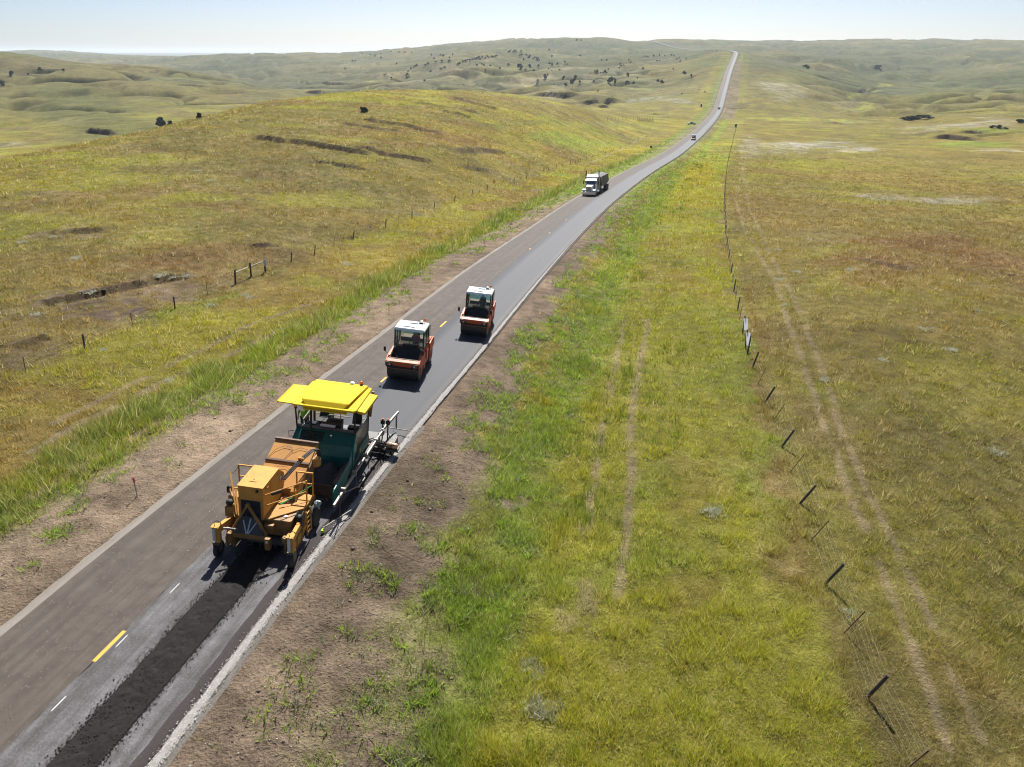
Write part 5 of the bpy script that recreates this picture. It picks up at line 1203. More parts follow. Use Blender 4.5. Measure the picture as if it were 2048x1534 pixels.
# screed with its end gate and heater bottle
sd_ = P(MB().box(-.95, 4.02, .95, 1.55, .07, .42).box(-.95, 4.0, 1.0, 1.9, .40, .46), 'screed', 'dark', bev=.015)
P(MB().prism([(.45, .03), (.45, .30), (.8, .55), (1.55, .55), (1.7, .03)], 'x', 4.02, 4.09), 'end_gate', 'dark', sd_)
P(MB().cyl((-.6, .62, .30), (3.7, .62, .30), .16, 14), 'auger', 'rust', sd_, True, 0)
for xo in (3.35, 3.62, -.5):
    P(MB().bar((xo, 1.25, .45), (xo, 1.3, 1.45), .06).box(xo - .10, xo + .10, 1.22, 1.36, 1.30, 1.52), 'screed_control_post', 'black', sd_, False, .01)
    P(MB().cyl((xo, 1.29, 1.52), (xo, 1.29, 1.6), .05, 12), 'amber_lamp', 'amber', sd_, True, 0)
q = MB()
for k in range(26):
    a = (rnd.uniform(3.05, 4.0), rnd.uniform(-.2, 1.3), rnd.uniform(.25, .95)); q.tube([a, (a[0] + rnd.uniform(-.4, .4), a[1] + rnd.uniform(-.5, .5), max(.1, a[2] + rnd.uniform(-.4, .3)))], rnd.uniform(.012, .035), 6)
P(q, 'screed_linkage', 'dark', sd_, False, 0); q = MB()
for k in range(10):
    a = (rnd.uniform(3.1, 3.9), rnd.uniform(.0, 1.2), rnd.uniform(.2, .7)); q.box(a[0], a[0] + rnd.uniform(.06, .2), a[1], a[1] + rnd.uniform(.06, .25), a[2], a[2] + rnd.uniform(.05, .2))
P(q, 'screed_bracket', 'dark', sd_, False, 0)
gt = P(MB().lathe([(.03, 0), (.12, .03), (.15, .08), (.15, .52), (.12, .57), (.05, .60)], (3.78, .44, .62), (1, -.15, 0), 20), 'gas_bottle', 'copper', None, True, 0)
P(MB().lathe([(.155, .0), (.155, .05)], (4.06, .40, .62), (1, -.15, 0), 20), 'bottle_strap', 'black', gt, True, 0)
P(MB().box(3.7, 4.4, .2, .7, .36, .46).bar((3.4, .4, .4), (4.45, .25, .36), .05), 'bottle_rack', 'dark', gt, False, .01)
# averaging beam outside the right flank
bm_ = P(MB().bar((3.24, -5.95, .98), (3.30, -3.3, 1.0), .09, .12).bar((3.29, -3.35, 1.0), (3.40, -.1, 1.06), .08, .11).bar((3.39, -.15, 1.06), (3.46, .9, 1.10), .08, .12).bar((3.44, .85, 1.16), (3.74, 2.95, 1.24), .09, .13), 'levelling_beam', 'alu', None, False, .006)
for s_, x_ in ((-3.32, 3.29), (-.12, 3.40), (.88, 3.45), (-4.8, 3.27), (-1.7, 3.35)):
    P(MB().box(x_ - .10, x_ + .10, s_ - .05, s_ + .05, .93, 1.17), 'beam_clamp', 'alu', bm_, False, .01)
for a_, b_, r_ in (((3.40, -5.65, .22), (3.40, -5.65, 1.42), .022), ((3.70, 2.80, .30), (3.70, 2.80, 1.16), .03), ((3.36, -1.2, .1), (3.36, -1.2, .98), .02), ((3.30, -3.0, .25), (3.30, -3.0, 1.0), .018)):
    P(MB().cyl(a_, b_, r_, 8), 'beam_rod', 'rust', bm_, True, 0)
P(MB().tube([(2.98, -6.5, .24), (3.40, -5.65, .26), (3.70, -5.05, .28)], .028, 8), 'sensor_bar', 'alu', bm_, True, 0)
P(MB().tube([(3.28, 2.78, .34), (3.70, 2.80, .32), (4.45, 2.72, .34)], .028, 8), 'sensor_bar', 'alu', bm_, True, 0)
P(MB().tube([(3.05, -4.0, .4), (3.5, -3.2, .35), (3.55, -2.5, .38)], .03, 8), 'sensor_bar', 'alu', bm_, True, 0)
P(MB().box(2.92, 3.02, -6.64, -6.46, .03, .18), 'sensor_shoe', 'lime', bm_, False, .02)
P(MB().tube([(3.24, -5.9, .92), (3.15, -6.1, .5), (3.0, -6.45, .25)], .01, 5), 'sensor_cable', 'black', bm_, True, 0)
P(MB().tube([(3.72, 2.5, 1.1), (3.75, 2.4, .7), (3.65, 2.3, .35)], .01, 5), 'sensor_cable', 'black', bm_, True, 0)
P(MB().bar((3.12, -2.3, .72), (3.42, -.2, .98), .06, .09).bar((3.1, .2, .5), (3.44, .9, 1.05), .05).bar((3.14, -.9, .6), (3.38, -1.0, 1.0), .05), 'beam_bracket', 'alu', bm_, False, .004)

# heap of asphalt in the hopper
n = 30; xs = np.linspace(.45, 2.56, n); ys = np.linspace(-4.37, -2.5, n)
X, Y = np.meshgrid(xs, ys, indexing='ij')
hz = .62 + .52 * np.exp(-((X - 2.05) / .42) ** 2 - ((Y + 2.95) / .42) ** 2) + .32 * np.exp(-((X - 1.3) / .7) ** 2 - ((Y + 3.6) / .7) ** 2) + .12 * sstep(-3.4, -4.3, Y)
hz = np.minimum(hz, .62 + np.maximum(0, (2.62 - X)) * 1.6 + .25) + (fbm(X.ravel() * 6, Y.ravel() * 6, 31, 4).reshape(X.shape) - .5) * .10
W_ = np.array([mach(a, b_, c_) for a, b_, c_ in zip(X.ravel(), Y.ravel(), hz.ravel())])
F = np.array([[i * n + j, (i + 1) * n + j, (i + 1) * n + j + 1, i * n + j + 1] for i in range(n - 1) for j in range(n - 1)])
tag(add_obj('asphalt_heap', np_mesh('asphalt_heap', W_, F, 4, smooth=False), M['asphalt_heap']), 'peaked heap of dark hot asphalt filling the paver hopper', 'asphalt heap', kind='stuff')

for (o_, s_, h_, lb) in ((-.52, .75, .46, 'person in lime hi-vis shirt standing at the paver\'s left rear corner'), (.62, 1.35, .46, 'person in lime hi-vis shirt on the screed behind the control console')):
    r_ = make_person(mach(o_, s_, h_), (MEX, MEY, MEZ), dict(STAND), lb, 'lime', 'denim', 'white', 'paving crew on the paver')
# faint steam rising where the mix drops into the hopper
stm = MB()
for c_, r_, q_ in (((2.05, -3.75, 1.35), .34, (1, 1, 1.3)), ((1.98, -3.5, 1.75), .30, (1, 1.1, 1.4)), ((2.15, -3.95, 1.05), .28, (1.2, 1, .9))):
    stm.ball(mach(*c_), r_, q_, 14, .12)
m_st = bpy.data.materials.new('steam'); m_st.use_nodes = True; nt = m_st.node_tree; nt.nodes.clear()
out = nt.nodes.new('ShaderNodeOutputMaterial'); pv = nt.nodes.new('ShaderNodeVolumePrincipled'); pv.inputs['Density'].default_value = .07; pv.inputs['Color'].default_value = (.8, .76, .74, 1)
nt.links.new(pv.outputs[0], out.inputs['Volume'])
o_ = stm.build('steam', m_st, None, True); tag(o_, 'faint steam over the asphalt falling into the paver hopper', 'steam', kind='stuff')
# ---------------------------------------------------------------- tandem rollers
OFF = (0, 0, 0)
def make_roller():
    global T
    T = frame_empty('tandem_roller', mach(2.38, 11.75, 0.055), MEX, MEY, MEZ)
    for y in (-1.55, 1.62):
        d = P(MB().lathe([(.30, -1.0), (.58, -1.0), (.62, -.97), (.62, .97), (.58, 1.0), (.30, 1.0)], (0, y, .62), (1, 0, 0), 48), 'drum', 'drum', None, True, 0)
        for s_ in (-1, 1): P(MB().lathe([(.28, 0), (.24, .03), (.08, .05), (.06, .07)], (.97 * s_, y, .62), (s_, 0, 0), 20), 'drum_hub', 'orange', d, True, 0)
    for s_ in (-1, 1):
        P(MB().prism([(-2.33, 1.02), (-2.36, 1.36), (-1.75, 1.58), (-.70, 1.64), (-.58, 1.5), (-.50, .52), (-.86, .46), (-1.02, .82), (-1.34, .92), (-1.38, .45), (-1.60, .40), (-1.70, .92), (-2.0, 1.0)], 'x', 1.03 * s_ - .035, 1.03 * s_ + .035), 'front_side_frame', 'orange', None, False, .015)
    fb = P(MB().prism([(-2.34, 1.06), (-2.40, 1.20), (-2.34, 1.36), (-2.02, 1.46), (-1.9, 1.40), (-1.9, 1.06)], 'x', -.99, .99), 'front_beam', 'orange', None, False, .02)
    P(MB().hexa([(-.92, -2.06, 1.455), (.92, -2.06, 1.455), (.92, -1.90, 1.44), (-.92, -1.90, 1.44), (-.92, -2.06, 1.475), (.92, -2.06, 1.475), (.92, -1.90, 1.46), (-.92, -1.90, 1.46)]), 'beam_ledge', 'wood_pale', fb, False, .006)
    for s_ in (-1, 1):
        lp = P(MB().prism([(.52 * s_, 1.06), (.72 * s_, 1.30), (1.0 * s_, 1.32), (1.0 * s_, 1.04)], 'y', -2.44, -2.36), 'lamp_panel', 'black', fb, False, .01)
        P(MB().cyl((.76 * s_, -2.43, 1.18), (.76 * s_, -2.47, 1.18), .062, 16), 'headlight', 'lens', lp, True, 0)
        P(MB().box(.88 * s_ - .04, .88 * s_ + .04, -2.46, -2.43, 1.12, 1.24), 'indicator', 'amber', lp, False, .008)
        P(MB().cyl((.80 * s_, -2.42, 1.03), (.80 * s_, -2.42, .98), .02, 8), 'tow_hook', 'alu', lp, True, 0)
    P(MB().box(-.98, .98, -2.34, -2.22, .92, 1.06), 'sprinkler_guard', 'black', None, False, .01)
    P(MB().cyl((-.94, -2.33, .90), (.94, -2.33, .90), .016, 8), 'sprinkler_pipe', 'orange', None, True, 0)
    P(MB().box(-.96, .96, -2.30, -2.12, .74, .90), 'scraper', 'dark', None, False, .01)
    pit = MB(); nx = 19
    prof = [(-1.92, 1.40), (-1.78, 1.22), (-1.35, 1.22), (-1.08, 1.42), (-.86, 1.62), (-.72, 1.72)]
    vs = []
    for i in range(nx):
        x = -.96 + 1.92 * i / (nx - 1); sc_ = .035 * abs(math.sin(i * PI / 2))
        for k, (y, z) in enumerate(prof): vs.append((x, y, z - (sc_ if k == 3 else 0)))
    m_ = len(prof); pit.add(vs, [(i * m_ + k, (i + 1) * m_ + k, (i + 1) * m_ + k + 1, i * m_ + k + 1) for i in range(nx - 1) for k in range(m_ - 1)])
    pit.box(-.97, .97, -1.9, -.72, 1.0, 1.2)
    P(pit, 'front_hood', 'black', None, False, 0)
    P(MB().prism([(-.62, 1.24), (-.60, 1.46), (-.48, 1.24)], 'y', -1.40, -1.38), 'warning_plate', 'wood_pale', None, False, 0)
    for s_ in (-1, 1):
        P(MB().hexa([(.86 * s_, -1.9, 1.42), (1.0 * s_, -1.9, 1.42), (1.0 * s_, -.75, 1.66), (.86 * s_, -.75, 1.66), (.90 * s_, -1.85, 1.56), (1.0 * s_, -1.85, 1.56), (1.0 * s_, -.8, 1.78), (.90 * s_, -.8, 1.78)]), 'hood_side_rail', 'orange', None, False, .02)
        P(MB().box(.84 * s_ - .06, .84 * s_ + .06, -.98, -.82, 1.74, 1.86), 'filler_cap', 'wood_pale', None, False, .02)
    cab = P(MB().box(-.93, .93, -.66, .80, .80, 1.70).box(-1.0, 1.0, -.5, .7, .55, 1.0), 'cab', 'orange', None, False, .02)
    fr = MB()
    for x, y in ((-.91, -.66), (.91, -.66), (-.93, .78), (.93, .78)): fr.bar((x, y, 1.68), (x * 1.0, y, 2.86), .075)
    fr.bar((.93, .08, 1.68), (.93, .08, 2.86), .05).bar((-.93, .08, 1.68), (-.93, .08, 2.86), .05).box(-.93, .93, -.70, -.62, 1.66, 1.74).box(-.95, -.89, -.66, .8, 1.66, 1.74).box(.89, .95, -.66, .8, 1.66, 1.74)
    P(fr, 'cab_frame', 'black', cab, False, 0)
    P(MB().hexa([(-.88, -.69, 1.74), (.88, -.69, 1.74), (.88, -.68, 1.74), (-.88, -.68, 1.74), (-.88, -.69, 2.86), (.88, -.69, 2.86), (.88, -.68, 2.86), (-.88, -.68, 2.86)]), 'windscreen', 'glass', cab, False, 0)
    for s_ in (-1, 1): P(MB().box(.935 * s_ - .004, .935 * s_ + .004, -.62, .75, 1.74, 2.86), 'side_window', 'glass', cab, False, 0)
    P(MB().box(-.88, .88, .786, .794, 1.74, 2.86), 'rear_window', 'glass', cab, False, 0)
    rf = P(MB().hexa([(-.99, -.80, 2.86), (.99, -.80, 2.86), (.99, .86, 2.86), (-.99, .86, 2.86), (-.93, -.70, 3.02), (.93, -.70, 3.02), (.93, .78, 3.02), (-.93, .78, 3.02)]), 'cab_roof', 'roof', cab, False, .06)
    P(MB().hexa([(-.68, -.55, 3.02), (.68, -.55, 3.02), (.66, .66, 3.02), (-.66, .66, 3.02), (-.66, -.53, 3.04), (.66, -.53, 3.04), (.64, .64, 3.04), (-.64, .64, 3.04)]), 'roof_panel', 'roofpanel', cab, False, .005)
    P(MB().box(-.15, .35, .22, .27, 3.04, 3.07).bar((-.4, -.46, 3.045), (.25, -.50, 3.045), .03).box(.38, .62, .34, .42, 3.04, 3.12), 'roof_rack', 'black', cab, False, 0)
    P(MB().cyl((.70, .62, 3.0), (.70, .62, 3.14), .02, 8).lathe([(.09, .10), (.10, .13), (.05, .17)], (.48, .62, 3.0), (0, 0, 1), 14), 'antenna', 'white', cab, True, 0)
    P(MB().ball((.70, .66, 3.22), .085, (1, 1, 1.1), 14), 'beacon', 'amber', cab, True, 0)
    P(MB().tube([(1.0, .86, 1.7), (1.0, .9, 2.9), (.9, .84, 2.95)], .02, 8), 'handrail', 'alu', cab, True, 0)
    P(MB().box(-.45, .45, -.45, -.15, 1.0, 1.82).tube([(-.1, -.2, 1.8), (-.05, -.05, 2.0)], .03, 8).lathe([(.16, 0), (.18, .015), (.16, .03)], (-.05, -.05, 2.0), (0, .6, 1), 18), 'dashboard', 'seat', cab, False, .02)
    P(MB().box(-.05, .47, .12, .60, 1.42, 1.62).box(.0, .42, .52, .66, 1.6, 2.32), 'operator_seat', 'seat', cab, False, .03)
    P(MB().box(-.85, .85, .70, .78, 1.7, 1.9), 'rear_wall', 'seat', cab, False, 0)
    for s_, x in ((-1, -1.27), (1, 1.10)):
        mr = P(MB().box(x - .075, x + .075, -1.72, -1.68, 1.72, 2.02), 'mirror', 'black', None, False, .02)
        P(MB().tube([(x, -1.7, 1.72), (x - .1 * s_, -1.6, 1.6), (.97 * s_, -1.5, 1.52)], .014, 6), 'mirror_arm', 'black', mr, True, 0)
    P(MB().prism([(.84, .82), (.84, 1.70), (1.0, 1.76), (2.0, 1.70), (2.20, 1.50), (2.22, 1.10), (1.95, 1.04), (1.7, 1.22), (1.2, 1.2)], 'x', -.95, .95), 'engine_hood', 'orange', None, False, .03)
    for s_ in (-1, 1):
        P(MB().prism([(.86, .50), (.84, 1.62), (1.3, 1.70), (2.06, 1.72), (2.24, 1.50), (2.26, 1.16), (2.02, 1.06), (1.80, 1.02), (1.74, .42), (1.50, .42), (1.42, .98), (1.10, .86)], 'x', 1.03 * s_ - .035, 1.03 * s_ + .035), 'rear_side_frame', 'orange', None, False, .015)
        P(MB().box(1.035 * s_ - .04, 1.035 * s_ + .04, -.18, .30, .9, 1.5), 'side_vent', 'red', None, False, .01)
    P(MB().prism([(1.85, 1.72), (1.95, 1.84), (2.05, 1.72)], 'x', .70, .74), 'lifting_eye', 'orange', None, False, 0)
    P(MB().box(-.5, .5, -.75, -.45, .5, 1.1).cyl((0, -.6, .4), (0, -.6, 1.2), .18, 12), 'steering_joint', 'black', None, False, 0)
    return T
rol = make_roller()
GR = 'tandem rollers working along the fresh mat'
tag(rol, 'orange roller with white cab roof, the one right behind the paver', 'road roller', GR)
def seat_person(T, label, shirt, group):
    m = T.matrix_world
    o = m @ Vector((.22, .32, 1.58)); ax = [np.array(m.col[i][:3]) for i in range(3)]
    return make_person(np.array(o), ax, dict(SIT), label, shirt, 'denim', 'white', group)
seat_person(rol, 'person in a reddish shirt driving the nearer orange roller', 'pink', 'roller drivers')
def place_roller(pxl, pxr, yaw, label, up=None, h=.055):
    a, b_ = hits([pxl, pxr]) if up is None else (on_plane(*pxl), on_plane(*pxr))
    c = (np.array(a) + np.array(b_)) / 2
    t = copy_tree(rol)
    if up is None: ex, ey, ez = axes_at(0, 0, yaw)
    else:
        ca, sa = math.cos(yaw), math.sin(yaw); ex = MEX * ca - MEY * sa; ey = MEX * sa + MEY * ca; ez = MEZ
    org = c + np.array(ey) * 2.0 + np.array(ez) * h
    m = Matrix.Identity(4)
    for i in range(3): m[i][0], m[i][1], m[i][2], m[i][3] = ex[i], ey[i], ez[i], org[i]
    t.matrix_world = m; tag(t, label, 'road roller', GR)
    bpy.context.view_layer.update()
    return t
r2 = place_roller((922, 669), (972, 678), 0.0, 'orange roller with white cab roof, working at the mat\'s outer edge beside the dirt verge', True)
seat_person(r2, 'person in dark blue driving the orange roller at the road edge', 'denim', 'roller drivers')
r3 = place_roller((1381, 283.5), (1391, 283.5), .30, 'distant small orange roller on the road beyond the white truck')
r4 = place_roller((1434.5, 222), (1440, 222), .30, 'tiny roller far off where the road crosses the creek')
# ---------------------------------------------------------------- white truck with its bottom-dump trailer, oncoming on the old lane
_ro, _rs, _, _ = road_coords(*[[v] for v in at_z(1163, 393, -6.4)[:2]])
_h = hits([(1193, 392)])[0]; _ro, TS, _, _ = road_coords([_h[0]], [_h[1]]); TS = float(TS[0]) - 4.5
def road_axes(s, o, h=0.0):
    p = road_pt(o, s, h); q = road_pt(o, s + 12, h); d = q - p; d /= np.linalg.norm(d)
    r = np.cross(d, (0, 0, 1)); r /= np.linalg.norm(r); return p, r, d, np.cross(r, d)
p_, ex_, ey_, ez_ = road_axes(TS, -1.72, .01)
T = frame_empty('dump_truck', p_, ex_ * 1.06, ey_ * 1.06, ez_ * 1.06); OFF = (0, 0, 0)
tag(T, 'white long-nosed truck hauling a tan bottom-dump trailer under a grey tarp', 'truck')
P(MB().hexa([(-1.22, .0, .32), (1.22, .0, .32), (1.22, .16, .32), (-1.22, .16, .32), (-1.22, -.02, .82), (1.22, -.02, .82), (1.22, .16, .86), (-1.22, .16, .86)]), 'bumper', 'chrome', None, False, .03)
P(MB().hexa([(-.55, .20, .80), (.55, .20, .80), (.62, 2.15, .9), (-.62, 2.15, .9), (-.50, .22, 1.78), (.50, .22, 1.78), (.72, 2.15, 2.02), (-.72, 2.15, 2.02)]), 'hood', 'truck', None, False, .07)
gr = P(MB().box(-.50, .50, .15, .22, .84, 1.76), 'grille', 'chrome', None, False, .03)
q = MB()
for k in range(11): q.box(-.43 + k * .08, -.40 + k * .08 + .015, .125, .155, .9, 1.70)
P(q, 'grille_bars', 'dark', gr, False, 0)
for s_ in (-1, 1):
    fd = P(MB().prism([(.12, .72), (.22, 1.14), (.75, 1.26), (1.5, 1.10), (1.75, .62), (1.45, .62), (1.2, .98), (.7, .98), (.5, .62)], 'x', .60 * s_, 1.20 * s_), 'fender', 'truck', None, False, .03)
    P(MB().box(.92 * s_ - .17, .92 * s_ + .17, .06, .2, .92, 1.10), 'headlight', 'lens', fd, False, .03)
    w_ = P(MB().lathe([(.28, -.14), (.48, -.14), (.52, -.1), (.52, .1), (.48, .14), (.28, .14)], (1.02 * s_, .98, .52), (1, 0, 0), 24), 'front_wheel', 'black', None, True, 0)
    P(MB().lathe([(.27, -.1), (.1, -.12), (.1, .12), (.27, .1)], (1.02 * s_, .98, .52), (1, 0, 0), 18), 'rim', 'chrome', w_, True, 0)
    P(MB().cyl((.92 * s_, 2.0, 1.25), (.92 * s_, 2.0, 2.1), .19, 16), 'air_cleaner', 'chrome', None, True, 0)
    P(MB().cyl((1.16 * s_, 3.55, .9), (1.16 * s_, 3.55, 4.05), .10, 12).cyl((1.16 * s_, 3.55, 4.05), (1.16 * s_, 3.62, 4.22), .085, 12), 'exhaust_stack', 'dark', None, True, 0)
    mr = P(MB().box(1.36 * s_ - .10, 1.36 * s_ + .10, 2.35, 2.42, 1.95, 2.5), 'mirror', 'black', None, False, .02)
    P(MB().bar((1.36 * s_, 2.38, 2.5), (1.0 * s_, 2.5, 2.6), .03), 'mirror_bracket', 'black', mr, False, 0)
    P(MB().cyl((1.0 * s_, 2.3, .72), (1.0 * s_, 4.3, .72), .32, 18), 'fuel_tank', 'chrome', None, True, 0)
cab = P(MB().hexa([(-.98, 2.1, 1.0), (.98, 2.1, 1.0), (1.02, 3.4, 1.0), (-1.02, 3.4, 1.0), (-.92, 2.35, 2.82), (.92, 2.35, 2.82), (.98, 3.4, 2.95), (-.98, 3.4, 2.95)]), 'cab', 'truck', None, False, .06)
P(MB().hexa([(-.86, 2.165, 2.02), (.86, 2.165, 2.02), (.86, 2.2, 2.02), (-.86, 2.2, 2.02), (-.82, 2.27, 2.64), (.82, 2.27, 2.64), (.82, 2.32, 2.64), (-.82, 2.32, 2.64)]), 'windscreen', 'screen', cab, False, 0)
P(MB().hexa([(-.98, 1.95, 2.60), (.98, 1.95, 2.60), (.96, 2.35, 2.80), (-.96, 2.35, 2.80), (-.98, 1.95, 2.63), (.98, 1.95, 2.63), (.96, 2.35, 2.83), (-.96, 2.35, 2.83)]), 'sun_visor', 'white', cab, False, 0)
for k in range(5): P(MB().ball((-.7 + .35 * k, 2.5, 2.92), .06, (1, 1.4, .8), 8), 'roof_lamp', 'amber' if k in (0, 4) else 'grey', cab, True, 0)
for s_ in (-1, 1): P(MB().box(1.0 * s_ - .01, 1.0 * s_ + .01, 2.55, 3.2, 2.0, 2.6), 'side_window', 'screen', cab, False, 0)
P(MB().box(1.18, 1.30, 2.6, 2.7, 2.58, 2.72), 'side_lamp', 'amber', cab, False, .02)
P(MB().hexa([(-1.2, 3.42, .95), (1.2, 3.42, .95), (1.2, 4.9, .95), (-1.2, 4.9, .95), (-1.12, 3.42, 3.22), (1.12, 3.42, 3.22), (1.16, 4.9, 3.5), (-1.16, 4.9, 3.5)]), 'sleeper', 'truck', None, False, .08)
for x0 in (-.45, .25): P(MB().box(x0, x0 + .2, 1.2, 9.0, .78, 1.0), 'frame_rail', 'dark', None, False, 0)
for y in (6.3, 7.6, 14.6, 15.9, 17.2):
    for s_ in (-1, 1):
        w_ = P(MB().lathe([(.28, -.28), (.48, -.28), (.52, -.22), (.52, .22), (.48, .28), (.28, .28)], (.94 * s_, y, .52), (1, 0, 0), 24), 'dual_wheel', 'black', None, True, 0)
        P(MB().lathe([(.27, -.2), (.1, -.22), (.1, .22), (.27, .2)], (.94 * s_, y, .52), (1, 0, 0), 16), 'rim', 'grey', w_, True, 0)
tb = P(MB().prism([(8.8, 1.2), (6.0, 3.05), (15.2, 3.05), (17.3, 1.95), (17.3, 1.5), (14.5, 1.15)], 'x', -1.22, 1.22), 'trailer_bin', 'tan', None, False, .02)
P(MB().hexa([(-1.15, 8.35, 1.30), (1.15, 8.35, 1.30), (1.15, 8.4, 1.30), (-1.15, 8.4, 1.30), (-1.15, 5.95, 2.98), (1.15, 5.95, 2.98), (1.15, 6.0, 2.98), (-1.15, 6.0, 2.98)]), 'front_slope', 'brownin', tb, False, 0)
q = MB()
for k in range(7): q.bar((1.24, 9.0 + k * .95, 1.3), (1.24, 7.4 + k * 1.3, 3.0), .08, .04)
q.bar((1.2, 8.4, 1.3), (1.24, 5.95, 3.02), .14, .10).bar((-1.2, 8.4, 1.3), (-1.24, 5.95, 3.02), .14, .10)
P(q, 'bin_ribs', 'wood_pale', tb, False, 0)
P(MB().box(-1.1, 1.1, 5.2, 8.6, 1.02, 1.22), 'trailer_neck', 'tan', None, False, .02); P(MB().box(-.5, .5, 13.2, 17.6, 1.0, 1.2), 'trailer_frame', 'tan', None, False, .02)
tr_ = MB(); vs = []
for i in range(23):
    y = 5.9 + 9.4 * i / 22
    for j in range(9):
        a = -1 + 2 * j / 8
        vs.append((1.26 * a, y, 3.06 + .30 * (1 - a * a) * min(1, i / 3, (22 - i) / 3 + .2) + .03 * math.sin(i * 1.9)))
tr_.add(vs, [(i * 9 + j, i * 9 + j + 1, (i + 1) * 9 + j + 1, (i + 1) * 9 + j) for i in range(22) for j in range(8)])
P(tr_, 'tarp', 'tarp', None, True, 0)

# ---------------------------------------------------------------- far away: pickup, other vehicles, toilets, marker posts, signs
def pickup(px, py, heading, col, label, sc_=1.0):
    global T
    c = hits([(px, py)])[0]; T = frame_empty('pickup_truck', c, *axes_at(0, 0, heading)); tag(T, label, 'pickup truck')
    m = paint('pickup_paint', col, .3, .1)
    P(MB().prism([(-2.8, .55), (-2.85, .95), (-1.4, 1.12), (-1.0, 1.12), (2.75, 1.10), (2.8, .55)], 'x', -.95, .95), 'body', m, None, False, .05)
    P(MB().prism([(-1.35, 1.1), (-.7, 1.78), (.9, 1.80), (1.15, 1.1)], 'x', -.82, .82), 'cabin', 'screen', None, False, .04)
    P(MB().box(-.78, .78, -.65, .85, 1.77, 1.83), 'roof', m, None, False, .02)
    for y in (-1.85, 1.75):
        for s_ in (-1, 1): P(MB().lathe([(.2, -.12), (.38, -.12), (.38, .12), (.2, .12)], (.86 * s_, y, .38), (1, 0, 0), 16), 'wheel', 'black', None, True, 0)
pickup(1383, 249.5, math.radians(97), (.10, .15, .13), 'dark green pickup truck parked in the grass left of the far road')
pickup(1465.5, 106.4, .25, (.22, .08, .03), 'tiny dark reddish vehicle on the distant hilltop road')
pickup(1433, 102.2, 1.4, (.8, .8, .8), 'tiny white vehicle on the skyline bend of the road')

def toilet(px, py, col, label):
    global T
    c = hits([(px, py)])[0]; T = frame_empty('portable_toilet', c, *axes_at(0, 0, .2)); tag(T, label, 'portable toilet', None)
    P(MB().box(-.6, .6, -.6, .6, .05, 2.1), 'cabin', flat('toilet_plastic', col, .5), None, False, .05)
    P(MB().hexa([(-.65, -.65, 2.1), (.65, -.65, 2.1), (.65, .65, 2.1), (-.65, .65, 2.1), (-.5, -.5, 2.4), (.5, -.5, 2.4), (.5, .5, 2.4), (-.5, .5, 2.4)]), 'roof', 'white', None, False, .05)
    P(MB().box(-.45, .45, -.625, -.6, .15, 2.0), 'door', flat('toilet_door', tuple(c_ * .8 for c_ in col), .5), None, False, .01)
    P(MB().box(-.7, .7, -.7, .7, 0, .08), 'skid_base', 'dark', None, False, 0)
toilet(1402.3, 213.2, (.03, .06, .12), 'dark blue portable toilet with white roof left of the road')
toilet(1471.2, 254.6, (.05, .22, .08), 'green portable toilet with white roof beside the right-hand fence')

dl = None
for px, py in ((1426, 219), (1424.6, 222), (1423.6, 224.8), (1420.5, 226.3), (1419.2, 229.4), (1418.2, 232.4), (1445.6, 216.4), (1444.3, 222), (1443, 226), (1441.3, 229.2), (1439, 233.2), (1435.4, 236.6)):
    c = hits([(px, py)])[0]
    if dl is None:
        dl = MB().cyl((0, 0, 0), (0, 0, .1), .22, 10).cyl((0, 0, .1), (0, 0, 1.15), .10, 10, .07).build('delineator_post', 'orange', None, True); o_ = dl
        me_ = dl.data
    else:
        o_ = dl.copy(); C.objects.link(o_)
    o_.location = c; tag(o_, 'orange delineator post lining the road at the far creek crossing', 'delineator', 'orange delineators at the creek crossing')

def sign(px, py, hgt, w_, hh, facem, label, postm='tpost', top=None, cat='sign', name='road_sign'):
    global T
    c = hits([(px, py)])[0]; T = frame_empty(name, c, *axes_at(0, 0, .25)); tag(T, label, cat)
    P(MB().box(-.03, .03, -.03, .03, -.1, hgt), 'post', postm, None, False, 0)
    P(MB().box(-w_ / 2, w_ / 2, -.05, -.03, hgt - hh, hgt + .02), 'plate', facem, None, False, .005)
sign(1301, 308, 3.0, .75, .75, 'dark', 'road sign on a tall dark post left of the road past the truck')
sign(1116, 389, 1.5, .22, .45, 'gold', 'yellow marker post in the grass left of the white truck', cat='marker')
sign(988, 377, 1.6, .25, .6, 'amber', 'orange and white marker post standing by the left fence', 'white', cat='marker')

for k, (bx, by, tx, ty, lb) in enumerate(((274.5, 993, 266.5, 955, 'pink-topped survey stake in the dirt verge beside the yellow machine'), (778, 628, 778, 605, 'pink survey stake in the dirt verge left of the orange rollers'), (969, 495, 968.5, 481, 'red survey stake on the verge further up, before the tall grass ends'), (1075, 429, 1074.5, 416, 'distant red survey stake nearest the white truck'))):
    c = hits([(bx, by)])[0]; r_ = ray(tx, ty); d_ = np.hypot(c[0], c[1]) / np.hypot(r_[0], r_[1]); t_ = r_ * d_ + np.array([0, 0, HC])
    T = frame_empty('survey_stake', c, *axes_at(0, 0, 0)); tag(T, lb, 'survey stake')
    v = t_ - c; L_ = max(np.linalg.norm(v), .3); v = v / L_ * min(L_, 1.3)
    P(MB().bar((0, 0, -.05), tuple(v), .045, .03), 'stake', 'pink' if k else 'wood_pale', None, False, 0)
    P(MB().bar(tuple(v * .72), tuple(v * 1.02), .06, .045), 'painted_top', 'pink', None, False, 0)
# ---------------------------------------------------------------- fences
def px_top(base, tx, ty):
    r_ = ray(tx, ty); d_ = np.hypot(base[0], base[1]) / np.hypot(r_[0], r_[1]); return r_ * d_ + np.array([0, 0, HC])

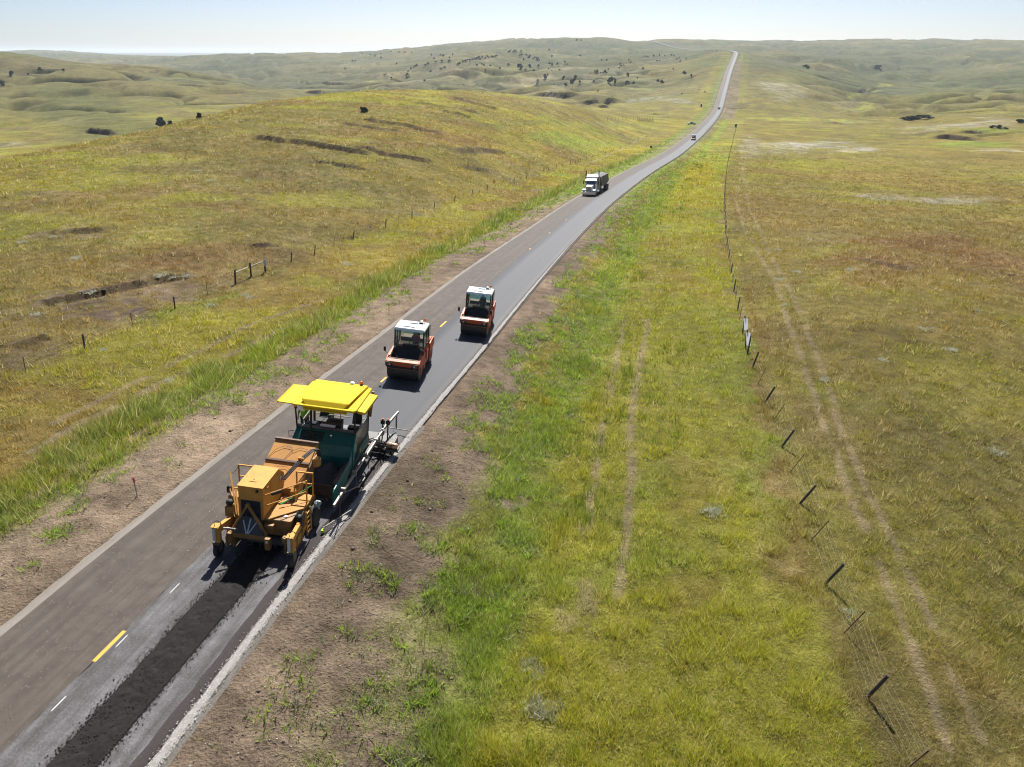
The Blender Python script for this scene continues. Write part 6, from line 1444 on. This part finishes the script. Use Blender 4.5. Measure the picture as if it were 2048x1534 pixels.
# right fence: (base x, base y, top x, top y, wooden?)
RF = [(1805, 1545, 1838, 1517, 0), (1733, 1396, 1775, 1352, 1), (1688, 1266, 1727, 1226, 0), (1650, 1168, 1688, 1128, 1), (1622, 1081, 1655, 1044, 0), (1600, 1007, 1629, 974, 1), (1580, 945, 1605, 913, 0), (1563, 894, 1588, 861, 1), (1546, 842, 1566, 813, 0), (1529, 806, 1551, 772, 1), (1516, 768, 1532, 735, 0), (1505, 735, 1517, 705, 1), ]
RFB = [(1495, 708, 1502, 671), (1490.5, 696, 1495.5, 654), (1485, 666, 1490, 635)]                                   # brace posts
RF2 = [(1479, 640, 1484, 614, 0), (1475, 621, 1479, 600, 1), (1470.5, 598, 1474, 578, 0), (1467.5, 583, 1471, 563, 1), (1464.5, 566, 1467.5, 548, 0), (1461.5, 549, 1464.5, 532, 1), (1459.5, 533, 1462, 518, 0), (1457, 518, 1459.5, 503, 1), (1455.5, 505, 1457.5, 491, 0), (1453.5, 492, 1455.5, 478, 1), (1452.3, 480, 1454, 468, 0), (1450.8, 468, 1452.5, 456, 1)]
def fence_root(name, label, c):
    o = bpy.data.objects.new(name, None); C.objects.link(o); o.location = c; tag(o, label, 'fence'); return o
def post(root, base, top, wood, name='fence_post'):
    off = tuple(root.location)
    v = np.array(top) - np.array(base)
    m = MB()
    if wood: m.tube([base - v * .12, base + v * .5, top], [.062, .06, .056], 8)
    else: m.bar(base - v * .12, top, .032, .032); m.bar(base + v * .90, top, .04, .04)
    return m.build(name if wood else 'steel_post', 'wood' if wood else 'tpost', root, wood, 0, off)
def wires(root, tops, fr, r=.006, name='wire_strand'):
    """tops: list of (base, top); one strand per height fraction"""
    off = tuple(root.location)
    for f in fr:
        pts = []
        for (b_, t_), (b2, t2) in zip(tops[:-1], tops[1:]):
            p, q = b_ + (t_ - b_) * f, b2 + (t2 - b2) * f
            pts += [p, (p + q) / 2 - np.array([0, 0, .02])]
        pts.append(q)
        MB().tube(pts, [r for p in pts], 4).build(name, m_wire, root, True, 0, off)
m_wire = paint('galvanised_wire', (.42, .42, .38), .45, .3, (.2, .17, .14), 8, .6)

allp = RF + [(*q, 2) for q in RFB] + RF2
bs = hits([(q[0], q[1]) for q in allp])
fr_ = fence_root('wire_fence', 'right-hand wire fence of leaning dark wooden and thin steel posts', bs[5]); seq = []
for q, b_ in zip(allp, bs):
    t_ = px_top(b_, q[2], q[3]); v = t_ - b_; L_ = np.linalg.norm(v)
    want = 1.28 if q[4] == 1 else (1.5 if q[4] == 2 else 1.30)
    t_ = b_ + v / L_ * want * (1 if .6 < L_ < 2.2 else 1)
    ob = post(fr_, b_, t_, q[4] > 0); seq.append((b_, t_))
    if q[4] == 2 and q is not allp[len(RF)]:               # pale boards wired to the two brace posts
        d_ = (bs[5] - b_); d_ /= np.linalg.norm(d_)
        vv = (t_ - b_) / np.linalg.norm(t_ - b_); a = b_ + vv * 1.28; e = b_ + vv * .55 + d_ * .95
        MB().bar(a + np.array([.05, -.1, 0]), e + np.array([.05, -.1, 0]), .30, .05, (0, -1, .3)).build('pale_board', 'white', fr_, False, 0, tuple(fr_.location))
# on past that: posts along the same line until the creek
ro, rs, _, _ = road_coords(bs[:, 0], bs[:, 1]); s_last = float(rs[-1]); o_last = float(ro[-1])
ss = s_last + 4.5; k = 0; tgt = hits([(1449.5, 440), (1448, 400), (1450, 372), (1452, 350), (1456, 322), (1462, 298), (1467, 276), (1471, 262), (1475, 246), (1478, 230), (1481, 214), (1481, 205)])
L_ = np.r_[0, np.cumsum(np.hypot(*np.diff(np.vstack([bs[-1:], tgt])[:, :2], axis=0).T))]; tg = np.vstack([bs[-1:], tgt])
for d_ in np.arange(5.0, L_[-1], 5.0)[:75]:
    if d_ > 180 and k % 2: k += 1; continue
    c = np.array([np.interp(d_, L_, tg[:, i]) for i in range(3)]); c[2] = ground([c[0]], [c[1]])[0]
    t_ = c + np.array([.05, 0, 1.3]); post(fr_, c, t_, k % 2 == 0 or d_ > 120); seq.append((c, t_)); k += 1
wires(fr_, seq[:44], (.18, .40, .60, .78, .95), .0024)

# left fence
LF = [(52, 744, 46, 716, 0), (170, 701, 165, 668, 1), (266, 657, 261, 626, 0), (350, 617, 347, 594, 1), (415, 590, 412.5, 567, 0)]
LB = [(471, 568, 470, 546), (502.5, 553, 500.5, 535), (531, 544, 529, 525)]
LF2 = [(582.5, 523, 583, 504, 1), (629, 509, 630.5, 489, 1), (667.5, 490, 669.5, 474, 0), (706, 477, 708.5, 461, 1), (740, 459.5, 742, 448, 0), (771, 454, 772.5, 438, 1), (796.5, 440, 799, 429, 0), (824, 436.5, 824, 419, 1), (846, 424, 848, 410, 0), (867.5, 418, 870, 404, 1), (888, 411, 890, 398, 0), (908.5, 402, 911, 392, 1), (926, 395, 928, 385, 0), (943.5, 390, 946, 379, 1), (959, 384, 961, 374, 0), (973.5, 381.5, 976, 369, 1), (1003, 371.5, 1005, 361, 0), (1028, 364, 1030, 354, 1), (1041, 360.5, 1043, 350.5, 0), (1052, 357.5, 1054.5, 346.5, 1)]
LB2 = [(1087.5, 342.5, 1088, 334.5), (1092, 341.5, 1092.5, 333.5), (1097, 340, 1098, 332.5)]
LF3 = [(1112, 336.5, 1113, 328, 1), (1125, 333, 1126, 325, 1), (1140, 329.5, 1142, 321, 1), (1150, 326, 1152, 318, 1), (1160, 323, 1162, 315, 1), (1172, 319.5, 1174, 312, 1), (1184, 316.5, 1186, 309, 1), (1195, 313.5, 1197, 306.5, 1), (1210, 308, 1212, 301.5, 1), (1225, 303, 1227, 297, 1), (1240, 297, 1242, 291, 1), (1258, 290, 1260, 285, 1), (1275, 283, 1277, 278, 1), (1292, 276, 1293.5, 271.5, 1)]
lp = LF + [(*q, 2) for q in LB] + LF2 + [(*q, 2) for q in LB2] + LF3
bs = hits([(q[0], q[1]) for q in lp])
fl_ = fence_root('wire_fence', 'left-hand wire fence with thin weathered posts running along the grassy slope', bs[10]); seq = []
for q, b_ in zip(lp, bs):
    if q in [(*a, 2) for a in LB]: seq.append((b_, b_ + np.array([0, 0, 1.15]))); continue
    t_ = px_top(b_, q[2], q[3]); v = t_ - b_; L_ = np.linalg.norm(v); t_ = b_ + v / L_ * min(max(L_, 1.0), 1.35)
    post(fl_, b_, t_, q[4] > 0); seq.append((b_, t_))
wires(fl_, seq, (.35, .65, .92), .0025)
bb = hits([(a[0], a[1]) for a in LB]); T = frame_empty('fence_brace', bb[0], *axes_at(0, 0, 0)); OFF = tuple(bb[0])
tag(T, 'grey timber fence brace with two rails and a small white sign', 'fence brace')
for q, b_ in zip(LB, bb):
    t_ = px_top(b_, q[2], q[3]); v = t_ - b_; t_ = b_ + v / np.linalg.norm(v) * 1.35
    P(MB().tube([b_ - v * .1, t_], [.085, .08], 10), 'brace_post', 'wood', None, True, 0)
for a, b_ in ((0, 1), (1, 2)):
    p, q = bb[a] + np.array([0, -.05, 1.02 if a == 0 else .98]), bb[b_] + np.array([0, -.05, .98 if a == 0 else 1.05])
    P(MB().tube([p, q], .055, 8), 'brace_rail', 'wood_pale', None, True, 0)
sg = bb[2] + np.array([.10, -.12, .95])
pl_ = P(MB().box(sg[0] - .10, sg[0] + .20, sg[1] - .02, sg[1], sg[2] - .28, sg[2] + .36), 'sign_plate', 'white', None, False, 0)
q = MB()
for k in range(6): q.box(sg[0] - .06, sg[0] + .16 - .05 * (k % 3), sg[1] - .026, sg[1] - .02, sg[2] + .24 - k * .085, sg[2] + .27 - k * .085)
P(q, 'sign_lettering', 'dark', pl_, False, 0)

# corral on the flat beyond the hill
co = hits([(1215 + i * 7.5, 242 - i * .55) for i in range(9)] + [(1275 + i * 3.2, 243.5) for i in range(11)] + [(1276 + i * 3.2, 239.0) for i in range(10)])
cf = fence_root('corral_fence', 'small dark wooden corral standing on the flat below the far hills', co[12])
for c in co: post(cf, c, c + np.array([0, 0, 2.0]), True)
for a, b_ in zip(co[9:19], co[10:20]):
    for h_ in (.6, 1.1, 1.6): MB().bar(a + np.array([0, 0, h_]), b_ + np.array([0, 0, h_]), .12).build('corral_rail', 'wood', cf, False, 0, tuple(cf.location))
OFF = (0, 0, 0)
rest = hits([(1478.5, 226), (1481.5, 205), (1482, 198), (1512, 218), (1518, 217)])
pf = fence_root('creek_fence', 'short row of dark posts by the creek right of the road', rest[0])
for c in rest: post(pf, c, c + np.array([0, 0, 2.4]), True)
# ---------------------------------------------------------------- junipers and thickets
m_leaf, nt, b = mat('juniper_foliage')
at = N(nt, 'ShaderNodeAttribute', attribute_name='Col'); nt.links.new(at.outputs['Color'], b.inputs['Base Color']); b.inputs['Roughness'].default_value = .8; b.inputs['Specular IOR Level'].default_value = .2
m_bark = flat('bark', (.07, .05, .035), .95)
def crown_mesh(n, rx, rz, leaf, seed, base=.12, low=.9, col=(.030, .045, .018), var=.5, cone=.35, spread=.30):
    g = np.random.default_rng(seed)
    nl = 8; lobes = [(g.normal(0, spread, 2) * rx, g.uniform(.2, .9), g.uniform(.30, .55)) for _ in range(nl)]
    k = 0; pts = []
    while k < n:
        c, h_, r_ = lobes[g.integers(nl)]
        d = g.normal(0, 1, 3); d /= np.linalg.norm(d); d *= g.uniform(.55, 1.0) ** .5
        f = 1 - cone * h_
        p = np.array([c[0] * f + d[0] * r_ * rx * f, c[1] * f + d[1] * r_ * rx * f, h_ * 2 * rz + d[2] * r_ * rz])
        if p[2] < base * rz: p[2] = base * rz + g.uniform(0, .2) * rz
        pts.append(p); k += 1
    pts = np.array(pts)
    V = np.empty((n, 4, 3)); 
    u = g.normal(0, 1, (n, 3)); u /= np.linalg.norm(u, axis=1)[:, None]; w_ = np.cross(u, g.normal(0, 1, (n, 3))); w_ /= np.linalg.norm(w_, axis=1)[:, None]
    s_ = leaf * g.uniform(.6, 1.5, n)[:, None]
    V[:, 0] = pts - u * s_; V[:, 1] = pts - w_ * s_ * .6; V[:, 2] = pts + u * s_; V[:, 3] = pts + w_ * s_ * .6
    cc = np.array(col)[None] * (1 + (g.uniform(0, 1, (n, 1)) - .5) * 2 * var) * (1 + g.normal(0, .08, (n, 3)))
    me = np_mesh('crown', V.reshape(-1, 3), np.arange(n * 4).reshape(-1, 4), 4, np.repeat(np.clip(cc, .003, 1), 4, 0)); me.materials.append(m_leaf); return me
def trunk_mesh(rx, rz, seed):
    g = random.Random(seed); mb = MB(); mb.tube([(0, 0, -.3), (.05, 0, rz * .6), (.0, .06, rz * 1.5)], [.16 * rx, .12 * rx, .03], 7)
    for k in range(5):
        a = g.uniform(0, 6.28); h_ = rz * g.uniform(.3, 1.1); mb.tube([(0, 0, h_), (math.cos(a) * rx * .5, math.sin(a) * rx * .5, h_ + rz * .4)], [.06 * rx, .015], 5)
    o = mb.build('trunk', m_bark); me = o.data; bpy.data.objects.remove(o); return me
PROTO = [(crown_mesh(520, 1.0, .62, .16, 100 + k, cone=(.3, .6, .2, .45)[k]), trunk_mesh(1, .62, k)) for k in range(4)]
def joined_tree(k):
    """far tree: crown and trunk in one small mesh"""
    cm, tm = PROTO[k]; return cm
def tree(px, py, wpx, label, group, hr=1.0, parts=False, cat='tree'):
    TREES.append((px, py, wpx, label, group, hr, parts, cat))
TREES = []
Z2 = lambda x, y: (680 + x / 2.926, 60 + y / 2.926)
Z3 = lambda x, y: (1348 + x / 2.926, 60 + y / 2.926)
ridge = [(700, 200), (720, 190), (745, 180), (760, 182), (775, 178), (800, 170), (812, 165), (822, 178), (850, 170), (870, 165), (890, 162), (905, 158), (830, 205), (842, 212), (880, 213), (800, 212), (850, 240), (935, 228), (690, 205), (733, 188), (788, 174), (832, 160), (862, 160), (915, 156)]
for p in ridge: tree(*Z2(*p), 5.6, 'dark juniper in the straggling row along the pale ridge left of centre', 'junipers along the pale ridge', .8)
crest = [(985, 135), (995, 130), (1015, 130), (1030, 130), (1060, 128), (1065, 150), (1105, 165), (1130, 172), (1150, 172), (1155, 182), (1165, 180), (1225, 122), (1240, 157), (1140, 165), (1160, 170), (1090, 150), (1022, 125), (1052, 152), (1110, 158)]
for p in crest: tree(*Z2(*p), 5.0, 'small juniper among those on the hill crest in the distance', 'junipers on the hill crest', .9)
mid = [(985, 205, 12), (1075, 178, 14), (1045, 215, 20), (1058, 228, 26), (1040, 222, 16), (1085, 240, 16), (1110, 222, 20), (1132, 245, 16), (1160, 218, 14), (1225, 205, 16), (1240, 207, 14), (1272, 205, 15), (1315, 190, 10), (1320, 205, 10), (1220, 230, 8), (1215, 262, 9), (1240, 240, 8), (1285, 235, 8), (1330, 206, 9)]
for x, y, w_ in mid: tree(*Z2(x, y), w_ / 2.6, 'juniper scattered across the open middle slope', 'junipers on the middle slope', 1.0)
low = [(1158, 300, 14), (1152, 320, 10), (1200, 285, 24), (1308, 293, 20), (1378, 290, 26), (1372, 300, 14), (1360, 318, 34), (1352, 308, 18), (1320, 330, 24), (1402, 313, 18), (1485, 305, 14), (1490, 246, 14), (1505, 250, 18), (1550, 255, 20), (1570, 235, 10), (1525, 255, 10), (1605, 295, 14), (1580, 315, 34), (1610, 310, 20), (1683, 270, 20), (1680, 315, 20), (1717, 318, 18), (1773, 232, 14), (1740, 285, 8), (1860, 305, 16), (1885, 316, 24), (2015, 257, 22), (1510, 360, 12), (1255, 322, 8)]
for x, y, w_ in low: tree(*Z2(x, y), w_ / 2.5, 'round dark juniper on the lower green slope above the creek banks', 'junipers on the lower slope', 1.0)
upr = [(1950, 232), (1990, 190), (1970, 172), (1900, 155), (1870, 150), (1855, 185), (1835, 155), (1800, 162), (1770, 165), (1785, 160), (1660, 210), (1640, 200), (1635, 225), (1690, 180), (1700, 190), (1530, 180), (1560, 180), (1405, 155), (1940, 150), (1955, 155), (1985, 168), (2025, 170), (1870, 185), (1645, 213)]
for p in upr: tree(*Z2(*p), 4.0, 'speck-sized juniper high on the slope left of the distant road', 'junipers high left of the far road', .9)
lft = [(500, 210), (515, 200), (560, 190), (595, 187), (615, 222), (590, 232), (605, 225), (530, 247), (395, 268), (440, 215), (430, 222), (450, 212), (415, 228), (300, 285), (260, 268), (495, 300), (640, 185), (400, 245)]
for i, p in enumerate(lft): tree(*Z2(*p), 8 if p == (395, 268) else 5.6, 'juniper on the eroded slopes left of the pale ridge', 'junipers on the eroded slopes', .8)
farl = [(330, 200), (420, 135), (380, 135), (345, 135), (240, 145), (205, 155), (240, 165), (130, 140), (90, 185), (75, 185), (30, 230), (535, 150), (550, 170), (590, 150), (660, 148), (640, 165), (605, 155), (180, 150), (300, 130)]
for p in farl: tree(*Z2(*p), 4.0, 'tiny juniper speck on the hazy far hills at left', 'junipers on the hazy far hills', .9)
for x, y, w_ in ((900, 258, 8), (860, 310, 7), (720, 320, 7), (480, 330, 6), (540, 340, 6), (985, 295, 7), (690, 322, 6), (2000, 372, 7)): tree(*Z2(x, y), w_ / 2.7, 'very small lone juniper on the pale flats below the ridge', 'small junipers on the flats', .9)
tree(*Z2(1385, 64), 5.5, 'larger of two trees on the skyline above the juniper hill', None); tree(*Z2(1411, 64), 4.5, 'smaller tree on the skyline, beside the larger skyline tree', None)
for x, y, w_, l in ((62, 264, 20, 'round juniper left of the far road, larger of a close pair'), (100, 273, 15, 'juniper just right of the larger one left of the far road'), (180, 365, 8, 'small lone juniper closest to the far road'), (145, 352, 6, 'tiny juniper left of the lone one by the far road'), (46, 375, 6, 'tiny juniper low on the grass left of the far road'), (37, 180, 8, 'small juniper above the pair left of the far road')): tree(*Z3(x, y), w_ / 2.5, l, None)
for x, y, w_, l in ((80, 141, 7, 'small juniper on the brown hill at upper left, the middle one'), (127, 144, 6, 'juniper standing alone on the crest of the brown hill at left'), (57, 150, 5, 'lowest of three small junipers on the brown hill at left'), (4, 172, 9, 'dark juniper at the very left edge of the valley'), (24, 152, 9, 'bushy juniper in the gully at upper left')): tree(x, y, w_, l, None)
for x, y, w_, l in ((730, 225, 19, 'round dark bush alone on the near hill crest'), (322, 254, 24, 'broad dark bush on the skyline of the near hill at left'), (341, 250, 14, 'narrower dark bush pressed against the broad skyline bush'), (400, 237, 17, 'low dark bush behind the near hill crest')): tree(x, y, w_, l, None, .85, True, 'bush')
for x, y, w_, l in ((1808, 240, 18, 'left end bush of the thicket on the right-hand flat'), (1822, 240, 24, 'tall bush second from the left in the thicket on the flat'), (1838, 239, 26, 'largest bush in the middle of the thicket on the flat'), (1853, 238, 22, 'bush right of the largest in the thicket on the flat'), (2040, 246, 22, 'dark bush cut by the right edge of the picture'), (1985, 256, 12, 'leftmost bush on the dark mound at right'), (1997, 256, 15, 'middle bush on the dark mound at right'), (2010, 258, 11, 'right-hand bush on the dark mound at right'), (1755, 134 + 0, 12, 'faint bush patch on the far right hillside'), (1612, 135, 14, 'dark bush patch on the slope right of the far road')): tree(x, y, w_, l, None, .40, False, 'bush')
hp_ = hits([(t[0], t[1]) for t in TREES])
for i, ((px, py, wpx, label, group, hr, parts, cat), c) in enumerate(zip(TREES, hp_)):
    d = math.sqrt(c[0] ** 2 + c[1] ** 2 + (HC - c[2]) ** 2); w_ = wpx / FPX * d * .5 * rnd.uniform(.85, 1.15)
    k = rnd.randrange(4); cm, tm = PROTO[k]
    sc3 = (w_ * 1.05, w_ * 1.05, w_ * 1.05 * hr * rnd.uniform(.9, 1.2))
    if parts:
        o = bpy.data.objects.new('juniper_bush', None); C.objects.link(o)
        big = crown_mesh(2600, 1.0, .62, .075, 300 + i, cone=.15, spread=.2); a = bpy.data.objects.new('crown', big); C.objects.link(a); a.parent = o
        a = bpy.data.objects.new('trunk', tm); C.objects.link(a); a.parent = o
    else:
        o = bpy.data.objects.new('juniper_tree' if cat == 'tree' else 'shrub', cm); C.objects.link(o)
    o.location = c; o.scale = sc3; o.rotation_euler = (0, 0, rnd.uniform(0, 6.28)); tag(o, label, cat, group)

# sagebrush clumps on the near slopes
sgm = []
for k in range(3):
    x = rng.normal(0, .3, 34); y = rng.normal(0, .3, 34)
    V, cc = blades(x, y, np.zeros(34), rng.uniform(.18, .42, 34), np.full(34, .045), np.tile(c3(.46, .47, .36), (34, 1)), 8, np.full(34, .12), np.full(34, .9))
    me = np_mesh('sagebrush', V, np.arange(len(V)).reshape(-1, 3), 3, cc); me.materials.append(m_blade); sgm.append(me)
sp = [(40, 485), (48, 484), (105, 474), (112, 473), (160, 480), (152, 517), (156, 515), (180, 585), (320, 552), (345, 555), (370, 552), (120, 610), (70, 630), (205, 700), (340, 762), (345, 765), (490, 590), (500, 595), (390, 600), (420, 612), (395, 342), (420, 362), (340, 365), (495, 362), (230, 392), (830, 432), (828, 428), (693, 527), (695, 530), (945, 385), (1275, 300), (1360, 332)]
spr = [(1425, 1028), (1430, 1024), (1065, 1335), (1070, 1350), (1090, 1430), (1080, 1418), (1560, 560), (1575, 610), (1650, 760), (1765, 720), (1700, 540), (1850, 660), (1900, 700), (1560, 500), (1620, 480), (1950, 620), (1600, 545), (1990, 905), (1700, 1230)]
hs_ = hits(sp + spr)
for i, c in enumerate(hs_):
    o = bpy.data.objects.new('sagebrush', sgm[i % 3]); C.objects.link(o); o.location = c; s_ = rnd.uniform(.5, .85); o.scale = (s_, s_, s_ * .9); o.rotation_euler = (0, 0, rnd.uniform(0, 6))
    tag(o, 'silvery sagebrush clump on the slope left of the road' if i < len(sp) else 'silvery sagebrush clump in the grass right of the road', 'sagebrush', 'sagebrush left of the road' if i < len(sp) else 'sagebrush right of the road')
for nm in ('tmp',):
    if nm in bpy.data.objects: bpy.data.objects.remove(bpy.data.objects[nm])
# ---------------------------------------------------------------- the air
top = max(GROUND_MAX, HC) + 14
hz_ = MB().box(-23000, 23000, -22500, 23000, -140, top).build('haze', flat('haze_air', (1, 1, 1)), None, False, 0); hz_['kind'] = 'stuff'; hz_['label'] = 'thin pale blue haze over the distant hills'
m = hz_.data.materials[0]; nt = m.node_tree; nt.nodes.clear()
out = nt.nodes.new('ShaderNodeOutputMaterial'); pv = nt.nodes.new('ShaderNodeVolumePrincipled')
pv.inputs['Color'].default_value = (.80, .90, 1.0, 1); pv.inputs['Density'].default_value = HAZE; pv.inputs['Anisotropy'].default_value = .2
nt.links.new(pv.outputs[0], out.inputs['Volume'])
# ---------------------------------------------------------------- light, sky, camera
SUN_EL, SUN_AZ = math.radians(47), math.radians(5)        # azimuth from +Y towards +X
w = bpy.data.worlds.new('World'); sc.world = w; w.use_nodes = True
nt = w.node_tree; bg = nt.nodes['Background']
sky = nt.nodes.new('ShaderNodeTexSky'); sky.sky_type = 'NISHITA'; sky.sun_disc = False
sky.sun_elevation = SUN_EL; sky.sun_rotation = SUN_AZ; sky.altitude = 2000; sky.air_density = .7; sky.dust_density = 4.2; sky.ozone_density = 1.7
nt.links.new(sky.outputs[0], bg.inputs['Color']); bg.inputs['Strength'].default_value = SKY_STR
sd = bpy.data.lights.new('sun', 'SUN'); sd.energy = SUN_STR; sd.angle = math.radians(.53); sd.color = (1, .965, .91)
so = bpy.data.objects.new('sun', sd); C.objects.link(so)
dv = Vector((math.sin(SUN_AZ) * math.cos(SUN_EL), math.cos(SUN_AZ) * math.cos(SUN_EL), math.sin(SUN_EL)))
so.rotation_euler = dv.to_track_quat('Z', 'Y').to_euler(); so.location = (0, 0, 60)
cd = bpy.data.cameras.new('camera'); cam = bpy.data.objects.new('camera', cd); C.objects.link(cam)
cd.sensor_width = 36; cd.lens = 36 * FPX / 2048; cd.clip_start = .5; cd.clip_end = 60000
cam.location = (0, 0, HC); cam.rotation_euler = (PI / 2 - PIT, 0, 0)
sc.camera = cam
sc.view_settings.view_transform = 'Standard'; sc.view_settings.look = 'None'; sc.view_settings.exposure = EXPO; sc.view_settings.gamma = 1
sc.render.film_transparent = False

sc.cycles.use_denoising = DENOISE
sc.cycles.max_bounces = 6; sc.cycles.transparent_max_bounces = 10; sc.cycles.volume_bounces = 0
sc.cycles.filter_width = 1.1
sc.cycles.caustics_reflective = False; sc.cycles.caustics_refractive = False; sc.cycles.blur_glossy = 1.0; sc.cycles.sample_clamp_indirect = 4.0
